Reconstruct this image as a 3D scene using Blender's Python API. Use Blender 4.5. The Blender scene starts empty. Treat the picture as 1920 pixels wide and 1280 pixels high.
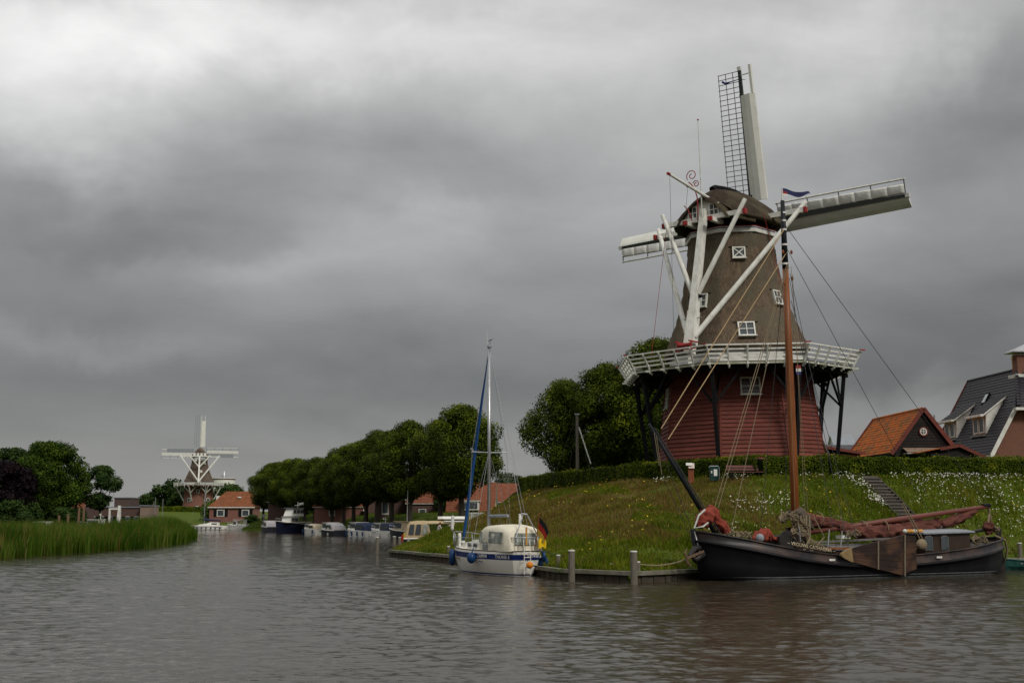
import bpy, math, random
import numpy as np
from mathutils import Vector, Matrix, noise as mnoise

random.seed(7)
rng = np.random.default_rng(7)
S = bpy.context.scene
C = S.collection
rad = math.radians

# ------------------------------------------------------------------ camera
CAMZ = 2.8
PITCH = rad(8.24)
FPX = 2280.0
cam_d = bpy.data.cameras.new('camera')
cam = bpy.data.objects.new('camera', cam_d)
C.objects.link(cam)
cam.location = (0, 0, CAMZ)
cam.rotation_euler = (math.pi/2 + PITCH, 0, 0)
cam_d.sensor_width = 36.0
cam_d.lens = FPX/1920*36.0
cam_d.clip_start = 0.1
cam_d.clip_end = 9000
S.camera = cam

# ------------------------------------------------------------------ world: storm clouds over a Nishita sky
SUN_AZ, SUN_EL = rad(145), rad(40)      # azimuth clockwise from the view direction (+Y)
W = bpy.data.worlds.new('World')
S.world = W
W.use_nodes = True
nt = W.node_tree
nt.nodes.clear()
NN, LL = nt.nodes.new, nt.links.new

def wmath(op, a, b=None, c=None, clamp=False):
    n = NN('ShaderNodeMath'); n.operation = op; n.use_clamp = clamp
    for i, v in enumerate((a, b, c)):
        if v is None: continue
        if isinstance(v, (int, float)): n.inputs[i].default_value = v
        else: LL(v, n.inputs[i])
    return n.outputs[0]

tc = NN('ShaderNodeTexCoord').outputs['Generated']
nrm = NN('ShaderNodeVectorMath'); nrm.operation = 'NORMALIZE'; LL(tc, nrm.inputs[0])
sx = NN('ShaderNodeSeparateXYZ'); LL(nrm.outputs[0], sx.inputs[0])
zz = wmath('ADD', wmath('ABSOLUTE', sx.outputs[2]), 0.10)
cx = NN('ShaderNodeCombineXYZ')
LL(wmath('DIVIDE', sx.outputs[0], zz), cx.inputs[0])
LL(wmath('DIVIDE', sx.outputs[1], zz), cx.inputs[1])
def wnoise(vec, scale, detail, rough=0.55, dist=0.0, off=(0, 0, 0)):
    m = NN('ShaderNodeMapping'); m.inputs['Location'].default_value = off
    LL(vec, m.inputs['Vector'])
    n = NN('ShaderNodeTexNoise'); n.inputs['Scale'].default_value = scale
    n.inputs['Detail'].default_value = detail; n.inputs['Roughness'].default_value = rough
    n.inputs['Distortion'].default_value = dist
    LL(m.outputs[0], n.inputs['Vector'])
    return n.outputs['Fac']
# azimuth / elevation, warped by noise so that the cloud edges are ragged
az = wmath('ARCTAN2', sx.outputs[0], sx.outputs[1])
el = wmath('ARCSINE', sx.outputs[2])
w1 = wnoise(nrm.outputs[0], 4.5, 5, 0.6, 0.3, (3, 1, 0))
w2 = wnoise(nrm.outputs[0], 5.0, 5, 0.6, 0.3, (9, 4, 2))
azw = wmath('ADD', az, wmath('MULTIPLY', wmath('SUBTRACT', w1, 0.5), 0.22))
elw = wmath('ADD', el, wmath('MULTIPLY', wmath('SUBTRACT', w2, 0.5), 0.16))
def dir_of(px, py):
    u, v = (px-960)/FPX, (640-py)/FPX
    x, y, z = u, math.cos(PITCH)-v*math.sin(PITCH), math.sin(PITCH)+v*math.cos(PITCH)
    n = math.sqrt(x*x+y*y+z*z)
    return math.atan2(x, y), math.asin(z/n)
val = None
SKY_BLOBS = [   # centre px, centre py, half width px, half height px, amount: the cloud masses above the town
    (60, 60, 230, 110, 0.26), (400, 40, 300, 60, 0.16), (60, 230, 160, 60, 0.09), (230, 360, 230, 80, -0.06), (60, 440, 200, 50, -0.04),
    (560, 300, 170, 60, -0.045), (480, 200, 200, 50, -0.03), (430, 478, 190, 30, 0.05), (770, 425, 120, 32, 0.045), (620, 500, 260, 40, 0.025), (170, 650, 190, 26, 0.035),
    (120, 560, 220, 45, -0.03), (700, 560, 260, 60, 0.0), (520, 690, 420, 38, -0.018), (250, 730, 300, 30, 0.0), (380, 560, 420, 70, 0.018),
    (900, 110, 420, 100, 0.08), (650, 50, 200, 60, 0.08), (1180, 250, 260, 90, 0.015), (1620, 90, 140, 110, 0.13), (1500, 60, 200, 60, 0.04),
    (1830, 220, 130, 200, -0.11), (1890, 60, 90, 90, -0.08), (1640, 380, 240, 70, 0.02), (1050, 560, 300, 90, 0.0), (1700, 520, 280, 60, -0.01),
    (1780, 640, 260, 60, -0.035), (1650, 700, 300, 35, -0.025), (1640, 780, 260, 26, 0.03), (1100, 700, 260, 40, -0.005), (640, 830, 420, 40, 0.02)]
for px, py, hw, hh, amt in SKY_BLOBS:
    a0, e0 = dir_of(px, py)
    da = wmath('DIVIDE', wmath('SUBTRACT', azw, a0), hw/FPX)
    de = wmath('DIVIDE', wmath('SUBTRACT', elw, e0), hh/FPX)
    r2 = wmath('ADD', wmath('MULTIPLY', da, da), wmath('MULTIPLY', de, de))
    g = wmath('MULTIPLY', wmath('EXPONENT', wmath('MULTIPLY', r2, -0.7)), amt)
    val = g if val is None else wmath('ADD', val, g)
# the general deck: a dark band low over the town, brighter below it at the horizon and towards the zenith
sz = wmath('MAXIMUM', sx.outputs[2], 0.0)
base = wmath('ADD', wmath('ADD', 0.145, wmath('MULTIPLY', wmath('POWER', wmath('MAXIMUM', wmath('SUBTRACT', sz, 0.10), 0.0), 1.10), 1.02)),
             wmath('MULTIPLY', wmath('MAXIMUM', wmath('SUBTRACT', 1.0, wmath('DIVIDE', sz, 0.105)), 0.0), 0.075))
base = wmath('MINIMUM', base, 0.80)
big = wnoise(cx.outputs[0], 0.55, 6, 0.5, 0.15)
fine = wnoise(cx.outputs[0], 1.3, 8, 0.58, 0.2, (5, 2, 0))
# long rolls of cloud drawn out along the wind
rot = NN('ShaderNodeMapping'); rot.inputs['Rotation'].default_value = (0, 0, 0.5); rot.inputs['Scale'].default_value = (1.0, 2.0, 1)
cxe = NN('ShaderNodeCombineXYZ'); LL(wmath('MULTIPLY', az, 3.2), cxe.inputs[0]); LL(wmath('MULTIPLY', el, 4.2), cxe.inputs[1])
LL(cxe.outputs[0], rot.inputs['Vector'])
rolls = wnoise(rot.outputs[0], 1.35, 7, 0.52, 0.25, (2, 7, 0))
fade = wmath('MULTIPLY', sz, 4.0, clamp=True)
n1_ = wmath('MULTIPLY', wmath('ADD', wmath('MULTIPLY', wmath('SUBTRACT', big, 0.5), 0.75), wmath('MULTIPLY', wmath('SUBTRACT', fine, 0.5), 0.50)), fade)
n2_ = wmath('MULTIPLY', wmath('SUBTRACT', rolls, 0.5), 0.80)
mod = wmath('MAXIMUM', wmath('ADD', 1.0, wmath('ADD', n1_, n2_)), 0.45)
tot = wmath('MAXIMUM', wmath('MULTIPLY', wmath('ADD', base, val), mod), 0.05)
ramp = NN('ShaderNodeMix'); ramp.data_type = 'RGBA'
ramp.inputs[6].default_value = (1.0, 1.0, 0.985, 1)      # thick cloud: bluish grey
ramp.inputs[7].default_value = (1.0, 0.993, 0.98, 1)   # thin cloud: neutral
LL(wmath('MULTIPLY', tot, 2.2, clamp=True), ramp.inputs[0])
mul = NN('ShaderNodeVectorMath'); mul.operation = 'SCALE'
LL(ramp.outputs[2], mul.inputs[0]); LL(tot, mul.inputs['Scale'])
clouds = NN('ShaderNodeBackground'); LL(mul.outputs[0], clouds.inputs[0]); clouds.inputs[1].default_value = 1.02
sky = NN('ShaderNodeTexSky'); sky.sky_type = 'NISHITA'; sky.sun_disc = False
sky.sun_elevation = SUN_EL; sky.sun_rotation = SUN_AZ
clear = NN('ShaderNodeBackground'); LL(sky.outputs[0], clear.inputs[0]); clear.inputs[1].default_value = 0.07
mx = NN('ShaderNodeMixShader'); mx.inputs[0].default_value = 0.94
LL(clear.outputs[0], mx.inputs[1]); LL(clouds.outputs[0], mx.inputs[2])
wo = NN('ShaderNodeOutputWorld'); LL(mx.outputs[0], wo.inputs[0])

sun_d = bpy.data.lights.new('sun', 'SUN')
sun = bpy.data.objects.new('sun', sun_d)
C.objects.link(sun)
sun_d.energy = 1.5
sun_d.angle = rad(12)
sun_d.color = (1.0, 0.95, 0.88)
_sd = Vector((math.sin(SUN_AZ)*math.cos(SUN_EL), math.cos(SUN_AZ)*math.cos(SUN_EL), math.sin(SUN_EL)))
sun.rotation_euler = (-_sd).to_track_quat('-Z', 'Y').to_euler()

S.view_settings.view_transform = 'Standard'
S.view_settings.look = 'None'
S.view_settings.exposure = 0.36
S.view_settings.gamma = 1.0
S.view_settings.use_curve_mapping = False
S.render.engine = 'CYCLES'
S.cycles.max_bounces = 6
S.cycles.transparent_max_bounces = 6
S.cycles.caustics_reflective = False
S.cycles.caustics_refractive = False

# ------------------------------------------------------------------ geometry helpers
def V(*a):
    return Vector(a[0]) if len(a) == 1 else Vector(a)

def ray(px, py):
    u, v = (px-960)/FPX, (640-py)/FPX
    return Vector((u, math.cos(PITCH)-v*math.sin(PITCH), math.sin(PITCH)+v*math.cos(PITCH)))

def at(px, py, Y):                       # the point at distance Y (metres north) seen at a pixel of the 1920 px photograph
    d = ray(px, py)
    return Vector((0, 0, CAMZ)) + d*(Y/d.y)

def atx(px, Y, z=0.0):                   # a point at distance Y and height z whose column is px
    f = Y*math.cos(PITCH)+(z-CAMZ)*math.sin(PITCH)
    return Vector(((px-960)/FPX*f, Y, z))

def on_plane(px, py, p0, n):
    d = ray(px, py); o = Vector((0, 0, CAMZ))
    return o + d*((Vector(p0)-o).dot(n)/d.dot(n))

def lerp(a, b, t): return a + (b-a)*t

class MB:
    """collects shapes, links them as ONE mesh object"""
    def __init__(self): self.v = []; self.f = []; self.m = []; self.mi = 0
    def add(self, vs, fs):
        b = len(self.v)
        self.v += [tuple(p) for p in vs]
        self.f += [tuple(i+b for i in f) for f in fs]
        self.m += [self.mi]*len(fs)
        return self
    def box(self, c, s, rz=0.0, M=None):
        x, y, z = s[0]/2, s[1]/2, s[2]/2
        R = M if M is not None else Matrix.Rotation(rz, 3, 'Z')
        vs = [V(c) + R @ V(a*x, b*y, d*z) for d in (-1, 1) for b in (-1, 1) for a in (-1, 1)]
        return self.add(vs, [(0, 2, 3, 1), (4, 5, 7, 6), (0, 1, 5, 4), (2, 6, 7, 3), (0, 4, 6, 2), (1, 3, 7, 5)])
    def bar(self, a, b, w, h=None, up=(0, 0, 1), w2=None, h2=None):
        """rectangular bar from a to b, w across, h along up"""
        a, b = V(a), V(b); h = w if h is None else h
        d = (b-a).normalized(); u = V(up)
        if abs(d.dot(u.normalized())) > 0.98: u = V(0, 1, 0)
        s = d.cross(u).normalized(); u = s.cross(d).normalized()
        w2 = w if w2 is None else w2; h2 = h if h2 is None else h2
        vs = []
        for p, ww, hh in ((a, w, h), (b, w2, h2)):
            for q, r in ((-1, -1), (1, -1), (1, 1), (-1, 1)): vs.append(p + s*(q*ww/2) + u*(r*hh/2))
        return self.add(vs, [(0, 1, 2, 3), (7, 6, 5, 4), (0, 4, 5, 1), (1, 5, 6, 2), (2, 6, 7, 3), (3, 7, 4, 0)])
    def tube(self, pts, r, n=8, caps=True):
        pts = [V(p) for p in pts]
        rs = r if isinstance(r, (list, tuple)) else [r]*len(pts)
        if len(rs) != len(pts): rs = [lerp(rs[0], rs[-1], i/(len(pts)-1)) for i in range(len(pts))]
        rings = []; pu = None
        for i, p in enumerate(pts):
            d = (pts[min(i+1, len(pts)-1)] - pts[max(i-1, 0)])
            if d.length < 1e-9: d = V(0, 0, 1)
            d.normalize()
            if pu is None: pu = V(0, 0, 1) if abs(d.z) < 0.9 else V(1, 0, 0)
            s = d.cross(pu)
            if s.length < 1e-4: s = d.cross(V(0, 1, 0))
            s.normalize(); pu = s.cross(d).normalized()
            rings.append([p + (s*math.cos(t)+pu*math.sin(t))*rs[i] for t in (2*math.pi*k/n for k in range(n))])
        return self.loft(rings, True, caps)
    def loft(self, rings, closed=True, caps=False):
        n = len(rings[0]); vs = [p for r in rings for p in r]; fs = []
        for i in range(len(rings)-1):
            for j in range(n if closed else n-1):
                k = (j+1) % n
                fs.append((i*n+j, i*n+k, (i+1)*n+k, (i+1)*n+j))
        if caps:
            fs.append(tuple(range(n-1, -1, -1))); fs.append(tuple((len(rings)-1)*n+j for j in range(n)))
        return self.add(vs, fs)
    def prism(self, poly, ext):
        """extrude a polygon (3D points) by a vector"""
        n = len(poly); e = V(ext); vs = [V(p) for p in poly] + [V(p)+e for p in poly]
        fs = [tuple(range(n-1, -1, -1)), tuple(range(n, 2*n))] + [(i, (i+1) % n, n+(i+1) % n, n+i) for i in range(n)]
        return self.add(vs, fs)
    def quad(self, a, b, c, d): return self.add([a, b, c, d], [(0, 1, 2, 3)])
    def ball(self, c, r, n=10, m=7, sc=(1, 1, 1)):
        c = V(c); rings = []
        for i in range(m+1):
            t = math.pi*(0.02+0.96*i/m)
            rings.append([c + V(math.sin(t)*math.cos(2*math.pi*k/n)*r*sc[0], math.sin(t)*math.sin(2*math.pi*k/n)*r*sc[1], -math.cos(t)*r*sc[2]) for k in range(n)])
        return self.loft(rings, True, True)
    def build(self, name, mat, parent=None, label=None, smooth=False, inv=None, kind=None):
        me = bpy.data.meshes.new(name)
        vs = self.v if inv is None else [tuple(inv @ V(p)) for p in self.v]
        me.from_pydata(vs, [], self.f)
        for m in (mat if isinstance(mat, (list, tuple)) else [mat]): me.materials.append(m)
        if isinstance(mat, (list, tuple)): me.polygons.foreach_set('material_index', self.m)
        if smooth: me.polygons.foreach_set('use_smooth', [True]*len(me.polygons))
        me.update()
        o = bpy.data.objects.new(name, me); C.objects.link(o)
        if parent is not None: o.parent = parent
        if label: o['label'] = label
        if kind: o['kind'] = kind
        return o

def np_mesh(name, verts, faces_n, idx, mat, parent=None, kind=None, smooth=False, attr=None):
    """a big mesh from numpy arrays; every face has faces_n corners"""
    me = bpy.data.meshes.new(name)
    nv, nf = len(verts), len(idx)//faces_n
    me.vertices.add(nv); me.vertices.foreach_set('co', np.asarray(verts, dtype=np.float32).ravel())
    me.loops.add(nf*faces_n); me.loops.foreach_set('vertex_index', np.asarray(idx, dtype=np.int32))
    me.polygons.add(nf)
    me.polygons.foreach_set('loop_start', np.arange(nf, dtype=np.int32)*faces_n)
    if smooth: me.polygons.foreach_set('use_smooth', np.ones(nf, dtype=bool))
    me.materials.append(mat)
    if attr is not None:
        for k, a in attr.items():
            at_ = me.attributes.new(k, 'FLOAT', 'POINT'); at_.data.foreach_set('value', np.asarray(a, dtype=np.float32))
    me.update(calc_edges=True)
    o = bpy.data.objects.new(name, me); C.objects.link(o)
    if parent is not None: o.parent = parent
    if kind: o['kind'] = kind
    return o

def thing(name, label, cat, loc=(0, 0, 0), rz=0.0, group=None, rot=None):
    o = bpy.data.objects.new(name, None); C.objects.link(o)
    o.empty_display_size = 0.3
    o.location = loc; o.rotation_euler = rot if rot else (0, 0, rz)
    return tag(o, label, cat, group)

def tag(o, label, cat, group=None):
    o['label'] = label; o['category'] = cat
    if group: o['group'] = group
    return o

def mat_of(o):
    return Matrix.LocRotScale(o.location, o.rotation_euler, o.scale)

_kids = {}
def copy_tree(o, label=None, loc=None, rz=None, parent=None):
    c = o.copy(); C.objects.link(c)
    if parent is not None: c.parent = parent
    for ch in [x for x in C.objects if x.parent is o]: copy_tree(ch, parent=c)
    if label: c['label'] = label
    if loc is not None: c.location = loc
    if rz is not None: c.rotation_euler.z = rz
    return c

# ------------------------------------------------------------------ materials
def srgb(r, g, b):
    f = lambda c: (c/255/12.92) if c <= 10 else ((c/255+0.055)/1.055)**2.4
    return (f(r), f(g), f(b), 1)

MATS = {}
def mat(name, col, col2=None, rough=0.7, scale=3.0, detail=5, bump=0.0, bscale=None, spec=0.22, metal=0.0, stretch=(1, 1, 1),
        per_object=0.0, contrast=1.0, alpha=None, trans=0.0, sub=None, coord='Object', col3=None, scale3=0.5):
    m = bpy.data.materials.new(name); m.use_nodes = True
    t = m.node_tree; p = t.nodes['Principled BSDF']
    col = tuple(col)[:3]+(1,); col2 = tuple(col2)[:3]+(1,) if col2 else tuple(c*0.72 for c in col[:3])+(1,)
    tcn = t.nodes.new('ShaderNodeTexCoord')
    mp = t.nodes.new('ShaderNodeMapping'); mp.inputs['Scale'].default_value = stretch
    t.links.new(tcn.outputs[coord], mp.inputs[0])
    nz_ = t.nodes.new('ShaderNodeTexNoise'); nz_.inputs['Scale'].default_value = scale; nz_.inputs['Detail'].default_value = detail
    nz_.inputs['Roughness'].default_value = 0.6
    t.links.new(mp.outputs[0], nz_.inputs['Vector'])
    mr = t.nodes.new('ShaderNodeMapRange'); mr.inputs['From Min'].default_value = 0.5-0.22/contrast; mr.inputs['From Max'].default_value = 0.5+0.22/contrast
    t.links.new(nz_.outputs['Fac'], mr.inputs['Value'])
    mxn = t.nodes.new('ShaderNodeMix'); mxn.data_type = 'RGBA'
    mxn.inputs[6].default_value = col; mxn.inputs[7].default_value = col2
    t.links.new(mr.outputs[0], mxn.inputs[0])
    out = mxn.outputs[2]
    if col3 is not None:
        n3 = t.nodes.new('ShaderNodeTexNoise'); n3.inputs['Scale'].default_value = scale3; n3.inputs['Detail'].default_value = 4
        t.links.new(tcn.outputs[coord], n3.inputs['Vector'])
        r3 = t.nodes.new('ShaderNodeMapRange'); r3.inputs['From Min'].default_value = 0.45; r3.inputs['From Max'].default_value = 0.62
        t.links.new(n3.outputs['Fac'], r3.inputs['Value'])
        x3 = t.nodes.new('ShaderNodeMix'); x3.data_type = 'RGBA'; x3.inputs[7].default_value = tuple(col3)[:3]+(1,)
        t.links.new(r3.outputs[0], x3.inputs[0]); t.links.new(out, x3.inputs[6])
        out = x3.outputs[2]
    if per_object:
        oi = t.nodes.new('ShaderNodeObjectInfo')
        hs = t.nodes.new('ShaderNodeHueSaturation')
        r4 = t.nodes.new('ShaderNodeMapRange'); r4.inputs['To Min'].default_value = 1-per_object; r4.inputs['To Max'].default_value = 1+per_object
        t.links.new(oi.outputs['Random'], r4.inputs['Value']); t.links.new(r4.outputs[0], hs.inputs['Value'])
        t.links.new(out, hs.inputs['Color']); out = hs.outputs[0]
    t.links.new(out, p.inputs['Base Color'])
    p.inputs['Roughness'].default_value = rough
    p.inputs['Specular IOR Level'].default_value = spec
    p.inputs['Metallic'].default_value = metal
    if bump:
        bn = t.nodes.new('ShaderNodeBump'); bn.inputs['Strength'].default_value = 1.0; bn.inputs['Distance'].default_value = bump
        src = nz_.outputs['Fac']
        if bscale:
            n2 = t.nodes.new('ShaderNodeTexNoise'); n2.inputs['Scale'].default_value = bscale; n2.inputs['Detail'].default_value = 4
            t.links.new(mp.outputs[0], n2.inputs['Vector']); src = n2.outputs['Fac']
        t.links.new(src, bn.inputs['Height']); t.links.new(bn.outputs[0], p.inputs['Normal'])
    if trans:
        p.inputs['Transmission Weight'].default_value = trans
    if alpha is not None:
        p.inputs['Alpha'].default_value = alpha
    MATS[name] = m
    return m

def leaf_mat(name, c1, c2, c3=None, scale=0.8, transl=0.35, detail=3):
    """leaves: a diffuse and a translucent share, light and dark clumps from a coarse noise, a tint per leaf from the attribute"""
    m = bpy.data.materials.new(name); m.use_nodes = True
    t = m.node_tree; t.nodes.clear()
    tcn = t.nodes.new('ShaderNodeTexCoord')
    nz_ = t.nodes.new('ShaderNodeTexNoise'); nz_.inputs['Scale'].default_value = scale; nz_.inputs['Detail'].default_value = detail
    t.links.new(tcn.outputs['Object'], nz_.inputs['Vector'])
    at_ = t.nodes.new('ShaderNodeAttribute'); at_.attribute_name = 'tint'
    ad = t.nodes.new('ShaderNodeMath'); ad.operation = 'MULTIPLY_ADD'; ad.inputs[1].default_value = 2.2; ad.inputs[2].default_value = -0.95
    t.links.new(nz_.outputs['Fac'], ad.inputs[0])
    ad2 = t.nodes.new('ShaderNodeMath'); ad2.operation = 'MULTIPLY_ADD'; ad2.inputs[1].default_value = 0.7
    t.links.new(at_.outputs['Fac'], ad2.inputs[0]); t.links.new(ad.outputs[0], ad2.inputs[2])
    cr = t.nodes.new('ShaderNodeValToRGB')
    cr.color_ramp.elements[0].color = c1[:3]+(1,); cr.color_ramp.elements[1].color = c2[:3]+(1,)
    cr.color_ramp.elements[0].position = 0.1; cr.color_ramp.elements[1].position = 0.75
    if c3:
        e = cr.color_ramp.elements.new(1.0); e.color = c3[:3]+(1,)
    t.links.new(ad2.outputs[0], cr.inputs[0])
    oi = t.nodes.new('ShaderNodeObjectInfo'); hs = t.nodes.new('ShaderNodeHueSaturation')
    r4 = t.nodes.new('ShaderNodeMapRange'); r4.inputs['To Min'].default_value = 0.85; r4.inputs['To Max'].default_value = 1.15
    t.links.new(oi.outputs['Random'], r4.inputs['Value']); t.links.new(r4.outputs[0], hs.inputs['Value'])
    t.links.new(cr.outputs[0], hs.inputs['Color'])
    d = t.nodes.new('ShaderNodeBsdfPrincipled'); d.inputs['Roughness'].default_value = 0.55; d.inputs['Specular IOR Level'].default_value = 0.06
    tr = t.nodes.new('ShaderNodeBsdfTranslucent')
    t.links.new(hs.outputs[0], d.inputs['Base Color']); t.links.new(hs.outputs[0], tr.inputs[0])
    ms = t.nodes.new('ShaderNodeMixShader'); ms.inputs[0].default_value = transl
    t.links.new(d.outputs[0], ms.inputs[1]); t.links.new(tr.outputs[0], ms.inputs[2])
    o = t.nodes.new('ShaderNodeOutputMaterial'); t.links.new(ms.outputs[0], o.inputs[0])
    MATS[name] = m
    return m

m_white = mat('white_paint', (0.74, 0.74, 0.69), (0.44, 0.43, 0.37), rough=0.55, scale=1.8, detail=12, bump=0.006, bscale=14, stretch=(1.5, 1.5, .8), contrast=.85)
m_white2 = mat('weathered_white', (0.58, 0.59, 0.54), (0.38, 0.39, 0.34), rough=0.7, scale=3.0, detail=8, contrast=1.3)
m_black = mat('tarred_black', (0.007, 0.007, 0.008), (0.012, 0.012, 0.013), rough=0.8, scale=5, bump=0.004, spec=0.08)
m_red = mat('red_trim', (0.30, 0.025, 0.02), (0.2, 0.02, 0.02), rough=0.5)
m_redboard = mat('red_board', (0.178, 0.050, 0.036), (0.105, 0.031, 0.023), rough=0.7, scale=1.5, detail=9, bump=0.008, bscale=30, stretch=(1, 1, 5), per_object=0.16, spec=.15, contrast=1.1)
m_thatch = mat('thatch', (0.178, 0.132, 0.090), (0.080, 0.060, 0.042), rough=0.95, scale=3.4, detail=12, bump=0.11, bscale=13, stretch=(1.6, 1.6, 0.42), spec=0.05, contrast=1.15, col3=(0.115, 0.10, 0.070), scale3=0.55)
m_thatch2 = mat('thatch_old', (0.050, 0.036, 0.024), (0.022, 0.017, 0.013), rough=0.95, scale=3.0, detail=10, bump=0.05, bscale=16, spec=0.1, col3=(0.06, 0.05, 0.03), scale3=0.6)
m_glass = mat('window_glass', (0.03, 0.038, 0.045), (0.07, 0.08, 0.085), rough=0.15, scale=2.5, spec=0.4)
m_blue = mat('blue_trim', (0.02, 0.03, 0.14), rough=0.5)
m_grey = mat('grey_paint', (0.25, 0.27, 0.29), rough=0.6)
m_rope = mat('rope', (0.24, 0.19, 0.12), (0.14, 0.11, 0.07), rough=0.9, scale=20)
m_rope_dk = mat('tarred_rope', (0.05, 0.05, 0.055), rough=0.8)
m_steel = mat('steel', (0.45, 0.46, 0.47), (0.3, 0.3, 0.31), rough=0.35, metal=0.7)
m_wood = mat('varnished_wood', (0.24, 0.076, 0.018), (0.13, 0.040, 0.012), rough=0.42, scale=3, detail=8, stretch=(6, 6, 0.5))
m_oldwood = mat('weathered_wood', (0.17, 0.15, 0.12), (0.085, 0.075, 0.058), rough=0.9, scale=5, detail=8, bump=0.01, stretch=(3, 3, 0.6))
# ================================================================== THE SETTING
def sd_poly(P, poly):
    """signed distance of points P (n,2) to a polygon, positive inside"""
    poly = np.asarray(poly, float); n = len(poly)
    d = np.full(len(P), 1e18); inside = np.zeros(len(P), bool)
    for i in range(n):
        a, b = poly[i], poly[(i+1) % n]; e = b-a
        w = P-a; t = np.clip((w@e)/(e@e), 0, 1)
        d = np.minimum(d, ((w-t[:, None]*e)**2).sum(1))
        c = (a[1] > P[:, 1]) != (b[1] > P[:, 1])
        with np.errstate(divide='ignore', invalid='ignore'):
            xi = (b[0]-a[0])*(P[:, 1]-a[1])/(b[1]-a[1]+1e-12)+a[0]
        inside ^= c & (P[:, 0] < xi)
    d = np.sqrt(d)
    return np.where(inside, d, -d)

def vnoise(P, scale, seed=0, octaves=3):
    """cheap smooth noise in numpy: sums of rotated sines"""
    r = np.random.default_rng(seed); out = np.zeros(len(P)); amp = 1.0; tot = 0
    for o in range(octaves):
        for k in range(5):
            a = r.uniform(0, 2*math.pi); f = scale*(2**o)*r.uniform(0.7, 1.4); ph = r.uniform(0, 6.28)
            out += amp*np.sin((P[:, 0]*math.cos(a)+P[:, 1]*math.sin(a))*f+ph)
            tot += amp*0.7
        amp *= 0.55
    return out/tot

QUAY = [(-9.0, 91.0), (-3.8, 77.6), (2.3, 56.6), (5.3, 53.8), (8.2, 56.6), (28, 71.6), (60, 93)]
A_SHORE = QUAY + [(900, 600), (900, 900), (12, 900), (4, 138), (0.5, 131), (-4.5, 123), (-7.3, 112), (-8.6, 100)]
A_PLATE = [(0.2, 121.5), (3.2, 105), (8.0, 87.2), (15.5, 76.6), (20, 75.6), (34, 79.6), (62, 99), (900, 640), (900, 890), (30, 890), (6, 140)]
B_SHORE = [(0.5, 131), (-4, 140), (-8, 152), (-15, 172), (-25.5, 195), (-37, 230), (-52, 262), (-63, 286), (-68, 300), (-90, 304), (-260, 300), (-3000, 420),
           (-3000, 5000), (3000, 5000), (3000, 700), (20, 135)]
B_PLATE = [(14, 140), (5, 148), (-0.5, 160), (-8, 176), (-18, 200), (-29, 233), (-44, 262), (-54, 288), (-50, 330), (-70, 350), (-240, 345), (-2800, 460), (-2800, 4900), (2900, 4900), (2900, 760), (40, 160)]
C_SHORE = [(-77, 236), (-80, 262), (-260, 275), (-900, 300), (-900, 180), (-300, 225)]
C_PLATE = [(-80, 239), (-83, 259), (-255, 268), (-890, 295), (-890, 190), (-300, 229)]
R_SHORE = [(-38.5, 20), (-36.0, 60), (-34.9, 82), (-34.9, 94), (-34.2, 116), (-36.8, 138), (-40.8, 158), (-47, 172), (-90, 190), (-300, 200), (-900, 120), (-900, -60), (-60, -60)]

def height(P):
    P = np.asarray(P, float)
    def land(shore, plate, z0, z1, k=1.0):
        ds = sd_poly(P, shore); dp = -sd_poly(P, plate)
        t = np.clip(ds/(ds+np.maximum(dp, 0)+1e-6), 0, 1)
        t = np.where(dp <= 0, 1.0, t)
        t = np.where(ds <= 0, 0.0, t)
        f = 0.80*t+0.20*np.sin(t*math.pi/2)
        f = np.minimum(f, 1.0)
        z = z0+(z1-z0)*f
        return np.where(ds < 0.12, np.clip(z0+(ds-0.12)*6, -1.6, z0), z), t, ds
    za, ta, da = land(A_SHORE, A_PLATE, 0.42, 5.25)
    far = np.clip((P[:, 1]-285)/60, 0, 1)*np.clip((-P[:, 0]-50)/20, 0, 1)
    zb, tb, db = land(B_SHORE, B_PLATE, 0.30, 3.55)
    zb = zb + far*tb*1.0
    zb = np.where((P[:, 0] > 30) & (P[:, 1] < 700), np.minimum(zb, 2.0), zb)
    zc, tc_, dc = land(C_SHORE, C_PLATE, 0.2, 1.2)
    dr = sd_poly(P, R_SHORE); zr = np.clip(dr*0.25-0.1, -1.6, 0.18)
    z = np.maximum(np.maximum(za, zb), np.maximum(zc, zr))
    bumps = vnoise(P, 0.5, 3)*0.16*np.clip(np.minimum(ta, 1-ta)*5, 0, 1)
    return z + np.where(da > 1.0, bumps, 0)

def hz(x, y): return float(height(np.array([[x, y]]))[0])

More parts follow.
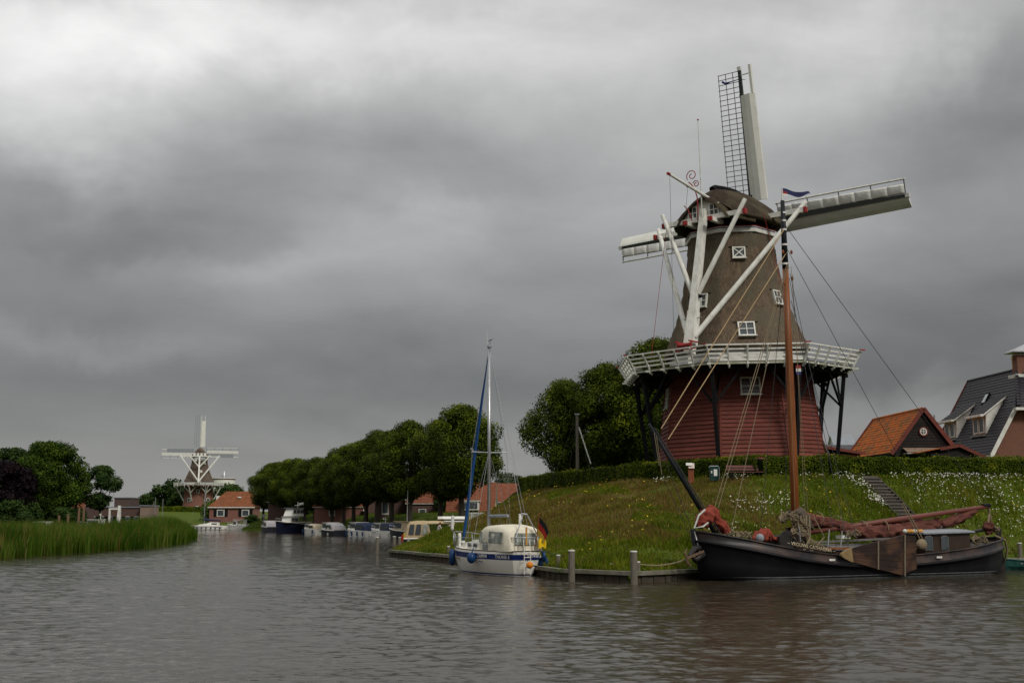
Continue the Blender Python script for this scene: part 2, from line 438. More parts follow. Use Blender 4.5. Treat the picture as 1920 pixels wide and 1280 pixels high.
def grass_ground_mat():
    m = bpy.data.materials.new('meadow'); m.use_nodes = True
    t = m.node_tree; p = t.nodes['Principled BSDF']
    ge = t.nodes.new('ShaderNodeNewGeometry')
    def nz_(s, d, off=0):
        n = t.nodes.new('ShaderNodeTexNoise'); n.inputs['Scale'].default_value = s; n.inputs['Detail'].default_value = d
        mp = t.nodes.new('ShaderNodeMapping'); mp.inputs['Location'].default_value = (off, off*2, 0)
        t.links.new(ge.outputs['Position'], mp.inputs[0]); t.links.new(mp.outputs[0], n.inputs['Vector']); return n.outputs['Fac']
    def rng_(v, a, b):
        r = t.nodes.new('ShaderNodeMapRange'); r.inputs['From Min'].default_value = a; r.inputs['From Max'].default_value = b; t.links.new(v, r.inputs['Value']); return r.outputs[0]
    def mix(f, a, b):
        x = t.nodes.new('ShaderNodeMix'); x.data_type = 'RGBA'; t.links.new(f, x.inputs[0])
        for i, c in ((6, a), (7, b)):
            if isinstance(c, tuple): x.inputs[i].default_value = c+(1,)
            else: t.links.new(c, x.inputs[i])
        return x.outputs[2]
    green = mix(rng_(nz_(6.0, 6), 0.35, 0.65), (0.040, 0.066, 0.004), (0.072, 0.100, 0.006))
    dry = mix(rng_(nz_(5.0, 6, 9), 0.35, 0.65), (0.130, 0.090, 0.022), (0.085, 0.078, 0.012))
    sp = t.nodes.new('ShaderNodeSeparateXYZ'); t.links.new(ge.outputs['Position'], sp.inputs[0])
    # the dry stretch of the old rampart: between the nose and the barge, in the upper half of the slope
    up = rng_(sp.outputs[2], 1.2, 2.6)
    zone = t.nodes.new('ShaderNodeMath'); zone.operation = 'MULTIPLY'
    t.links.new(up, zone.inputs[0]); t.links.new(rng_(nz_(0.28, 4, 3), 0.42, 0.56), zone.inputs[1])
    lim = rng_(sp.outputs[0], 17.0, 10.0)
    z2 = t.nodes.new('ShaderNodeMath'); z2.operation = 'MULTIPLY'; t.links.new(zone.outputs[0], z2.inputs[0]); t.links.new(lim, z2.inputs[1])
    lim2 = rng_(sp.outputs[1], 128.0, 118.0)
    z3 = t.nodes.new('ShaderNodeMath'); z3.operation = 'MULTIPLY'; t.links.new(z2.outputs[0], z3.inputs[0]); t.links.new(lim2, z3.inputs[1])
    col = mix(z3.outputs[0], green, dry)
    t.links.new(col, p.inputs['Base Color']); p.inputs['Roughness'].default_value = 0.95; p.inputs['Specular IOR Level'].default_value = 0.15
    b = t.nodes.new('ShaderNodeBump'); b.inputs['Distance'].default_value = 0.12; t.links.new(nz_(7, 6), b.inputs['Height']); t.links.new(b.outputs[0], p.inputs['Normal'])
    return m
m_meadow = grass_ground_mat()

def axis(*segs):
    out = []
    for a, b, st in segs:
        out += list(np.arange(a, b-1e-6, st))
    return np.array(out+[segs[-1][1]])
gx = axis((-3000, -600, 240), (-600, -160, 22), (-160, -64, 3), (-64, -14, 1.5), (-14, 42, 0.5), (42, 120, 3), (120, 600, 30), (600, 3000, 240))
gy = axis((-200, 40, 30), (40, 52, 3), (52, 132, 0.5), (132, 310, 1.6), (310, 420, 5), (420, 1000, 40), (1000, 5000, 400))
GX, GY = np.meshgrid(gx, gy)
GP = np.stack([GX.ravel(), GY.ravel()], 1)
GZ = height(GP)
nx_, ny_ = len(gx), len(gy)
ii = (np.arange(ny_-1)[:, None]*nx_+np.arange(nx_-1)[None, :]).ravel()
gidx = np.stack([ii, ii+1, ii+nx_+1, ii+nx_], 1).ravel()
ground = np_mesh('ground', np.column_stack([GP, GZ]), 4, gidx, m_meadow, kind='structure', smooth=True)

# ------------------------------------------------------------------ water
def water_mat():
    m = bpy.data.materials.new('canal_water'); m.use_nodes = True
    t = m.node_tree; p = t.nodes['Principled BSDF']
    p.inputs['Base Color'].default_value = (0.034, 0.027, 0.017, 1)
    p.inputs['Roughness'].default_value = 0.06; p.inputs['IOR'].default_value = 1.333
    ge = t.nodes.new('ShaderNodeNewGeometry')
    mp = t.nodes.new('ShaderNodeMapping'); mp.inputs['Scale'].default_value = (0.8, 1.25, 1); mp.inputs['Rotation'].default_value = (0, 0, 0.2)
    t.links.new(ge.outputs['Position'], mp.inputs[0])
    n1 = t.nodes.new('ShaderNodeTexNoise'); n1.inputs['Scale'].default_value = 4.5; n1.inputs['Detail'].default_value = 5; n1.inputs['Roughness'].default_value = 0.55
    n1.inputs['Distortion'].default_value = 0.4
    t.links.new(mp.outputs[0], n1.inputs['Vector'])
    b = t.nodes.new('ShaderNodeBump'); b.inputs['Distance'].default_value = 0.018; b.inputs['Strength'].default_value = 1.0
    t.links.new(n1.outputs['Fac'], b.inputs['Height']); t.links.new(b.outputs[0], p.inputs['Normal'])
    return m
m_water = water_mat()

R0, R1, NR = 13.0, 230.0, 1000
TH0, TH1, NT = rad(-32), rad(32), 390
rr = R0*(R1/R0)**(np.arange(NR+1)/NR)
th = np.linspace(TH0, TH1, NT+1)
RR, TT = np.meshgrid(rr, th, indexing='ij')
WX, WY = (RR*np.sin(TT)).ravel(), (RR*np.cos(TT)).ravel()
cell = (RR*(math.log(R1/R0)/NR)).ravel()
wz = np.zeros_like(WX)
wr = np.random.default_rng(11)
for lam in np.geomspace(0.19, 4.0, 90):
    for _ in range(1 if lam > 1.2 else 2):
        a = rad(97)+wr.normal(0, 0.75)
        k = 2*math.pi/lam
        slope = 0.031 if lam < 0.6 else (0.017 if lam < 1.2 else 0.007)
        w = np.clip((lam/cell-2.2)/1.4, 0, 1)
        ph = wr.uniform(0, 6.28)
        arg = k*(WX*math.cos(a)+WY*math.sin(a))+ph
        # gusts: the amplitude of every wave train wanders
        gust = 0.75+0.45*np.sin(WX*wr.uniform(.05, .3)+wr.uniform(0, 6))*np.sin(WY*wr.uniform(.05, .2)+wr.uniform(0, 6))
        wz += w*gust*slope/k*(np.sin(arg)+0.25*np.cos(2*arg))
edge = np.minimum(np.minimum((TT-TH0), (TH1-TT)).ravel()/0.03, np.minimum((RR-R0)/1.0, (R1-RR)/20).ravel())
patch = vnoise(np.column_stack([WX*1.0, WY*.45]), 0.16, 99, 3)
wz *= np.clip(edge, 0, 1)*np.clip(0.92+0.45*patch, 0.45, 1.5)
i0 = (np.arange(NR)[:, None]*(NT+1)+np.arange(NT)[None, :]).ravel()
widx = [np.stack([i0, i0+1, i0+NT+2, i0+NT+1], 1)[:, ::-1]]
wv = [np.column_stack([WX, WY, wz])]
base_n = len(WX)
# the calm rest of the sheet round the wedge of waves
def ring(ra, rb, ta, tb, nseg):
    global base_n
    tt = np.linspace(ta, tb, nseg+1)
    a = np.column_stack([ra*np.sin(tt), ra*np.cos(tt), np.zeros(nseg+1)]); b = np.column_stack([rb*np.sin(tt), rb*np.cos(tt), np.zeros(nseg+1)])
    wv.append(np.vstack([a, b])); j = np.arange(nseg)+base_n
    widx.append(np.stack([j, j+nseg+1, j+nseg+2, j+1], 1)); base_n += 2*(nseg+1)
ring(R1, 4500, TH0, TH1, NT)
ring(0.01, R0, TH0, TH1, NT)
ring(0.01, R1, TH1, 2*math.pi+TH0, 60)
ring(R1, 4500, TH1, 2*math.pi+TH0, 60)
water = np_mesh('water', np.vstack(wv), 4, np.vstack(widx).ravel(), m_water, kind='structure', smooth=True)

# ------------------------------------------------------------------ timber quay round the rampart
quay = thing('quay_wall', 'low timber quay with a grey cap beam along the foot of the grass rampart', 'quay', (QUAY[3][0], QUAY[3][1], 0))
qi = mat_of(quay).inverted()
m_sheet = mat('sheet_pile', (0.035, 0.028, 0.02), (0.06, 0.05, 0.035), rough=0.9, scale=4, bump=0.01, per_object=0.25)
m_cap = mat('cap_beam', (0.22, 0.195, 0.16), (0.11, 0.10, 0.08), rough=0.9, scale=3, detail=8, bump=0.01, per_object=0.12, col3=(0.09, 0.11, 0.05), scale3=1.2)
nboard = 0; rest = MB()
for i in range(len(QUAY)-1):
    a, b = V(QUAY[i][0], QUAY[i][1], 0), V(QUAY[i+1][0], QUAY[i+1][1], 0)
    d = (b-a); L = d.length; d.normalize(); n_ = V(d.y, -d.x, 0)      # outward (towards the water)
    if n_.y > 0: n_ = -n_
    k = max(1, round(L/3.2))
    for j in range(k):
        p, q = a+d*(L*j/k+0.012), a+d*(L*(j+1)/k-0.012)
        if (a.y > 60 and i == 5 and False): continue
        z_ = 0.40+0.012*math.sin(j*2.3+i)
        MB().bar(p+V(0, 0, z_)+n_*0.02, q+V(0, 0, z_-0.006)+n_*0.02, 0.34, 0.17).build('cap_beam', m_cap, quay, inv=qi)
    step = 0.42
    for j in range(int(L/step)):
        c = a+d*(step*(j+0.5)); near = (nboard < 230 and i in (1, 2, 3))
        mb = MB() if near else rest
        mb.box(c+V(0, 0, -0.35)+n_*(0.03*(j % 2)), (step*0.93, 0.09, 1.34), math.atan2(d.y, d.x))
        if near: mb.build('sheet_board', m_sheet, quay, inv=qi); nboard += 1
rest.build('sheet_boards_beyond', m_sheet, quay, inv=qi, kind='stuff')

def mooring_post(px, Y, ztop, r, label, zbot=-1.2, capm=None, lean=0.0):
    p = atx(px, Y, 0)
    t = thing('mooring_post', label, 'mooring post', (p.x, p.y, 0), group='timber mooring posts along the quay')
    MB().tube([(0, 0, zbot), (0, 0, 0.1), (lean*0.5, 0, ztop*0.6), (lean, 0, ztop)], [r*1.04, r*1.02, r, r*0.97], 12).build('post', m_oldwood, t, smooth=False)
    MB().tube([(lean, 0, ztop), (lean, 0, ztop+0.05)], [r*1.08, r*0.95], 12).build('cap', m_white2 if capm is None else capm, t)
    return t
mooring_post(1072, 54.8, 1.34, 0.145, 'thick grey mooring post just right of the white sailing yacht')
mooring_post(1189, 52.6, 1.36, 0.15, 'thick grey mooring post at the bend of the quay, left of the barge')
mooring_post(1047, 58.6, 1.02, 0.10, 'short slim post on the quay behind the first thick mooring post')
mooring_post(1147, 55.9, 0.72, 0.09, 'lowest post on the quay, between the two thick mooring posts')
mooring_post(1197, 54.3, 0.86, 0.09, 'short post half hidden behind the thick post at the quay bend')
mooring_post(707, 97, 1.26, 0.13, 'lone thick post standing in open water left of the quay corner')
mooring_post(841, 79.5, 0.95, 0.10, 'short post on the quay beside the bow of the white yacht')
mooring_post(739, 108, 1.15, 0.15, 'grey post behind the grassy tip, left one of a close pair')
mooring_post(749, 107, 1.10, 0.12, 'grey post behind the grassy tip, right one of a close pair')
mooring_post(766, 100, 0.95, 0.12, 'pale post on the grassy tip in front of the beige cabin cruiser')

# ------------------------------------------------------------------ grass, flowers
m_grass = leaf_mat('grass_blades', (0.046, 0.075, 0.003), (0.118, 0.150, 0.006), (0.170, 0.152, 0.020), scale=0.35, transl=0.3, detail=5)
m_drygrass = leaf_mat('dry_grass', (0.105, 0.066, 0.017), (0.175, 0.118, 0.032), (0.23, 0.17, 0.07), scale=0.5, transl=0.3)
def blades(name, P, hgt, wid, lean, mats, label, seed, bend=0.35, tint=None, seg=2):
    """grass as real blades: bent ribbons that taper to a point"""
    r = np.random.default_rng(seed); n = len(P)
    a = r.uniform(0, 2*math.pi, n); f = r.uniform(0, 2*math.pi, n)
    side = np.column_stack([np.cos(a), np.sin(a), np.zeros(n)])*(wid[:, None]/2)
    ld = np.column_stack([np.cos(f), np.sin(f), np.zeros(n)])*(lean*hgt)[:, None]
    up = np.column_stack([np.zeros(n), np.zeros(n), hgt])
    p0 = P
    if seg == 1:
        v = np.stack([p0-side, p0+side, p0+up+ld], 1).reshape(-1, 3)
        idx = np.arange(3*n); k = 3
        tn = np.repeat(r.uniform(0, 1, n) if tint is None else tint, 3)
        return np_mesh(name, v, 3, idx, mats, kind='stuff', attr={'tint': tn})
    m1 = p0+up*0.55+ld*bend
    v = np.stack([p0-side, p0+side, m1+side*0.8, m1-side*0.8, p0+up+ld], 1).reshape(-1, 3)
    b = np.arange(n)*5
    idx = np.stack([b, b+1, b+2, b, b+2, b+3, b+3, b+2, b+4], 1).ravel()
    tn = np.repeat(r.uniform(0, 1, n) if tint is None else tint, 5)
    return np_mesh(name, v, 3, idx, mats, kind='stuff', attr={'tint': tn})

def scatter(n, box, test, seed):
    r = np.random.default_rng(seed)
    P = np.column_stack([r.uniform(box[0], box[1], n), r.uniform(box[2], box[3], n)])
    return P[test(P)]
STAIR_A, STAIR_B = (22.2, 76.6), (24.1, 68.2)
def off_stairs(P, w=0.8):
    a, b = np.array(STAIR_A), np.array(STAIR_B); e = b-a; L = np.linalg.norm(e); e = e/L
    s = (P-a)@e; q = np.abs((P-a)@np.array([-e[1], e[0]]))
    return ~((s > -0.8) & (s < L+3) & (q < w))
def slope_test(P):
    ds = sd_poly(P, A_SHORE); dp = sd_poly(P, A_PLATE)
    vis = (P[:, 1] < 130) & (P[:, 0] < 34)
    return (ds > 0.25) & (dp < 1.2) & vis & off_stairs(P, 0.58+0.16*np.sin(P[:, 1]*3.1))
PG = scatter(620000, (-10, 34, 53, 130), slope_test, 21)
dens = np.clip(1.25-(PG[:, 1]-60)/90, 0.45, 1)
PG = PG[np.random.default_rng(5).uniform(0, 1, len(PG)) < dens][:150000]
gz = height(PG)
dry = ((vnoise(np.column_stack([PG[:, 0]*1.6+PG[:, 1]*.5, PG[:, 1]*.55]), 0.55, 8) > -0.22) & (PG[:, 0] < 15) & (gz > 1.6)) | ((vnoise(PG, 0.5, 9) > 0.45) & (PG[:, 0] > 26))
clump = np.clip(0.80+0.75*vnoise(PG, 0.9, 12)+.3*vnoise(PG, 3.5, 13), 0.25, 2.0)
low = (gz < 1.3)
hg = np.where(dry, 0.26, 0.34)*clump*np.random.default_rng(3).uniform(0.6, 1.3, len(PG))
hg = np.where(PG[:, 1] > 95, hg*0.6, hg); hg = np.where(low, hg*0.8, hg)
wd = 0.035+0.02*np.random.default_rng(4).uniform(0, 1, len(PG))
PG3 = np.column_stack([PG, gz-0.03])
rdry = np.random.default_rng(6).uniform(0, 1, len(PG)) < np.where(dry, 0.74, 0.12)
blades('grass', PG3[~rdry], hg[~rdry], wd[~rdry], np.full((~rdry).sum(), 0.45), m_grass, '', 31)
blades('dry_grass', PG3[rdry], hg[rdry]*1.1, wd[rdry]*0.8, np.full(rdry.sum(), 0.4), m_drygrass, '', 32)
# grass on the far bank, coarser
PB = scatter(160000, (-66, 6, 130, 300), lambda P: (sd_poly(P, B_SHORE) > 0.2) & (sd_poly(P, B_PLATE) < 1.0), 22)[:26000]
m_bankgrass = leaf_mat('bank_grass', (0.036, 0.066, 0.004), (0.070, 0.105, 0.006), scale=0.3, transl=0.3)
r_ = np.random.default_rng(41)
blades('bank_grass', np.column_stack([PB, height(PB)-0.05]), r_.uniform(0.12, 0.3, len(PB)), r_.uniform(0.06, 0.12, len(PB)), np.full(len(PB), 0.5), m_bankgrass, '', 42, seg=1)

m_daisy = mat('daisy_white', (0.52, 0.50, 0.44), (0.34, 0.34, 0.28), rough=0.8)
m_yellow = mat('ragwort_yellow', (0.55, 0.36, 0.02), (0.4, 0.3, 0.02), rough=0.8)
def flowers(name, P, size, mats, seed, up=0.38):
    r = np.random.default_rng(seed); n = len(P)
    z = height(P)+r.uniform(0.4, 1.1, n)*up
    c = np.column_stack([P, z])
    nrm_ = np.column_stack([r.normal(0, .5, n), r.normal(-.45, .45, n), np.full(n, .8)]); nrm_ /= np.linalg.norm(nrm_, axis=1)[:, None]
    a = np.cross(nrm_, r.normal(0, 1, (n, 3))); a /= np.linalg.norm(a, axis=1)[:, None]; b = np.cross(nrm_, a)
    s = size*r.uniform(0.6, 1.25, n)[:, None]
    v = np.stack([c+a*s*math.cos(t)+b*s*math.sin(t) for t in np.arange(5)*2*math.pi/5], 1).reshape(-1, 3)
    return np_mesh(name, v, 5, np.arange(5*n), mats, kind='stuff')
def fmask(P):
    ds = sd_poly(P, A_SHORE); dp = sd_poly(P, A_PLATE); z = height(P)
    nzv = vnoise(P, 0.8, 77)+0.5*vnoise(P, 3.0, 78)
    crest = np.clip((z-4.3)/0.8, 0, 1)
    w = 0.06+0.85*crest*(P[:, 0] > 20)+0.35*crest*(P[:, 0] > 8)+0.20*(P[:, 0] > 12.5)*(z > 1.8)+0.10*(P[:, 0] > 25)
    w = np.where(P[:, 0] < 9.5, w*0.25, w)
    return (ds > 1.2) & (dp < 1.6) & off_stairs(P, 1.0) & (nzv > 0.74-0.9*w) & (P[:, 1] < 122) & (np.random.default_rng(2).uniform(0, 1, len(P)) < np.clip(w*1.6, 0.04, 1))
PF = scatter(36000, (-4, 36, 56, 122), fmask, 51)
extra = []
for (u, v, n, sp) in ((21.4, 75.0, 110, 0.42), (21.9, 73.4, 130, 0.35), (22.4, 72.9, 60, 0.3), (13.9, 70.5, 60, 0.8), (15.5, 71.5, 60, 0.7), (26.5, 76.5, 200, 1.3), (29.5, 78.3, 260, 1.5), (33, 74.0, 120, 0.9), (31.5, 76, 120, 1.2), (12.2, 66, 45, 1.0)):
    extra.append(np.random.default_rng(n).normal(0, 1, (n, 2))*sp+np.array([u, v]))
PF = np.vstack([PF]+extra)
PF = PF[off_stairs(PF, 0.75)]
flowers('oxeye_daisies', PF, 0.043, m_daisy, 52)
PY = scatter(2600, (-6, 36, 58, 122), lambda P: (sd_poly(P, A_SHORE) > 2) & (sd_poly(P, A_PLATE) < 1.5) & off_stairs(P) & (vnoise(P, .6, 90) > 0.15), 61)
flowers('yellow_wildflowers', PY, 0.045, m_yellow, 62)

# ------------------------------------------------------------------ reed bed on the left
m_reed = leaf_mat('reed_leaves', (0.020, 0.048, 0.003), (0.056, 0.100, 0.008), (0.100, 0.118, 0.022), scale=0.22, transl=0.35, detail=4)
def reed_test(P):
    d = sd_poly(P, R_SHORE)
    edge_ = vnoise(P, 0.5, 14)*0.5
    return (d > -0.2+edge_) & (P[:, 0]/P[:, 1] > -0.62)
PR = np.vstack([scatter(150000, (-58, -33, 70, 175), lambda P: reed_test(P) & (sd_poly(P, R_SHORE) < 4.5), 71)[:42000],
                scatter(90000, (-120, -34, 66, 186), lambda P: reed_test(P) & (sd_poly(P, R_SHORE) >= 4.5), 72)[:28000]])
r_ = np.random.default_rng(73)
hr = 2.02*np.clip(1+0.22*vnoise(PR, 0.25, 15)+0.10*vnoise(PR, 0.9, 16), 0.6, 1.4)*r_.uniform(0.55, 1.14, len(PR))
hr *= np.where(sd_poly(PR, R_SHORE) < 1.0, 0.85, 1.0)
hr += 1.0*np.exp(-(((PR[:, 0]+43)/6)**2+((PR[:, 1]-137)/14)**2))
hr *= np.clip((PR[:, 1]-60)/30, 0.75, 1)
blades('reed_bed', np.column_stack([PR, np.maximum(height(PR), -0.4)]), hr, r_.uniform(0.05, 0.10, len(PR)), r_.uniform(0.05, 0.30, len(PR)), m_reed, '', 74, bend=0.25)

ndead = 3200
PD = PR[r_.choice(len(PR), ndead, replace=False)]
blades('dead_reed_stalks', np.column_stack([PD, np.maximum(height(PD), -0.4)]), r_.uniform(1.3, 2.7, ndead), r_.uniform(0.03, 0.06, ndead), r_.uniform(0.02, 0.4, ndead), m_drygrass, '', 75, bend=0.3)

# ------------------------------------------------------------------ hedges: a solid dark box under small leaves
m_hedge = leaf_mat('hedge_leaves', (0.028, 0.048, 0.002), (0.090, 0.125, 0.006), (0.240, 0.245, 0.012), scale=0.9, transl=0.25, detail=5)
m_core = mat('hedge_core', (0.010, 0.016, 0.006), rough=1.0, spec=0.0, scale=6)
def hedge(path, w, h, label, n_leaf, size, seed, group=None):
    """path: list of (x, y, zground)"""
    o = V(path[0]); r = np.random.default_rng(seed)
    root = thing('hedge', label, 'hedge', o, group=group)
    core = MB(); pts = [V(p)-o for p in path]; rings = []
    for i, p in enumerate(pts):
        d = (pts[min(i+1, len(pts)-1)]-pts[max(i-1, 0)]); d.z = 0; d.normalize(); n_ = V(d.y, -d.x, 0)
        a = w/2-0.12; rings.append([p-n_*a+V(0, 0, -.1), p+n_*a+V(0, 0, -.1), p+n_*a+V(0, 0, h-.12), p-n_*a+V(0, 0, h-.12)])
    core.loft(rings, True, True); core.build('dark_core', m_core, root)
    lens = [(pts[i+1]-pts[i]).length for i in range(len(pts)-1)]; tot = sum(lens)
    segi = r.choice(len(lens), n_leaf, p=[l/tot for l in lens]); t = r.uniform(0, 1, n_leaf)
    A = np.array([list(pts[i]) for i in range(len(pts))])
    P = A[segi]*(1-t[:, None])+A[segi+1]*t[:, None]
    D = A[segi+1]-A[segi]; D[:, 2] = 0; D /= np.linalg.norm(D, axis=1)[:, None]; Nn = np.column_stack([D[:, 1], -D[:, 0], np.zeros(n_leaf)])
    where = r.uniform(0, 1, n_leaf); face = where < 0.68
    s_along = P[:, 0]+P[:, 1]
    wav = 0.06*np.sin(s_along*1.3)+0.04*np.sin(s_along*3.7+1)+0.05*np.sin(s_along*0.43)
    u = np.where(face, np.where(r.uniform(0, 1, n_leaf) < .78, 1, -1)*(w/2+r.normal(0, .05, n_leaf)+wav*.6), r.uniform(-w/2, w/2, n_leaf))
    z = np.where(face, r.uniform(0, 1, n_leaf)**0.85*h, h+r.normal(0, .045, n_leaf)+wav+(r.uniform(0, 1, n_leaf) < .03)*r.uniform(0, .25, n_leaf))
    c = P+Nn*u[:, None]; c[:, 2] += z
    nr = Nn*np.where(face, np.sign(u), 0)[:, None]+np.array([0, 0, 1])*np.where(face, 0.35, 1.0)[:, None]+r.normal(0, .55, (n_leaf, 3))
    nr /= np.linalg.norm(nr, axis=1)[:, None]
    a = np.cross(nr, r.normal(0, 1, (n_leaf, 3))); a /= np.linalg.norm(a, axis=1)[:, None]; b = np.cross(nr, a)
    s = size*r.uniform(.6, 1.3, n_leaf)[:, None]
    v = np.stack([c-a*s, c-b*s*.6, c+a*s, c+b*s*.6], 1).reshape(-1, 3)
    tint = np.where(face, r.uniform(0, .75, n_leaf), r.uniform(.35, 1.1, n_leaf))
    lf = np_mesh('foliage', v, 4, np.arange(4*n_leaf), m_hedge, root, kind='stuff', attr={'tint': np.repeat(tint, 4)})
    return root
def gp(x, y, dz=0.0): return (x, y, hz(x, y)+dz)
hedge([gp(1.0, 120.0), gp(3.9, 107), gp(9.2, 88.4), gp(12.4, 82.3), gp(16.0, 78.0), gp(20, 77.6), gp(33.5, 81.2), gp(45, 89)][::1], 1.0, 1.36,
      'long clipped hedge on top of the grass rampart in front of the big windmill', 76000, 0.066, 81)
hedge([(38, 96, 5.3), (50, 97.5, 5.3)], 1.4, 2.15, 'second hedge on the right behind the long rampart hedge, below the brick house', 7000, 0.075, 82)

# ------------------------------------------------------------------ steps and the path on the rampart
stair = thing('staircase', 'narrow dark wooden steps running down the flowery slope behind the barge', 'staircase', (STAIR_A[0], STAIR_A[1], hz(*STAIR_A)))
si = mat_of(stair).inverted()
sa, sb = V(STAIR_A[0], STAIR_A[1], 0), V(STAIR_B[0], STAIR_B[1], 0)
sdv = (sb-sa).normalized(); NS = 26
za_, zb_ = 5.22, hz(*STAIR_B)+0.1
m_step = mat('step_timber', (0.055, 0.045, 0.036), (0.03, 0.026, 0.022), rough=0.9, scale=6, per_object=0.2)
m_tread = mat('step_gravel', (0.05, 0.045, 0.038), (0.03, 0.028, 0.024), rough=1.0, scale=12)
m_nosing = mat('step_edge', (0.17, 0.155, 0.13), (0.09, 0.08, 0.07), rough=0.9, scale=6, per_object=0.2)
for k in range(NS):
    t = (k+0.5)/NS; c = lerp(sa, sb, t); zt = hz(c.x, c.y)+0.10
    st = MB().box(c+V(0, 0, zt-0.14), (1.15, (sb-sa).length/NS*1.02, 0.30), math.atan2(sdv.y, sdv.x)-math.pi/2).build('step', m_step, stair, inv=si)
    e = c+sdv*((sb-sa).length/NS*0.5)
    MB().box(e+V(0, 0, zt-0.01), (1.10, 0.06, 0.06), math.atan2(sdv.y, sdv.x)-math.pi/2).build('nosing', m_nosing, st, inv=si)
for sgn in (-1, 1):
    q = V(-sdv.y, sdv.x, 0)*sgn*0.60
    for e_ in range(4):
        u_, w_ = lerp(sa, sb, e_/4), lerp(sa, sb, (e_+1)/4)
        MB().bar(u_+q+V(0, 0, hz(u_.x, u_.y)+.08), w_+q+V(0, 0, hz(w_.x, w_.y)+.08), 0.08, 0.30).build('side_board', m_step, stair, inv=si)
m_path = mat('sandy_path', (0.20, 0.165, 0.12), (0.13, 0.11, 0.08), rough=1.0, scale=3, bump=0.01)
pp = MB()
PL = [(17.0, 76.9), (18.6, 76.2), (20.4, 76.0), (22.6, 76.7), (24.2, 77.4)]
rg = []
for x, y in PL: rg.append([V(x, y-0.42, hz(x, y-0.42)+0.03), V(x, y+0.42, hz(x, y+0.42)+0.03)])
pp.loft(rg, False); o = pp.build('path', m_path); o['kind'] = 'structure'
# ================================================================== THE BIG WINDMILL
MZ = 5.25
MC = V(16.86, 90.0, MZ)
mill = thing('windmill', 'large thatched windmill with red boarded base and white gallery, on the grass rampart', 'windmill', MC, rot=(0, rad(-1.15), 0))
# a second empty would break the three levels, so every part is written in the mill's own axes: x east, y north, z up from its ground
_c = V(-MC.x, -MC.y, 0).normalized(); _r = V(-_c.y, _c.x, 0)
def A(th_):                                  # direction from the mill's axis; 0 = towards the viewer, + = to the right
    t = rad(th_); return _c*math.cos(t)+_r*math.sin(t)
TH = -12.0
def oct_pt(k, R, z): p = A(TH+45*k)*R; return V(p.x, p.y, z)
def rz(z): return z-MZ
def Rbase(z): return 6.33-0.124*z           # circumradius of the boarded base at height z over the ground

# the boarded base: every board its own piece
core = MB(); core.loft([[oct_pt(k, Rbase(z)-0.10, z) for k in range(8)] for z in (-0.3, 7.95)], True, True)
core.build('base_core', m_black, mill)
ZT = 7.95; NB = 27; hb = ZT/NB
for c in range(NB):
    z0_, z1_ = c*hb, (c+1)*hb
    for k in range(8):
        a0, b0 = oct_pt(k, Rbase(z0_)+0.10, z0_), oct_pt(k+1, Rbase(z0_)+0.10, z0_)
        a1, b1 = oct_pt(k, Rbase(z1_)+0.010, z1_+0.02), oct_pt(k+1, Rbase(z1_)+0.010, z1_+0.02)
        ai, bi = oct_pt(k, Rbase(z0_)-0.06, z0_), oct_pt(k+1, Rbase(z0_)-0.06, z0_)
        aj, bj = oct_pt(k, Rbase(z1_)-0.06, z1_+0.02), oct_pt(k+1, Rbase(z1_)-0.06, z1_+0.02)
        MB().add([a0, b0, b1, a1, ai, bi, bj, aj], [(0, 1, 2, 3), (5, 4, 7, 6), (4, 5, 1, 0), (3, 2, 6, 7), (4, 0, 3, 7), (1, 5, 6, 2)]).build('board', m_redboard, mill)
for k in range(8):                           # corner laths of the boarding
    MB().bar(oct_pt(k, Rbase(0)+0.06, 0), oct_pt(k, Rbase(ZT)+0.06, ZT), 0.10, 0.10, up=A(TH+45*k)).build('corner_lath', m_redboard, mill)

# the gallery (stage)
ZD = 8.15
m_deck = mat('deck_underside', (0.03, 0.028, 0.026), (0.05, 0.045, 0.035), rough=0.9, scale=4)
dk = MB(); dk.loft([[oct_pt(k, R, z) for k in range(8)] for R, z in ((5.1, ZD-.10), (8.45, ZD-.10), (8.5, ZD), (5.1, ZD))], True)
dk.build('gallery_deck', m_deck, mill)
m_wood_w = mat('gallery_edge', (0.45, 0.45, 0.38), (0.20, 0.22, 0.12), rough=0.8, scale=1.5, detail=6)
for k in range(8):
    MB().bar(oct_pt(k, 7.75, ZD-.36), oct_pt(k+1, 7.75, ZD-.36), 0.22, 0.30).build('ring_beam', m_black, mill)
    MB().bar(oct_pt(k, 8.46, ZD-.13), oct_pt(k+1, 8.46, ZD-.13), 0.05, 0.14).build('deck_edge', m_wood_w, mill)
for k in range(8):
    for j in range(5):
        t = (j+0.0)/5
        o_ = oct_pt(k, 8.62, ZD-.19)*(1-t)+oct_pt(k+1, 8.62, ZD-.19)*t
        i_ = oct_pt(k, 5.0, ZD-.19)*(1-t)+oct_pt(k+1, 5.0, ZD-.19)*t
        MB().bar(i_, lerp(i_, o_, 0.93), 0.13, 0.17).build('joist', m_black, mill)
        MB().bar(lerp(i_, o_, 0.93), lerp(i_, o_, 1.06), 0.13, 0.15).build('joist_end', m_white, mill)
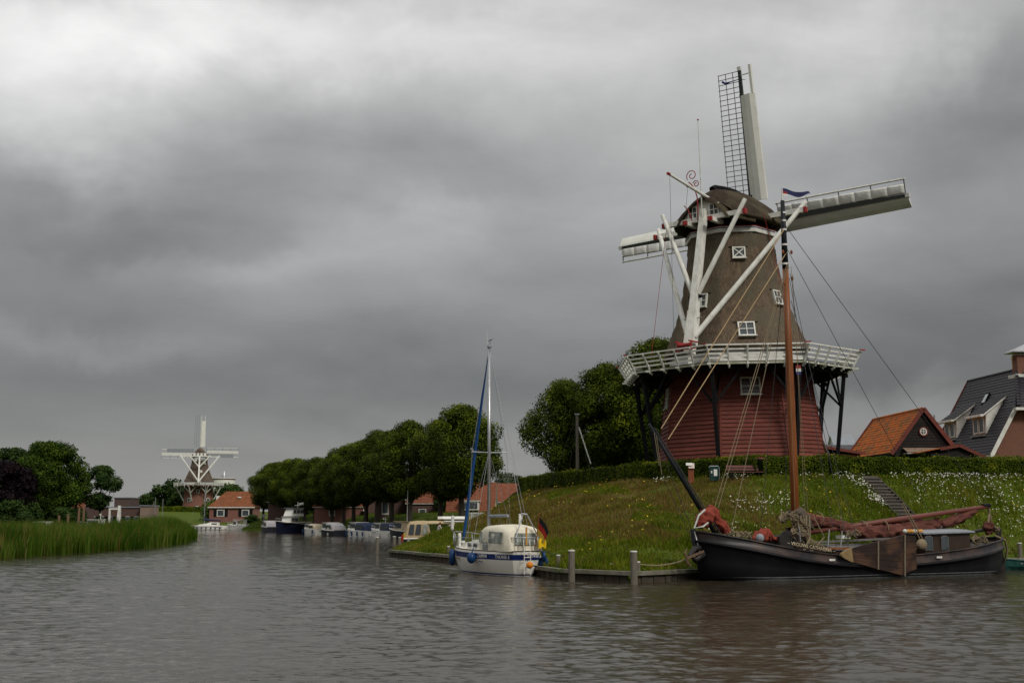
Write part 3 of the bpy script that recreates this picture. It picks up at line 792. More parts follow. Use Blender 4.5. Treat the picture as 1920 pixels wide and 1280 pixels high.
# railing: leaning outwards
def rail_pt(k, t, h):
    R = 8.42+0.62*(h/1.05)
    return oct_pt(k, R, ZD+h)*(1-t)+oct_pt(k+1, R, ZD+h)*t
for k in range(8):
    MB().bar(rail_pt(k, 0, 1.06), rail_pt(k, 1, 1.06), 0.11, 0.09).build('handrail', m_white, mill)
    for h in (0.22, 0.50, 0.78):
        MB().bar(rail_pt(k, 0.004, h), rail_pt(k, 0.996, h), 0.035, 0.125).build('rail_board', m_white, mill)
    for j in range(5):
        t = j/5+0.0
        out = (rail_pt(k, t, 1.05)-rail_pt(k, t, 0)).normalized()
        ou = A(TH+45*k+ (t-0.5)*45*0+ 22.5) if j else A(TH+45*k)
        s_ = V(ou.x, ou.y, 0)*0.075
        MB().bar(rail_pt(k, t, -0.42)+s_, rail_pt(k, t, 1.03)+s_, 0.10, 0.12, up=ou).build('rail_post', m_white, mill)
        MB().bar(rail_pt(k, t, -0.22)+s_*-3, rail_pt(k, t, -0.30)+s_*3.4, 0.12, 0.12).build('post_foot', m_white, mill)
    MB().bar(rail_pt(k, 0, 1.12)-A(TH+45*k+90)*0.32, rail_pt(k, 0, 1.12)+A(TH+45*k)*0.28, 0.10, 0.08).build('corner_tip', m_red, mill)
# struts with their Y braces
for k in range(8):
    foot, top = oct_pt(k, 6.75, -0.2), oct_pt(k, 7.80, ZD-.50)
    MB().bar(foot, top, 0.24, 0.26, up=A(TH+45*k)).build('strut', m_black, mill)
    node = lerp(foot, top, 0.70)
    for sgn in (-1, 1):
        q = oct_pt(k, 7.75, ZD-.50); w_ = oct_pt(k+sgn, 7.75, ZD-.50)
        MB().bar(node, lerp(q, w_, 0.33), 0.13, 0.15).build('brace', m_black, mill)
    MB().bar(node, oct_pt(k, Rbase(ZD-.6)+0.05, ZD-.55), 0.14, 0.15).build('inner_brace', m_black, mill)
    MB().box(oct_pt(k, 7.9, ZD-.62), (0.32, 0.32, 0.30), math.atan2(A(TH+45*k).y, A(TH+45*k).x)).build('strut_head', m_black, mill)

# white wall under the thatch, seen over the railing
ww = MB(); ww.loft([[oct_pt(k, R, z) for k in range(8)] for R, z in ((5.15, ZD), (4.95, rz(15.4)))], True)
ww.build('white_skirt_wall', m_white, mill)
# thatched body
PROF = [(rz(14.78), 5.10), (rz(14.62), 5.38), (rz(14.85), 5.58), (rz(15.5), 5.30), (rz(16.3), 4.97), (rz(17.4), 4.50), (rz(18.5), 4.13), (rz(19.6), 3.86), (rz(20.8), 3.62), (rz(22.0), 3.42), (rz(23.0), 3.30), (rz(23.9), 3.22)]
def oct_r(phi, R, soft=0.35):               # phi measured like A's angle; circumradius R, corners softened
    d = ((phi-TH) % 45)-22.5
    r0 = R*math.cos(rad(22.5))/math.cos(rad(d))
    return lerp(r0, R*0.955, soft)
bd = MB(); rings = []
for z, R in PROF:
    rings.append([V((A(f)*oct_r(f, R, 0.05)).x, (A(f)*oct_r(f, R, .05)).y, z+0.03*math.sin(f*.31+z)) for f in np.arange(0, 360, 5)])
# finer rings for an uneven straw surface
fine_rings = []
for a_, b_ in zip(rings[:-1], rings[1:]):
    for s_ in range(4):
        fine_rings.append([lerp(p, q, s_/4) for p, q in zip(a_, b_)])
fine_rings.append(rings[-1])
for i, rg_ in enumerate(fine_rings):
    for j, p in enumerate(rg_):
        n_ = V(p.x, p.y, 0).normalized(); rg_[j] = p + n_*((0.03 if i % 3 == 0 else 0)+0.06*mnoise.noise(V(p.x*1.1, p.y*1.1, p.z*1.6))+0.045*mnoise.noise(V(p.x*4, p.y*4, p.z*5)))
bd.loft(fine_rings, True)
bd.build('thatched_body', m_thatch, mill, smooth=True)
# faint course line of the newer thatch, a shallow lip
# banding under the cap
def band(name, z0, z1, R0_, R1_, m, n=8):
    mb = MB()
    f = (lambda k, R, z: oct_pt(k, R, z)) if n == 8 else (lambda k, R, z: V((A(360*k/n)*R).x, (A(360*k/n)*R).y, z))
    mb.loft([[f(k, R, z) for k in range(n)] for R, z in ((R0_-.3, z0), (R0_, z0), (R1_, z1), (R1_-.3, z1))], True)
    return mb.build(name, m, mill)
band('white_band', rz(23.50), rz(23.78), 3.40, 3.40, m_white)
band('blue_line', rz(23.782), rz(23.84), 3.42, 3.42, m_blue)
band('white_line', rz(23.842), rz(23.89), 3.43, 3.43, m_white)
band('red_line', rz(23.892), rz(23.95), 3.45, 3.45, m_red)
band('cap_ring', rz(23.955), rz(24.95), 3.18, 3.18, m_black, 32)

# windows of the body and the base
def face_frame(phi_face, z, Rf):
    """centre point, outward normal, sideways and up of the body's face at the angle phi_face"""
    dz = 0.4
    ap = math.cos(rad(22.5))
    n_ = A(phi_face)
    p = n_*(Rf(z)*ap); p = V(p.x, p.y, z)
    q = n_*(Rf(z+dz)*ap); q = V(q.x, q.y, z+dz)
    up = (q-p).normalized(); s_ = V(-n_.y, n_.x, 0); nn = s_.cross(up).normalized()
    if nn.dot(n_) < 0: nn = -nn
    return p, nn, s_, up
def Rbody(z):
    for (z0_, r0_), (z1_, r1_) in zip(PROF[2:-1], PROF[3:]):
        if z <= z1_: return lerp(r0_, r1_, (z-z0_)/(z1_-z0_))
    return PROF[-1][1]
def window(parent, p, n_, s_, up, w, h, nx=2, ny=2, proud=0.10, fw=0.10, frame=None, label=None, cross=False, glass=None, sill=True, inv=None):
    """frame with glazing bars as one part, each pane a sub-part"""
    frame = frame or m_white; glass = glass or m_glass
    c = p+n_*proud
    M = Matrix((s_, n_, up)).transposed()
    mb = MB()
    for sg in (-1, 1):
        mb.box(c+s_*(sg*(w/2-fw/2)), (fw, 0.12, h), M=M)
        mb.box(c+up*(sg*(h/2-fw/2)), (w-2*fw-.004, 0.12, fw), M=M)
    iw, ih = w-2*fw, h-2*fw
    if cross:
        for sg in (-1, 1):
            mb.bar(c-s_*(iw/2*sg)-up*(ih/2), c+s_*(iw/2*sg)+up*(ih/2), 0.07, 0.05 if sg > 0 else 0.06, up=n_)
    else:
        for i in range(1, nx): mb.box(c+s_*(-iw/2+iw*i/nx), (0.055, 0.09, ih), M=M)
        for i in range(1, ny): mb.box(c+up*(-ih/2+ih*i/ny), (iw, 0.085, 0.055), M=M)
    if sill: mb.box(c-up*(h/2+0.04)+n_*0.06, (w+.12, 0.24, 0.07), M=M)
    # the reveal
    for sg in (-1, 1):
        mb.box(c+s_*(sg*(w/2-.03))-n_*(0.06+proud/2+.1), (0.05, proud+.2, h-.01), M=M)
    mb.box(c+up*(h/2-.03)-n_*(0.06+proud/2+.1), (w-.12, proud+.2, 0.05), M=M)
    f = mb.build('window', frame, parent, label, inv=inv)
    for i in range(nx if not cross else 1):
        for j in range(ny if not cross else 1):
            a_, b_ = (iw/nx, ih/ny) if not cross else (iw, ih)
            q = c+s_*(-iw/2+a_*(i+.5))+up*(-ih/2+b_*(j+.5))-n_*0.035
            MB().box(q, (a_-.06, 0.012, b_-.06), M=M).build('pane', glass, f, inv=inv)
    return f
for phi, zc, w, h, rf, kw in ((10.5, rz(16.0), 1.22, 1.15, Rbody, {}), (-34.5, rz(18.45), 0.95, 1.05, Rbody, {}), (55.5, rz(18.6), 0.95, 1.10, Rbody, {}),
                              (10.5, rz(21.9), 0.95, 0.85, Rbody, dict(cross=True)), (10.5, rz(11.95), 1.42, 1.25, Rbase, {}), (-79.5, rz(11.6), 1.2, 1.5, Rbase, dict(glass=m_white2)),
                              (100.5, rz(18.4), 0.95, 1.05, Rbody, {}), (145.5, rz(18.4), 0.95, 1.05, Rbody, {}), (100.5, rz(11.9), 1.3, 1.2, Rbase, {})):
    p, n_, s_, up = face_frame(phi, zc, rf)
    window(mill, p, n_, s_, up, w, h, proud=0.13 if rf is Rbody else 0.10, **kw)
    if rf is Rbody:      # bar of darker straw laid above a window
        MB().bar(p+up*(h/2+.05)-s_*(w*.72)+n_*0.035, p+up*(h/2+.05)+s_*(w*.72)+n_*0.035, 0.10, 0.05, up=up).build('thatch_lip', m_thatch2, mill)

# ---- the cap, turned so that its tail points to the left and towards the viewer
F_ = V(0.63, 0.776, 0); U_ = V(0.776, -0.63, 0)     # F_: towards the sails, U_: to the right
CXY = V(-0.05, 0, 0)
def cp(s, u, z): p = CXY+F_*s+U_*u; return V(p.x, p.y, rz(z))
SEC = [(-3.55, 2.30, 24.75, 26.05), (-3.3, 2.75, 24.65, 26.35), (-2.6, 3.25, 24.52, 26.85), (-1.9, 3.55, 24.45, 27.22), (-0.4, 3.82, 24.40, 27.45), (0.8, 3.85, 24.40, 27.55),
       (2.0, 3.7, 24.42, 27.55), (2.7, 3.3, 24.5, 26.8), (3.5, 2.6, 24.6, 25.9), (4.0, 1.8, 24.8, 25.3)]
cap = MB(); rings = []
for s, w, zb, zt in SEC:
    h = zt-zb; rg_ = []
    for i in range(25):
        t = math.pi*i/24
        cx_ = math.cos(t); sy_ = math.sin(t)
        u = w*(cx_*0.9+0.1*math.copysign(abs(cx_)**.5, cx_)); z = zb+h*(1-abs(cx_)**1.32)**.80
        wob = 0.05*mnoise.noise(V(s*1.3, u*1.3, z*1.3))
        rg_.append(cp(s, u*(1+wob*.4), z+wob))
    # lower inner lip of the straw
    rg_ = [cp(s*0.93, w*0.80, zb+0.05), cp(s*0.97, w*0.93, zb-0.16)]+rg_+[cp(s*0.97, -w*0.93, zb-0.16), cp(s*0.93, -w*0.80, zb+0.05)]
    rings.append(rg_)
cap.loft(rings, False)
n1 = len(rings[0])
cap.add(rings[-1], [tuple(range(n1))])
cap.build('thatched_cap', m_thatch2, mill, smooth=True)
MB().tube([cp(-2.3, 0, 27.08), cp(-1.8, 0, 27.32), cp(-0.4, 0, 27.52), cp(1.2, 0, 27.62), cp(2.1, 0, 27.50)], [0.22, 0.2, 0.17, 0.17, 0.2], 8).build('ridge_board', m_black, mill)
# the white tail gable with its two windows
gz0, gz1 = 24.45, 25.98
gab = MB(); poly = []
for i in range(15):
    t = math.pi*i/14; poly.append(cp(-3.66, 1.95*math.cos(t), gz0+0.35+(gz1-gz0-.35)*(1-abs(math.cos(t))**1.5)))
poly = [cp(-3.66, 1.95, gz0)]+poly+[cp(-3.66, -1.95, gz0)]
gab.prism(poly, F_*0.1); gab.build('tail_gable', m_white, mill)
nb = -F_
for uu in (-1.05, 1.05):
    window(mill, cp(-3.66, uu*.85, 25.12), nb, U_, V(0, 0, 1), 0.80, 0.95, proud=0.06, fw=0.07)
# straw eyebrow over the gable, turned down on both sides
eb = MB(); rg1, rg2, rg3, rg4 = [], [], [], []
for i in range(21):
    t = math.pi*i/20; c_, s2 = math.cos(t), math.sin(t)
    for rg_, s, k, kz in ((rg1, -4.0, 1.0, 0), (rg2, -3.95, 1.10, .22), (rg3, -3.3, 1.22, .42), (rg4, -3.2, 1.0, 0)):
        rg_.append(cp(s, 2.02*k*c_, 24.25+(1.72+kz)*(1-abs(c_)**1.45)**.8))
eb.loft([rg1, rg2, rg3, rg4, rg1], False); eb.build('straw_eyebrow', m_thatch2, mill, smooth=True)
for sg in (-1, 1):
    MB().bar(cp(-3.7, sg*2.2, 24.55), cp(-1.9, sg*3.2, 24.3), 0.28, 0.42).build('cap_sill', m_thatch2, mill)
# white short pieces hanging below the cap edge, as on the ring
for k in range(22):
    ph = -150+k*15
    p0_ = A(ph)*3.34
    MB().box(V(p0_.x, p0_.y, rz(24.62)), (0.42, 0.05, 0.06), math.atan2(A(ph).y, A(ph).x)+math.pi/2).build('ring_batten', m_white2, mill)

# beams through the cap
ZL = 24.78
MB().bar(cp(-0.2, -6.05, ZL), cp(-0.2, 6.35, ZL), 0.34, 0.36).build('long_crossbeam', m_white, mill)
MB().bar(cp(-3.75, -3.25, 24.55), cp(-3.75, 3.35, 24.55), 0.32, 0.34).build('short_crossbeam', m_white, mill)
for s, hw in ((-0.2, 6.35), (-3.75, 3.35)):
    for sg in (-1, 1):
        MB().box(cp(s, sg*(hw+.04), ZL-(0.23 if s < -1 else 0)), (0.2, 0.36, 0.38), math.atan2(U_.y, U_.x)).build('beam_end', m_red, mill)
for sg in (-1, 1):
    MB().bar(cp(-4.6, sg*1.05, 24.25), cp(-2.6, sg*1.05, 24.25), 0.30, 0.30).build('rear_beam', m_white, mill)
    MB().box(cp(-4.65, sg*1.05, 24.25), (0.22, 0.31, 0.31), math.atan2(F_.y, F_.x)).build('beam_end', m_red, mill)
def tp(z):                                   # the tail pole's centre at height z
    t = (25.6-z)/(25.6-14.25); return cp(lerp(-3.75, -6.55, t), lerp(.15, 0, t), z)
MB().bar(tp(25.15), tp(14.3), 0.40, 0.52, up=F_, w2=0.62, h2=0.62).build('tail_pole', m_white, mill)
MB().bar(tp(17.4), tp(14.9), 0.66, 0.66, up=F_, w2=0.74, h2=0.74).build('pole_cheek', m_white, mill)
for sg in (-1, 1):
    q = cp(-0.28, sg*5.9, ZL); e = tp(15.5)+U_*sg*0.25; d = (q-e).normalized()
    MB().tube([e, lerp(e, q, .5), q+d*0.9], [0.20, 0.19, 0.165], 10).build('long_brace', m_white, mill)
    q = cp(-3.98, sg*3.05, 24.55); e = tp(18.7)+U_*sg*0.2; d = (q-e).normalized()
    MB().tube([e, q+d*1.0], [0.19, 0.155], 10).build('short_brace', m_white, mill)
    MB().bar(tp(18.6)+U_*(sg*.3), tp(18.4)+U_*(sg*.3), 0.5, 0.12).build('pole_iron', m_black, mill)
    MB().tube([tp(16.9)-U_*.75, tp(16.9)+U_*.75], 0.035, 6).build('bolt', m_steel, mill)
# red capstan at the foot of the tail pole
cp_ = tp(14.9)
cap_m = MB()
for sg in (-1, 1):
    cap_m.bar(cp(-7.2, sg*.55, 14.35), cp(-7.2, sg*.55, 15.15), 0.12, 0.12)
    cap_m.bar(cp(-6.3, sg*.55, 15.1), cp(-7.5, sg*.55, 15.1), 0.10, 0.10)
cap_m.bar(cp(-7.2, -.9, 14.6), cp(-7.2, .9, 14.6), 0.12, 0.12)
cap_m.tube([cp(-7.2, -.5, 14.85), cp(-7.2, .5, 14.85)], 0.16, 10)
cap_m.build('capstan', m_red, mill)
MB().bar(tp(14.6)+V(0, 0, -.1), tp(14.3)+V(0, 0, -0.85), 0.3, 0.3).build('pole_shoe', m_white, mill)
# small dormer hole in the straw behind the pole, with a grey door
# crane boom and its line, flag pole, iron scroll
tip = cp(-8.0, -0.15, 27.05)
MB().tube([cp(-2.9, 0.45, 25.95), tip], [0.13, 0.09], 8).build('crane_boom', m_white, mill)
MB().tube([tip, tip+(tip-cp(-2.9, .45, 26.35)).normalized()*.25], 0.11, 8).build('boom_tip', m_red, mill)
MB().tube([tip, cp(-7.6, -0.6, 14.4)], 0.012, 4).build('hauling_line', m_rope_dk, mill)
MB().tube([cp(-4.25, 0.18, 24.6), cp(-4.25, 0.18, 31.9)], [0.05, 0.025], 6).build('flag_pole', m_white2, mill)
MB().ball(cp(-4.25, 0.18, 31.93), 0.07).build('pole_knob', m_red, mill)
sc_ = MB(); base_ = cp(-4.5, -0.05, 24.3)
def sp(du, dz): return base_+U_*du+V(0, 0, dz)
curve = [sp(0, 0), sp(.05, 1.1), sp(0.02, 1.8), sp(-.12, 2.3), sp(-.38, 2.75), sp(-.62, 3.0)]
sc_.tube(curve, 0.045, 6)
def spiral(c, r0, a0, turns, sg=1): return [c+U_*(r0*(1-.75*i/28)*math.cos(a0+sg*turns*2*math.pi*i/28))+V(0, 0, r0*(1-.75*i/28)*math.sin(a0+sg*turns*2*math.pi*i/28)) for i in range(29)]
sc_.tube(spiral(sp(-.35, 3.45), .45, rad(215), 1.35, -1), 0.035, 5)
sc_.tube(spiral(sp(-.02, 2.75), .28, rad(160), 1.3, -1), 0.035, 5)
sc_.ball(sp(-.72, 2.75), 0.13); sc_.tube([sp(-.35, .0)-F_*.2, sp(-.75, .9), sp(-1.1, 1.3)], 0.035, 5)
sc_.build('iron_scroll', m_red, mill, smooth=True)
MB().tube([sp(-.72, 2.65), cp(-4.6, -1.0, 24.9)], 0.012, 4).build('brake_line', m_rope_dk, mill)
MB().tube([cp(-1.2, 3.55, 24.9), cp(-1.6, 4.9, 19.2)], 0.016, 4).build('red_line_rope', m_red, mill)
MB().tube([cp(-3.6, -3.2, 24.8), cp(-5.9, -3.6, 14.4)], 0.016, 4).build('red_line_rope', m_red, mill)

# ---- the sails
HUB = cp(4.15, -.1, 25.6)
TL = rad(6)
Fs = F_*math.cos(TL)+V(0, 0, math.sin(TL)); Vs = V(0, 0, math.cos(TL))-F_*math.sin(TL)
MB().tube([cp(2.6, 0, 25.3), HUB+Fs*0.6], [0.35, 0.42], 12).build('windshaft', m_black, mill)
m_stock = mat('sail_stock', (0.03, 0.035, 0.033), rough=0.5)
m_lath = mat('sail_lath', (0.07, 0.06, 0.05), (0.05, 0.045, 0.04), rough=0.7)
m_board = mat('sail_board', (0.66, 0.66, 0.60), (0.56, 0.56, 0.50), rough=0.6, scale=1.2, detail=6)
m_cloth = mat('sail_cloth', (0.66, 0.65, 0.61), (0.50, 0.50, 0.46), rough=0.8, scale=3, bump=0.03, bscale=6)
LB = 12.55
SHAPE = lambda w: ((-.12, -.14), (-.35*w, -.06), (-.7*w, .16), (-w, .40), (-1.02*w, .43), (-w, .49), (-.6*w, .30), (-.12, .06))
def blade(D, Sd, kind, label):
    """D along the sail, Sd towards its lattice side, Bk backwards (towards the cap)"""
    Bk = -Fs; off = Fs*(0.28 if abs(D.dot(Vs)) > .5 else -0.05); o = HUB+off
    pt = lambda r, s, b=0: o+D*r+Sd*s+Bk*b
    stock = MB().bar(pt(0, 0), pt(LB, 0), 0.42, 0.36, up=Bk, w2=0.22, h2=0.2).build('sail', m_stock, mill, label)
    tw = lambda r: rad(lerp(20, 4, r/LB))         # twist: the lattice's free edge swings back towards the cap at the heel
    lt = lambda r, s: pt(r, s*math.cos(tw(r)), s*math.sin(tw(r))-0.05)
    r0, r1 = 2.35, 12.3
    # board (streamlined leading edge)
    for (ra, rb) in ((1.75, 4.6), (4.605, 7.4), (7.405, 10.25))+(() if kind == 'bare' else ((10.255, 12.5),)):
        rings = []
        for i in range(5):
            r = lerp(ra, rb, i/4); w = lerp(1.42, 1.12, r/LB)*(1 if kind == 'bare' else .76); rg_ = []
            for s, b in SHAPE(w) if kind == 'furled' else ((-.12, -.04), (-.35*w, -.20), (-.7*w, -.24), (-w, -.05), (-1.04*w, .03), (-w, .06), (-.6*w, -.10), (-.12, .06)):
                rg_.append(pt(r, s+(.16 if kind == 'bare' and s > -.2 else 0), -b+(.12 if kind == 'bare' else -.10)))
            rings.append(rg_)
        MB().loft(rings, True, True).build('wind_board', m_board, stock, smooth=False)
    if kind != 'plain':
        pass
    if kind == 'bare':
        MB().bar(pt(10.25, -1.02, .12), pt(12.55, -.98, .10), 0.20, 0.24, up=Bk).build('board_spar', m_board, stock)
        MB().bar(pt(11.9, -.1, .05), pt(11.9, -.9, .08), 0.07, 0.07, up=Bk).build('board_tie', m_board, stock)
    wl = 1.85 if kind == 'bare' else 1.42
    n = 25
    if kind == 'bare':
        for i in range(n):
            r = lerp(r0, r1, i/(n-1))
            MB().bar(lt(r, -.05), lt(r, wl+.06), 0.045, 0.045, up=Bk).build('sail_bar', m_lath, stock)
        for s in (wl*.34, wl*.67, wl): MB().tube([lt(lerp(r0, r1, q/8), s) for q in range(9)], 0.030, 5).build('hem_lath', m_lath, stock)
        # a rolled scrap of blue cloth near the tip
        MB().tube([lt(11.75, 1.55), lt(11.55, 1.3), lt(11.6, .8), lt(11.65, .1), lt(11.5, -.4)], [.10, .10, .04, .03, .02], 6).build('cloth_scrap', m_blue, stock)
        MB().tube([lt(11.0, .05), lt(10.3, .14), lt(9.6, .05)], [.03, .10, .03], 6).build('cloth_scrap', m_black, stock)
    else:
        for i in range(5):
            r = lerp(r0, r1, i/4)
            MB().bar(lt(r, -.05), lt(r, wl*.92), 0.06, 0.06, up=Bk).build('sail_bar', m_lath, stock)
        MB().tube([lt(lerp(r0-.1, r1+.1, q/8), wl*.86) for q in range(9)], 0.075, 6).build('hem_lath', m_white, stock)
        for i in range(8):       # furled canvas lashed along the lattice, in bulging lengths
            ra, rb = lerp(r0, r1, i/8)+.01, lerp(r0, r1, (i+1)/8)-.01; rings = []
            for q in range(5):
                r = lerp(ra, rb, q/4); fat = .8+0.06*math.sin(math.pi*q/4)+.05*math.sin(i*2.1)
                w = lerp(.86, .72, r/LB)*(1+.03*math.sin(i*1.7)); rg_ = []
                for a_ in range(8):
                    t = 2*math.pi*a_/8; rg_.append(lt(r, .13+w/2*(1+math.cos(t)))+Bk*(0.13+.055*fat*math.sin(t)))
                rings.append(rg_)
            MB().loft(rings, True, True).build('furled_canvas', m_cloth, stock, smooth=True)
    MB().bar(pt(LB-.25, 0), pt(LB+.06, 0), 0.27, 0.25, up=Bk).build('stock_tip', m_white2, stock)
    MB().bar(pt(.3, 0, .0), pt(2.3, 0, 0), 0.50, 0.44, up=Bk).build('stock_cheek', m_white2 if kind == 'furled' else m_stock, stock)
    return stock
blade(Vs, -U_, 'bare', 'upright sail with open lattice and pale curved board')
blade(U_, Vs, 'furled', 'sail pointing right with white furled canvas along it')
blade(-Vs, U_, 'bare', None)
blade(-U_, -Vs, 'furled', 'sail pointing left behind the tail poles')
# small coloured flag under the gallery
fp = oct_pt(1, 8.2, ZD-.35)+A(20)*.0
for i, m in enumerate((m_red, m_white, m_blue)):
    MB().box(fp+V(-0.35, -.3, -.15-i*.22), (0.34, .02, .215)).build('bunting_stripe', m, mill)
# diagonal steps of the base on the right: a leaning plank
q0, q1 = oct_pt(2, Rbase(0)+.9, 0)-A(78)*.1, oct_pt(2, Rbase(2.6)+.05, 2.9)
MB().bar(q0, q1, 0.22, 0.10).build('leaning_plank', m_oldwood, mill)

# ------------------------------------------------------------------ things by the mill on the rampart
# red shed against the base, on the right
sh0 = atx(1570, 93, MZ)
shed = thing('shed', 'low red boarded shed with a sloping roof at the right foot of the big windmill', 'shed', (sh0.x, sh0.y, MZ), rz=rad(6))
MB().box((0, 1.5, 1.15), (3.6, 3.0, 2.5)).build('wall_core', m_black, shed)
for i in range(9):
    MB().box((0, -.03, 0.15+i*.26), (3.7, .06, .25), M=Matrix.Rotation(rad(-6), 3, 'X')).build('board', m_redboard, shed)
MB().prism([(-2.0, -.25, 2.97), (2.2, -.25, 2.35), (2.2, -.25, 2.47), (-2.0, -.25, 3.09)], (0, 3.5, 0)).build('roof', m_black, shed)
MB().prism([(-2.0, -.30, 2.90), (2.22, -.30, 2.28), (2.22, -.30, 2.50), (-2.0, -.30, 3.12)], (0, .045, 0)).build('verge_board', m_redboard, shed)
MB().box((1.88, -.08, 1.0), (.16, .12, 2.1)).build('corner_post', m_oldwood, shed)

# signpost, bin, bench in front of the hedge
def ground_at(px, Y): p = atx(px, Y, 5.2); return V(p.x, Y, hz(p.x, Y))
g = ground_at(1296, 79.9)
info = thing('information_post', 'rusty steel post with a slanted white information panel before the hedge', 'information sign', g)
m_corten = mat('corten', (0.20, 0.065, 0.025), (0.14, 0.045, 0.02), rough=0.8, scale=6)
m_pink = mat('panel_print', (0.60, 0.52, 0.46), (0.50, 0.38, 0.34), rough=0.5, scale=7)
MB().box((0, 0, .55), (.36, .14, 1.2)).build('post', m_corten, info)
MB().box((0.02, -.10, 1.18), (.38, .05, .36), M=Matrix.Rotation(rad(-20), 3, 'X')).build('panel', m_pink, info)
MB().box((-.14, -.13, 1.28), (.40, .04, .20), M=Matrix.Rotation(rad(-30), 3, 'X')).build('panel_wing', m_white, info)
g = ground_at(1339, 78.6)
binn = thing('litter_bin', 'dark green litter bin with a white notice and a steel frame before the hedge', 'litter bin', g)
m_green = mat('bin_green', (0.015, 0.05, 0.045), rough=0.5)
MB().loft([[V(-.24, -.18, .12), V(.24, -.18, .12), V(.24, .18, .12), V(-.24, .18, .12)], [V(-.29, -.23, .95), V(.29, -.23, .95), V(.29, .23, .95), V(-.29, .23, .95)]], True, True).build('body', m_green, binn)
MB().tube([(.33, -.1, -.1), (.33, -.1, .9), (.26, -.1, 1.04), (-.28, -.1, 1.04), (-.33, -.1, .95)], .028, 6).build('frame', m_steel, binn)
MB().box((.06, -.235, .62), (.22, .012, .42), M=Matrix.Rotation(rad(-3), 3, 'X')).build('notice', m_white, binn)
MB().box((-.19, -.228, .66), (.1, .012, .16), M=Matrix.Rotation(rad(-3), 3, 'X')).build('sticker', m_white2, binn)
MB().box((0, 0, 1.0), (.5, .4, .05)).build('lid', m_green, binn)
g = ground_at(1397, 77.5)
bench = thing('park_bench', 'red brown slatted bench standing before the hedge under the big windmill', 'bench', g, rz=rad(6))
m_bench = mat('bench_slats', (0.13, 0.045, 0.04), (0.09, 0.035, 0.03), rough=0.6, per_object=0.15)
for i, z in enumerate((.62, .80)): MB().box((0, .22+.05*i, z), (2.3, .045, .13), M=Matrix.Rotation(rad(-12), 3, 'X')).build('back_slat', m_bench, bench)
for i in range(3): MB().box((0, -.22+.16*i, .44), (2.3, .13, .045)).build('seat_slat', m_bench, bench)
for x in (-.85, .85):
    MB().bar((x, -.2, -.1), (x, -.2, .42), .07, .07).bar((x, .2, -.1), (x, .28, .86), .06, .06).bar((x, -.25, .4), (x, .24, .4), .06, .05).build('leg', m_black, bench)

# old wooden mast behind the hedge, with a white spar
o = atx(1083, 104, 5.2)
omast = thing('derrick_mast', 'old grey wooden mast with a white slanting spar behind the hedge, before big trees', 'mast', o)
zt = at(1080, 777, 104).z-o.z
MB().tube([(0, 0, -.3), (0, 0, zt)], [.16, .12], 10).build('pole', m_oldwood, omast)
MB().box((0, 0, zt+.03), (.42, .3, .1)).build('mast_cap', m_steel, omast)
MB().tube([(.14, -.1, zt-1.1), (1.12, -.2, zt-4.2)], .055, 8).build('spar', m_white, omast)
for (x, y) in ((-2.4, 0), (-.9, 1), (1.3, -.3)): MB().tube([(0, 0, zt-.1), (x, y, 0.2)], .014, 4).build('stay', m_rope_dk, omast)

# parked cars behind the hedge, only their upper halves show
m_carpaint = mat('car_dark', (0.02, 0.022, 0.026), rough=0.25, spec=.6)
m_carwhite = mat('car_silver', (0.35, 0.36, 0.37), rough=0.3, spec=.6)
m_tyre = mat('tyre', (0.015, 0.015, 0.015), rough=0.9)
def car(px, Y, rz_, m, label):
    p = atx(px, Y, 5.0); z = hz(p.x, p.y)
    t = thing('parked_car', label, 'car', (p.x, p.y, z), rz=rz_, group='cars parked behind the rampart hedge')
    side = [(-2.1, .3), (-2.15, .75), (-2.0, .95), (-1.75, 1.0), (-1.35, 1.45), (-.9, 1.58), (.5, 1.6), (.9, 1.5), (1.4, 1.05), (2.0, .9), (2.15, .65), (2.12, .3)]
    MB().prism([V(x, -.86, z_*.985) for x, z_ in side if z_ <= 1.06 or True], (0, 1.72, 0)).build('body', m, t)
    MB().prism([V(x, -.88, z_) for x, z_ in ((-1.55, 1.05), (-1.25, 1.42), (-.85, 1.5), (.45, 1.5), (.8, 1.42), (1.2, 1.05))], (0, 1.76, 0)).build('side_glass', m_glass, t)
    for x in (-1.35, 1.35):
        for y in (-.8, .8):
            w = MB().tube([(x, y-.1, .32), (x, y+.1, .32)], .33, 14).build('wheel', m_tyre, t)
    MB().tube([(-1.0, -.62, 1.63), (.6, -.62, 1.65)], .025, 5).tube([(-1.0, .62, 1.63), (.6, .62, 1.65)], .025, 5).build('roof_rail', m_steel, t)
    return t
car(1197, 97, rad(8), m_carpaint, 'dark car behind the hedge, its roof between the mill struts and the lime trees')
# ================================================================== THE SAILING BARGE
BO = V(8.55, 55.6, 0)                                   # stem at the waterline level
BD = V(16.35, 8.2, 0); BL = BD.length; BD = BD.normalized()
BN = V(BD.y, -BD.x, 0)                                  # towards the viewer
barge = thing('sailing_barge', 'black sailing barge with lowered red brown sails and tall varnished mast below the windmill', 'sailing barge', BO, rz=math.atan2(BD.y, BD.x))
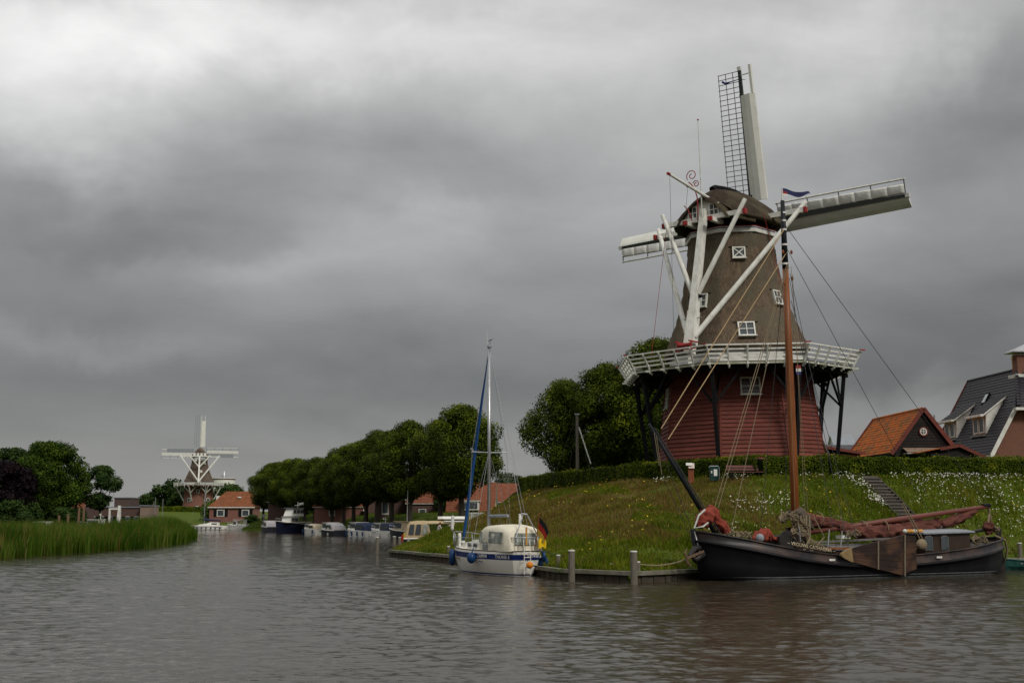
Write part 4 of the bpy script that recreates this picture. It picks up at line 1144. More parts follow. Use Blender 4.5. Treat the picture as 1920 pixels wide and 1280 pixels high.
# local axes: x from stem to stern, y towards the bank (away from the viewer), z up
bi = mat_of(barge).inverted()
def sheer(u): return 0.98+1.22*(max(0, .46-u)/.46)**1.9+0.80*(max(0, u-.50)/.50)**1.8
def half(u):
    B = 2.05
    a = 1-(1-min(u/.27, 1))**2.3; b = 1-(1-min((1-u)/.24, 1))**2.2
    return B*max(0, a)**.62*max(0, b)**.60
def sect(u, n=None):
    """half section from the keel up to the rail: (x, y, z)"""
    h = sheer(u); b = half(u); st = h-.46
    rk = -0.42*(max(0, .10-u)/.10)                     # the stem leans forward
    rs = 0.45*(max(0, u-.90)/.10)
    pts = []
    for fb, z in ((0, -.55), (.62, -.52), (.88, -.30), (.965, 0.0), (.99, .12), (1.0, st*.5), (1.0, st-.06), (1.035, st-.02), (1.035, st+.10), (1.0, st+.13), (.955, h-.05), (.955, h)):
        x = u*BL+(rk+rs)*max(0, z+.2)/2.0+ (1-abs(fb))*(0.25 if u < .1 else -.3 if u > .9 else 0)*(max(0, .1-min(u, 1-u))/.1)
        if z <= 0: x += (0.5*(max(0, .12-u)/.12)-0.6*(max(0, u-.86)/.14))*(1 if z < -.2 else .6)
        pts.append((x, b*fb, z))
    return pts
m_hull = mat('tarred_hull', (0.003, 0.003, 0.004), (0.008, 0.008, 0.010), rough=0.45, scale=1.2, detail=8, bump=0.006, bscale=3, spec=0.14, stretch=(1, 1, .4))
m_bulwark = mat('hull_bulwark', (0.017, 0.014, 0.014), (0.008, 0.007, 0.008), rough=0.40, scale=1.4, detail=8, bump=0.004, stretch=(1, 1, .5), col3=(0.045, 0.028, 0.022), scale3=.9)
m_wline = mat('waterline_grime', (0.15, 0.16, 0.155), (0.07, 0.075, 0.08), rough=0.8, scale=3, detail=8)
us = [0.0, .006, .015, .03, .05, .075, .10, .14, .18, .23, .3, .38, .46, .54, .62, .70, .76, .82, .87, .91, .945, .97, .985, .995, 1.0]
for sg, lab in ((-1, None), (1, None)):
    rows = [sect(u) for u in us]
    L_ = MB(); L_.mi = 0
    L_.loft([[V(x, sg*y, z) for x, y, z in r[:9]] for r in rows], False)
    hull = L_.build('hull_side', m_hull, barge, smooth=True)
    MB().loft([[V(x, sg*y, z) for x, y, z in r[8:]] for r in rows], False).build('bulwark', m_bulwark, barge, smooth=True)
    MB().loft([[V(x, sg*(y+.012), z) for x, y, z in ((r[2][0], r[2][1], r[2][2]+.2), r[3], (r[4][0], r[4][1]+.003, r[4][2]+.07))] for r in rows[1:-1]], False).build('waterline_stripe', m_wline, barge, smooth=True)
    MB().tube([V(sect(u)[7][0], sg*(sect(u)[7][1]+.02), sect(u)[7][2]+.05) for u in us], .065, 6).build('rubbing_strake', m_hull, barge, smooth=True)
    MB().tube([V(sect(u)[11][0], sg*sect(u)[11][1], sect(u)[11][2]+.02) for u in us], .05, 6).build('rail', m_bulwark, barge, smooth=True)
# deck
dk = MB(); dk.loft([[V(sect(u)[11][0], y*sect(u)[11][1], sheer(u)-(.16 if u > .06 else .05)) for y in (-1, 0, 1)] for u in us], False)
m_bdeck = mat('barge_deck', (0.06, 0.05, 0.045), (0.035, 0.03, 0.028), rough=.8, scale=2)
dk.build('deck', m_bdeck, barge)
# stem and stern posts
st_ = MB(); st_.tube([(.55, 0, -.5), (.02, 0, .3), (-.25, 0, 1.2), (-.48, 0, 2.28)], [.10, .11, .12, .13], 8); st_.build('stem_post', m_hull, barge, smooth=True)
MB().bar((-.52, 0, 2.2), (.35, 0, 2.12), .22, .14).build('stem_head', m_bulwark, barge)
MB().tube([(-.46, -.13, 2.2), (-.22, -.2, 1.2), (.1, -.32, .5), (.5, -.5, .2)], .03, 6).build('bow_rope', m_steel, barge, smooth=True)
sx_ = BL
MB().prism([V(sx_+.05, -.05, -.5), V(sx_+.75, -.05, -.5), V(sx_+.72, -.05, .6), V(sx_+.55, -.05, 1.5), V(sx_+.62, -.05, 2.25), V(sx_+.35, -.05, 2.3), V(sx_+.25, -.05, 1.4)], (0, .1, 0)).build('rudder', m_bulwark, barge)
tl = MB().tube([(sx_+.5, 0, 2.22), (sx_-.6, .1, 2.18), (sx_-1.9, .35, 1.95), (sx_-3.0, .5, 1.95)], [.10, .09, .07, .05], 8).build('tiller', m_bulwark, barge, smooth=True)
# mast: varnished below, black at the top with white bands
MX = 5.40
m_masttop = mat('mast_black', (0.012, 0.015, 0.018), rough=.5, spec=.15)
MB().tube([(MX, 0, .6), (MX, 0, 6), (MX-.06, 0, 11), (MX-.1, 0, 14.75)], [.20, .19, .17, .145], 14).build('mast', m_wood, barge, smooth=True)
MB().tube([(MX-.1, 0, 14.752), (MX-.13, 0, 16.6), (MX-.15, 0, 18.15)], [.152, .13, .10], 14).build('topmast', m_masttop, barge, smooth=True)
for z in (14.95, 15.9, 16.65, 17.1, 17.5): MB().tube([(MX-.12, 0, z), (MX-.12, 0, z+.09)], .165-.014*(z-14.9), 12).build('mast_band', m_white, barge)
MB().tube([(MX-.15, 0, 18.1), (MX-.15, 0, 18.75)], [.06, .03], 6).build('truck', m_white, barge)
for z in (14.3, 15.55, 15.6, 14.0):
    MB().ball((MX+(.22 if z > 15.57 or z == 14.3 else -.3), -.1, z), .085, sc=(.8, .7, 1.3)).build('block', m_wood, barge)
# pennant
fl = MB(); rg1, rg2 = [], []
for i in range(17):
    t = i/16; x = MX-.15+1.95*t; y = .25*math.sin(t*7)*t; z = 18.62+.10*t+.07*math.sin(t*9); hh = .42*(1-t)**.7*(1-.35*abs(math.sin(t*6)))+.05
    rg1.append(V(x, y, z-hh*.6)); rg2.append(V(x, y+.04, z+hh*.35))
fl.loft([rg1, rg2], False); m_navy = mat('pennant_navy', (0.018, 0.022, 0.075), rough=.8); fl.build('pennant', m_navy, barge)
MB().quad((MX-.14, -.03, 18.50), (MX+.16, -.02, 18.52), (MX+.16, -.02, 18.62), (MX-.14, -.03, 18.62)).build('pennant_stripe', m_red, barge)
MB().quad((MX-.14, -.03, 18.40), (MX+.2, -.02, 18.44), (MX+.16, -.02, 18.52), (MX-.14, -.03, 18.50)).build('pennant_stripe', m_white, barge)

def loc_on(px, py, yoff=0.0):
    """barge-local point on the vertical lengthwise plane at the sideways offset yoff, seen at a pixel of the photograph"""
    p = on_plane(px, py, BO+BN*(-yoff), BN); q = bi @ p
    return q
def ropes(name, pairs, r, m):
    for a, b in pairs: MB().tube([a, b], r, 4, False).build(name, m, barge)
# bowsprit hoisted up
b0, b1 = V(.95, .0, 1.85), loc_on(1217, 795, .0)
MB().tube([b0, lerp(b0, b1, .5), b1], [.115, .105, .065], 10).build('bowsprit', m_masttop, barge, smooth=True)
MB().tube([b0+V(.22, -.1, .0), lerp(b0, b1, .97)+V(.1, -.1, .0)], .03, 6).build('bowsprit_rope', m_rope_dk, barge)
MTOP = V(MX-.1, 0, 16.6)
ropes('bobstay_rope', [(loc_on(1228, 812), V(-.35, 0, 1.9))], .014, m_rope_dk)
ropes('bowsprit_tackle', [(loc_on(1226, 806, -.05), loc_on(1236, 872, -.1)), (loc_on(1230, 810, -.05), loc_on(1241, 890, -.1))], .018, m_rope)
ropes('bowsprit_tackle', [(loc_on(1240, 888, -.1), V(-.4, -.1, 1.5))], .012, m_rope_dk)
m_ropetan = mat('tan_rope', (0.40, 0.29, 0.15), (0.3, 0.21, 0.11), rough=.9, scale=10)
ropes('forestay', [(V(MX-.1, -.1, 16.8), loc_on(1240, 803, -.05)), (V(MX-.05, -.12, 15.6), loc_on(1253, 823, -.05))], .026, m_ropetan)
ropes('jib_halyard', [(V(MX-.1, -.15, 15.0), V(.75, -.05, 3.3)), (V(MX-.05, -.18, 15.0), V(.9, -.1, 3.25)), (V(MX-.05, -.12, 14.9), V(1.55, -.1, 2.05))], .020, m_rope)
ropes('shroud', [(V(MX, -.15, 14.3), V(MX+.9, -1.75, 1.35)), (V(MX+.05, -.15, 14.5), V(MX+1.6, -1.8, 1.25)), (V(MX, .15, 14.3), V(MX+.9, 1.85, 1.2)), (V(MX+.05, .15, 14.5), V(MX+1.6, 1.85, 1.2)),
                 (V(MX+.1, -.1, 13.2), V(MX+2.3, -1.8, 1.2)), (V(MX-.1, .15, 14.5), V(MX-.8, 1.8, 1.3))], .017, m_rope_dk)
ropes('halyard', [(V(MX+.2, -.15, 14.5), V(MX+.35, -.35, 1.2)), (V(MX+.25, .0, 14.9), V(MX+.6, -.3, 1.25)), (V(MX-.25, -.2, 14), V(MX-.3, -.4, 1.3))], .014, m_rope)
end_boom = loc_on(1853, 949, 0.0)
ropes('topping_lift', [(V(MX, 0, 16.9), end_boom+V(0, 0, .05)), (V(MX, .05, 15.9), V(BL*.88, 1.2, 1.6))], .018, m_rope_dk)
ropes('leeboard_tackle', [(loc_on(1690, 942, -1.6), loc_on(1726, 1012, -2.0)), (loc_on(1693, 942, -1.6), loc_on(1731, 1012, -2.0))], .03, m_rope)
# boom, gaff, crutch
g0 = loc_on(1500, 1000, -.1); g0.x = max(g0.x, MX+.15)
m_boomred = mat('boom_varnish', (0.15, 0.047, 0.032), (0.09, 0.030, 0.022), rough=.45, scale=2, stretch=(.4, 4, 4))
MB().tube([g0, lerp(g0, end_boom, .5), end_boom], [.11, .135, .10], 12).build('boom', m_boomred, barge, smooth=True)
MB().tube([end_boom+V(-.4, 0, .02), end_boom+V(.1, 0, .05)], .12, 10).build('boom_ferrule', m_black, barge)
ga, gb = loc_on(1506, 962, .15), loc_on(1612, 988, .15)
MB().tube([ga, gb], [.095, .10], 10).build('gaff', m_wood, barge, smooth=True)
cr_ = loc_on(1757, 966, .0)
MB().bar(V(cr_.x, 0, 1.9), V(cr_.x, 0, cr_.z-.08), .16, .12).bar(V(cr_.x, -.25, cr_.z-.12), V(cr_.x, .25, cr_.z-.12), .1, .08).build('boom_crutch', m_boomred, barge)
# furled mainsail
m_sail = mat('sail_red_brown', (0.140, 0.050, 0.036), (0.055, 0.022, 0.018), rough=.9, scale=2.5, detail=8, bump=.06, bscale=5, stretch=(.5, 2, 2), spec=.15)
m_sailor = mat('sail_orange', (0.25, 0.046, 0.026), (0.13, 0.026, 0.018), rough=.85, scale=3, detail=6, bump=.05, bscale=5, spec=.2)
def bundle(name, pts, rs, m, n=16, seed=1, squash=1.0, k=60):
    """a crumpled roll of cloth: folds run along it and wander round"""
    r = random.Random(seed); N = k; P = []
    for i in range(N+1):
        t = i/N*(len(pts)-1); a = min(int(t), len(pts)-2); P.append((lerp(V(pts[a]), V(pts[a+1]), t-a), lerp(rs[a], rs[a+1], t-a), i/N))
    rings = []
    for j, (p, rad_, t) in enumerate(P):
        d = (P[min(j+1, N)][0]-P[max(j-1, 0)][0]).normalized(); s_ = d.cross(V(0, 0, 1)).normalized(); u_ = s_.cross(d)
        rg_ = []
        for q in range(n):
            a = 2*math.pi*q/n
            w = rad_*(1+.22*math.sin(5*a+3*math.sin(t*9+seed))+.16*mnoise.noise(V(p.x*2.2, q*1.7+seed, p.z))+.12*math.sin(t*N*.55+3*a))
            rg_.append(p+(s_*math.cos(a)+u_*math.sin(a)*squash)*w)
        rings.append(rg_)
    return MB().loft(rings, True, True).build(name, m, barge, smooth=True)
L = lambda px, py, y=0: loc_on(px, py, y)
bundle('furled_mainsail', [L(1512, 975), L(1540, 979), L(1570, 984), L(1600, 988)], [.26, .27, .22, .16], m_sail, seed=2)
bundle('furled_mainsail', [L(1573, 990, -.2), L(1600, 995, -.25), L(1625, 999, -.25), L(1650, 1000, -.2), L(1680, 994, -.15), L(1712, 993, -.1), L(1752, 990, .1)], [.14, .26, .34, .38, .28, .22, .20], m_sail, seed=3, k=110)
bundle('furled_mainsail', [L(1655, 988, .1), L(1700, 987, .15), L(1757, 983, .15), L(1768, 980, .1)], [.22, .26, .26, .12], m_sail, seed=5)
def drape(name, poly_px, y, m, thick=.05):
    pts = [L(px, py, y+.05*math.sin(i*1.9)) for i, (px, py) in enumerate(poly_px)]
    return MB().prism(pts, (0, thick, 0)).build(name, m, barge)
bundle('loose_sail_end', [L(1765, 984), L(1785, 976), L(1805, 969), L(1825, 959), L(1833, 957)], [.20, .24, .22, .14, .05], m_sail, seed=7, k=50)
bundle('loose_sail_end', [L(1763, 988), L(1780, 978), L(1800, 975), L(1812, 967)], [.05, .04, .05, .04], m_white2, seed=8, k=30)
bundle('loose_sail_end', [L(1845, 990), L(1853, 985), L(1857, 990), L(1850, 1000)], [.12, .26, .22, .10], m_sail, seed=9, k=30)
for px, py, dy in ((1616, 988, 22), (1655, 988, 22), (1534, 971, 18), (1570, 976, 14)):
    a = L(px, py-dy*.45, -.1); n = 10; ring_ = []
    for i in range(n+1):
        t = 2*math.pi*i/n; ring_.append(V(a.x+.03*math.sin(t), -.12+.40*math.sin(t), a.z-.26+.33*math.cos(t)))
    MB().tube(ring_, .026, 6, False).build('sail_tie', m_rope, barge)
# jib bundled on the bowsprit
m_trim = m_white2
jb = MB(); P_ = [L(1329, 944), L(1312, 960), L(1304, 990), L(1325, 985), L(1338, 978), L(1346, 963), L(1338, 950)]
bundle('furled_jib', [L(1330, 948), L(1336, 958), L(1344, 975), L(1352, 985), L(1366, 1000)], [.12, .24, .20, .26, .16], m_sailor, seed=11, k=60)
bundle('furled_jib', [L(1336, 955, -.1), L(1325, 968, -.2), L(1315, 978, -.2), L(1308, 986, -.2)], [.16, .34, .30, .14], m_sailor, seed=12, k=40)
MB().tube([L(1322, 955, -.45), L(1310, 966, -.5), L(1302, 989, -.5), L(1318, 987, -.5), L(1328, 979, -.5)], .045, 6).build('sail_hem', m_white2, barge)
bundle('furled_staysail', [L(1413, 1011, -.3), L(1425, 1004, -.2), L(1438, 1003, -.2), L(1450, 1010, -.3), L(1470, 1013, -.3)], [.10, .28, .30, .12, .08], m_sailor, seed=13, k=50)
MB().ball(L(1425, 1008, -.5), .20).build('grey_bag', m_grey, barge)
# windlass, hatches, cabin
m_dark = mat('black_iron', (0.014, 0.013, 0.013), (0.03, 0.026, 0.024), rough=.5)
wl = MB(); wl.tube([(MX-1.15, -.7, 1.75), (MX-1.15, .7, 1.75)], .26, 12); wl.tube([(MX-1.15, -.72, 1.75), (MX-1.15, -.8, 1.75)], .48, 16); wl.box((MX-1.15, .45, 1.5), (.5, .2, .9)); wl.box((MX-1.15, -.45, 1.5), (.5, .2, .9)); wl.build('windlass', m_dark, barge)
MB().box((MX, .34, 1.5), (.5, .16, 1.7)).box((MX, -.34, 1.5), (.5, .16, 1.7)).build('mast_case', m_bulwark, barge)
m_hatch = mat('hatch_grey', (0.15, 0.14, 0.13), (0.09, 0.08, 0.075), rough=.6, scale=3)
HB = MX+1.2; HE = 11.7
MB().box(((HB+HE)/2, 0, 1.12), (HE-HB, 2.5, .5)).build('coaming', m_bulwark, barge)
nh = 9
for i in range(nh):
    x0, x1 = lerp(HB, HE, i/nh)+.012, lerp(HB, HE, (i+1)/nh)-.012
    MB().loft([[V(x, -1.32, 1.36), V(x, -.7, 1.50), V(x, 0, 1.56), V(x, .7, 1.50), V(x, 1.32, 1.36), V(x, 1.32, 1.30), V(x, -1.32, 1.30)] for x in (x0, x1)], True, True).build('hatch_cover', m_hatch, barge)
m_brown = mat('cabin_brown', (0.040, 0.026, 0.018), (0.028, 0.018, 0.013), rough=.4, scale=2)
CB, CE = 12.2, 15.25
MB().prism([V(CB, -1.35, .95), V(CE, -1.35, 1.15), V(CE, -1.30, 2.16), V(CB, -1.30, 2.10)], (0, 2.7, 0)).build('cabin', m_brown, barge)
MB().loft([[V(x, -1.48, z-.05), V(x, -1.48, z+.02), V(x, -.8, z+.10), V(x, 0, z+.15), V(x, .8, z+.10), V(x, 1.48, z+.02), V(x, 1.48, z-.05)] for x, z in ((CB-.15, 2.06), (CE+.2, 2.12))], True, True).build('cabin_roof', m_grey, barge)
for px in (1741, 1771):
    p = loc_on(px, 1017, -1.36); 
    def arch(w, h, y): return [V(p.x-w, y, p.z-h), V(p.x+w, y, p.z-h)]+[V(p.x+w*math.cos(t), y, p.z+h*.62+w*.5*math.sin(t)) for t in np.linspace(0, math.pi, 8)]
    fr = MB().prism(arch(.25, .37, -1.40), (0, .06, 0)).build('window', m_hatch, barge)
    MB().prism(arch(.215, .34, -1.415), (0, .03, 0)).build('pane', m_glass, fr)
# leeboard: planks, straps and a pale head
YB = -2.28
tipc = L(1590, 1040, YB)
up_ = [(1590, 1030), (1620, 1021), (1648, 1014), (1697, 1002), (1717, 1004)]
lo_ = [(1594, 1051), (1620, 1059), (1648, 1067), (1692, 1078), (1719, 1066)]
m_lee = mat('leeboard_planks', (0.034, 0.019, 0.014), (0.016, 0.011, 0.009), rough=.5, scale=2, detail=8, stretch=(.5, 1, 4), per_object=.18, col3=(.065, .034, .02), scale3=1.5)
NP_ = 6
U3 = [L(x, y, YB) for x, y in up_]; L3 = [L(x, y, YB) for x, y in lo_]
for k in range(NP_):
    g = .004
    a = [lerp(u, l, k/NP_+g) for u, l in zip(U3, L3)]; b = [lerp(u, l, (k+1)/NP_-g) for u, l in zip(U3, L3)]
    MB().prism(a+b[::-1], (0, .12, 0)).build('leeboard_plank', m_lee, barge)
m_brass = mat('leeboard_head', (0.24, 0.17, 0.08), (0.16, 0.11, 0.05), rough=.6, scale=5)
hd = [U3[0]+V(0, -.02, .02)]+[lerp(U3[0], L3[0], t)+V(-.42*math.sin(math.pi*t)-.03, -.02, 0) for t in np.linspace(0.05, .95, 7)]+[L3[0]+V(0, -.02, -.02), lerp(L3[0], L3[1], .22)+V(0, -.02, -.02), lerp(U3[0], U3[1], .22)+V(0, -.02, .02)]
MB().prism(hd, (0, .16, 0)).build('leeboard_head', m_brass, barge)
m_strap = mat('iron_strap', (0.17, 0.14, 0.10), (0.12, .09, .06), rough=.7)
for (x0, y0, x1, y1) in ((1646.5, 1014, 1646.5, 1067), (1696.5, 1002, 1696.5, 1079)):
    MB().bar(L(x0, y0, YB-.03), L(x1, y1, YB-.03), .08, .05, up=(0, 1, 0)).build('leeboard_strap', m_strap, barge)
MB().ball(L(1728, 1020, YB+.3), .26, sc=(1.2, .7, 1.0)).build('rope_coil', m_rope, barge)
for (px, py) in ((1560, 1049), (1761, 1044)): MB().box(L(px, py, -2.09), (.34, .05, .09)).build('white_plate', m_white, barge)
# name board with its lettering
m_letter = mat('lettering_cream', (0.50, 0.42, 0.27), rough=.7)
def text(body, size, loc, rot, m, parent, extrude=.008, name='lettering', align='CENTER', shear=0):
    cu = bpy.data.curves.new(name, 'FONT'); cu.body = body; cu.size = size; cu.extrude = extrude; cu.align_x = align; cu.align_y = 'CENTER'; cu.resolution_u = 2; cu.shear = shear
    tmp = bpy.data.objects.new(name, cu)
    me = bpy.data.meshes.new_from_object(tmp); bpy.data.curves.remove(cu)
    me.materials.clear(); me.materials.append(m)
    o = bpy.data.objects.new(name, me); C.objects.link(o); o.location = loc; o.rotation_euler = rot; o.parent = parent
    return o
na, nb_ = L(1493, 1020, -2.02), L(1549, 1030, -2.02)
nbd = MB().prism([na+V(0, 0, -.13), nb_+V(0, 0, -.13), nb_+V(-.1, 0, .13), na+V(.1, 0, .13)], (0, .05, 0)).build('name_board', m_brown, barge)
mid = (na+nb_)/2; ang = math.atan2(nb_.z-na.z, nb_.x-na.x)
text('~ VROUWE CATHARINA ~', .23, mid+V(0, -.02, 0), (math.pi/2, -ang, 0), m_letter, nbd)
# rope heaps and small gear along the deck
rr_ = random.Random(4)
for (px, py, y, k, s) in ((1478, 970, -.2, 16, .42), (1500, 985, -.3, 12, .40), (1395, 1003, -1.0, 6, .3), (1370, 1002, -.4, 6, .3), (1600, 1000, -.9, 4, .3), (1838, 1012, -.9, 9, .42), (1860, 992, .0, 9, .32), (1498, 1000, -.9, 10, .45)):
    c = L(px, py, y); mb = MB()
    for i in range(k):
        a0 = rr_.uniform(0, 6.28); pts = [c+V(s*math.cos(a0+t*1.1)*rr_.uniform(.5, 1), .35*math.sin(a0+t), s*.75*math.sin(a0*2+t*1.7)*rr_.uniform(.4, 1)) for t in range(6)]
        mb.tube(pts, .028, 5, False)
    mb.build('coiled_rope', m_rope, barge, kind='stuff')
mb = MB()
for i in range(9):
    x = MX+rr_.uniform(-.2, .75); mb.tube([(x, -.4, 2.9), (x+rr_.uniform(-.5, .5), -.6, 1.9), (x+rr_.uniform(-.9, 1.2), -.9, 1.25)], .03, 5, False)
mb.build('hanging_rope', m_rope, barge, kind='stuff')
bundle('mast_lashing', [(MX-.1, 0, 2.75), (MX+.1, 0, 2.95), (MX+.4, -.1, 2.75), (MX+.9, -.1, 2.3)], [.32, .36, .30, .12], mat('old_rope', (.12, .095, .07), (.06, .05, .04), rough=.9, scale=12, bump=.03), seed=21, k=40)
# anchor at the bow with its stock
an = MB(); a0, a1, = L(1319, 1033, -.35), L(1288, 1046, -.5)
m_rust = mat('rusty_iron', (0.16, 0.095, 0.06), (0.09, .06, .045), rough=.85, scale=8)
an.bar(a0, a1, .09, .09); c = a1
an.tube([c+V(.02, 0, .42), c+V(-.10, 0, .22), c, c+V(.03, 0, -.2), c+V(.22, 0, -.36)], [.03, .05, .06, .05, .03], 6); an.build('anchor', m_rust, barge)
MB().tube([(-.1, -.3, 1.2), (-.6, -.35, .9), (-.85, -.3, 1.15), (-.5, -.2, 1.45), (0, -.2, 1.5)], .13, 8).build('bow_fender', m_dark, barge, smooth=True)
# stanchions by the shrouds, side lights, deck boxes and floats
for (px, py0, py1, y) in ((1552, 1028, 992, -1.9), (1576, 1027, 995, -1.9), (1498, 985, 1015, -1.2)):
    MB().tube([L(px, py0, y), L(px+3, py1, y)], .03, 6).build('stanchion', m_steel, barge)
MB().bar(L(1548, 1028, -1.95), L(1592, 1027, -1.95), .08, .07).build('rail_cap', m_wood, barge)
MB().bar(L(1735, 1025, -1.6), L(1718, 1026, -1.6), .2, .09).build('rail_cap', m_wood, barge)
m_yel = mat('float_yellow', (0.55, .27, .05), (.4, .2, .05), rough=.6)
for i in range(6): MB().ball(L(1697+6*i, 995.5, -1.1), .13, sc=(1, .8, .8)).build('net_float', m_yel if i % 3 else m_white2, barge)
MB().box(L(1581, 1006, -.3), (.55, .4, .16)).build('white_box', m_white, barge)
MB().bar(L(1528, 1016, -.6), L(1668, 1009, -.6), .12, .10).build('spare_spar', m_hatch, barge)
MB().tube([L(1853, 950, 0), L(1858, 975, .1)], .06, 6).tube([L(1856, 955, .1), L(1852, 985, -.1)], .05, 6).build('mainsheet_tackle', m_rope, barge)
MB().tube([L(1866, 1004, -.6), L(1884, 1012, -.3), L(1889, 1030, -.2), L(1884, 1052, -.2)], .055, 6).build('stern_rope', m_rope, barge, smooth=True)
MB().tube([L(1490, 960, -.1)+V(0, 0, 0), L(1500, 958, -.1), L(1502, 966, -.1)], .10, 8).build('white_ring', m_white, barge)
# mooring line from the bow to the quay post
p_, q_ = V(8.3, 55.6, 1.15), V(5.55, 54.4, .78); pts = [lerp(p_, q_, t)+V(0, 0, -.22*math.sin(math.pi*t)) for t in np.linspace(0, 1, 9)]
MB().tube(pts, .03, 5).build('mooring_line', m_rope, barge, inv=bi)

# ------------------------------------------------------------------ green rowing boat behind the stern
rb = thing('rowing_boat', 'dark green wooden rowing boat tied behind the stern of the black barge', 'rowing boat', (28.1, 67.9, 0), rz=rad(18))
m_rg = mat('rowboat_green', (0.012, 0.060, 0.052), (0.02, 0.075, 0.065), rough=.5, scale=2)
def small_hull(L_, B, h0, h1, n=9):
    rings = []
    for i in range(n):
        u = i/(n-1); b = B*(1-(2*u-1)**4*.0-(max(0, .5-u)*2)**2.5*.97)*(1 if u < .5 else 1-.25*(u-.5)*2); h = lerp(h1, h0, min(1, u*1.6))
        rings.append([V(-L_/2+L_*u, -b, h), V(-L_/2+L_*u, -b*.85, h*.35), V(-L_/2+L_*u, -b*.5, -.1), V(-L_/2+L_*u, b*.5, -.1), V(-L_/2+L_*u, b*.85, h*.35), V(-L_/2+L_*u, b, h)])
    return rings
rgs = small_hull(3.6, .72, .42, .62)
MB().loft(rgs, False).add(rgs[-1], [tuple(range(6))]).build('hull', m_rg, rb, smooth=False)
MB().tube([r[0] for r in rgs], .035, 6).tube([r[5] for r in rgs], .035, 6).build('gunwale', m_rg, rb)
MB().loft([[r[1]*.95, r[4]*.95] for r in rgs], False).build('floor', m_bdeck, rb)
for x in (-.6, .3, 1.2): MB().box((x, 0, .34), (.2, 1.25, .04)).build('thwart', m_grey, rb)
p_, q_ = V(27.2, 67.2, .55), V(26.3, 64.8, 1.5)
post_px = mooring_post(1914, 73, 1.3, .13, 'grey post at the right picture edge behind the rowing boat')
MB().tube([V(-1.7, 0, .5), V(-2.3, -1.6, 1.1)], .02, 5).build('painter', m_rope, rb)
# ================================================================== THE WHITE YACHT
YO = V(.72, 59.7, 0)                                  # middle of the stern
YH = V(-.45, .893, 0)                                  # heading
yacht = thing('sailing_yacht', 'white sailing yacht with navy stripe and cream spray hood moored at the quay', 'sailing yacht', YO, rz=math.atan2(YH.y, YH.x))
yi = mat_of(yacht).inverted()                         # local: x forward, y to port (the viewer's side), z up
YL = 8.0
m_gel = mat('gelcoat', (0.80, 0.77, 0.69), (0.74, 0.71, 0.63), rough=.28, scale=1, spec=.5)
m_stripe = mat('navy_stripe', (0.012, 0.025, 0.13), rough=.3)
m_canvas = mat('cream_canvas', (0.64, 0.60, 0.48), (0.54, 0.50, 0.39), rough=.85, scale=2.5, detail=6, bump=.03, bscale=3)
m_clear = mat('clear_vinyl', (0.10, 0.12, 0.09), (0.36, 0.38, 0.35), rough=.15, scale=3, stretch=(1, 1, .4), contrast=1.3)  # green and pale streaks put reflections into the colour of the panes
def ysec(u):
    """u=0 stern .. 1 bow: half sections from below the waterline to the deck"""
    a = (min(u/.42, 1)); b = 1.40*(0.50+.50*math.sin(a*math.pi/2))*(1-max(0, (u-.52)/.48)**2.1) + .012
    h = 1.16+.16*u*u
    bl = b*(.80 if u < .8 else lerp(.80, .5, (u-.8)/.2))
    xo = u*YL; over = .55*max(0, u-.75)/.25
    st = -.28*max(0, .12-u)/.12
    x = lambda z: xo+over*(z/h-1)*1.0 + st*(1-z/h)*-1.2
    P = [(x(-.4), bl*.45, -.4), (x(-.1), bl*.84, -.1), (x(.04), bl*.93, .04), (x(.11), bl*.955, .11), (x(.45), lerp(bl, b, .55)*1.0, .45), (x(h-.41), b*.98, h-.41), (x(h-.39), b*.982, h-.39), (x(h-.12), b*1.0, h-.12), (x(h-.10), b*1.0, h-.10), (x(h), b*.985, h)]
    return P
yus = [0, .03, .08, .15, .25, .35, .45, .55, .65, .74, .82, .88, .93, .965, .99, 1.0]
def ystrip(i0, i1, name, m, eps=0, smooth=True):
    mb = MB()
    rows = [ysec(u) for u in yus]
    for sg in (-1, 1): mb.loft([[V(p[0], sg*(p[1]+eps), p[2]) for p in r[i0:i1+1]] for r in rows], False)
    # round stern
    r = rows[0]; rings = []
    for q in np.linspace(-1, 1, 9): rings.append([V(p[0]-(.30*(1-q*q)), q*(p[1]+eps), p[2]) for p in r[i0:i1+1]])
    mb.loft(rings, False)
    return mb.build(name, m, yacht, smooth=smooth)
ystrip(0, 2, 'underwater_hull', m_gel); ystrip(2, 3, 'boot_stripe', m_stripe); ystrip(3, 5, 'hull', m_gel); ystrip(5, 6, 'pin_stripe', m_white); ystrip(6, 7, 'navy_band', m_stripe); ystrip(7, 9, 'toe_rail', m_gel)
rows = [ysec(u) for u in yus]
r = rows[0]
dkr = [[V(p[-1][0], q*p[-1][1], p[-1][2]) for q in (-1, -.5, 0, .5, 1)] for p in rows]
dkr = [[V(r[-1][0]-.30*(1-q*q), q*r[-1][1], r[-1][2]) for q in (-1, -.5, 0, .5, 1)]]+dkr
MB().loft(dkr, False).build('deck', m_gel, yacht)
MB().tube([V(p[-1][0], p[-1][1], p[-1][2]+.02) for p in rows], .03, 5).tube([V(p[-1][0], -p[-1][1], p[-1][2]+.02) for p in rows], .03, 5).build('rubbing_rail', m_oldwood, yacht)
for sg in (1,): MB().bar((4.9, ysec(.6)[5][1]+.03, .76), (6.8, ysec(.8)[5][1]+.06, .80), .04, .03).build('side_trim', m_wood, yacht)
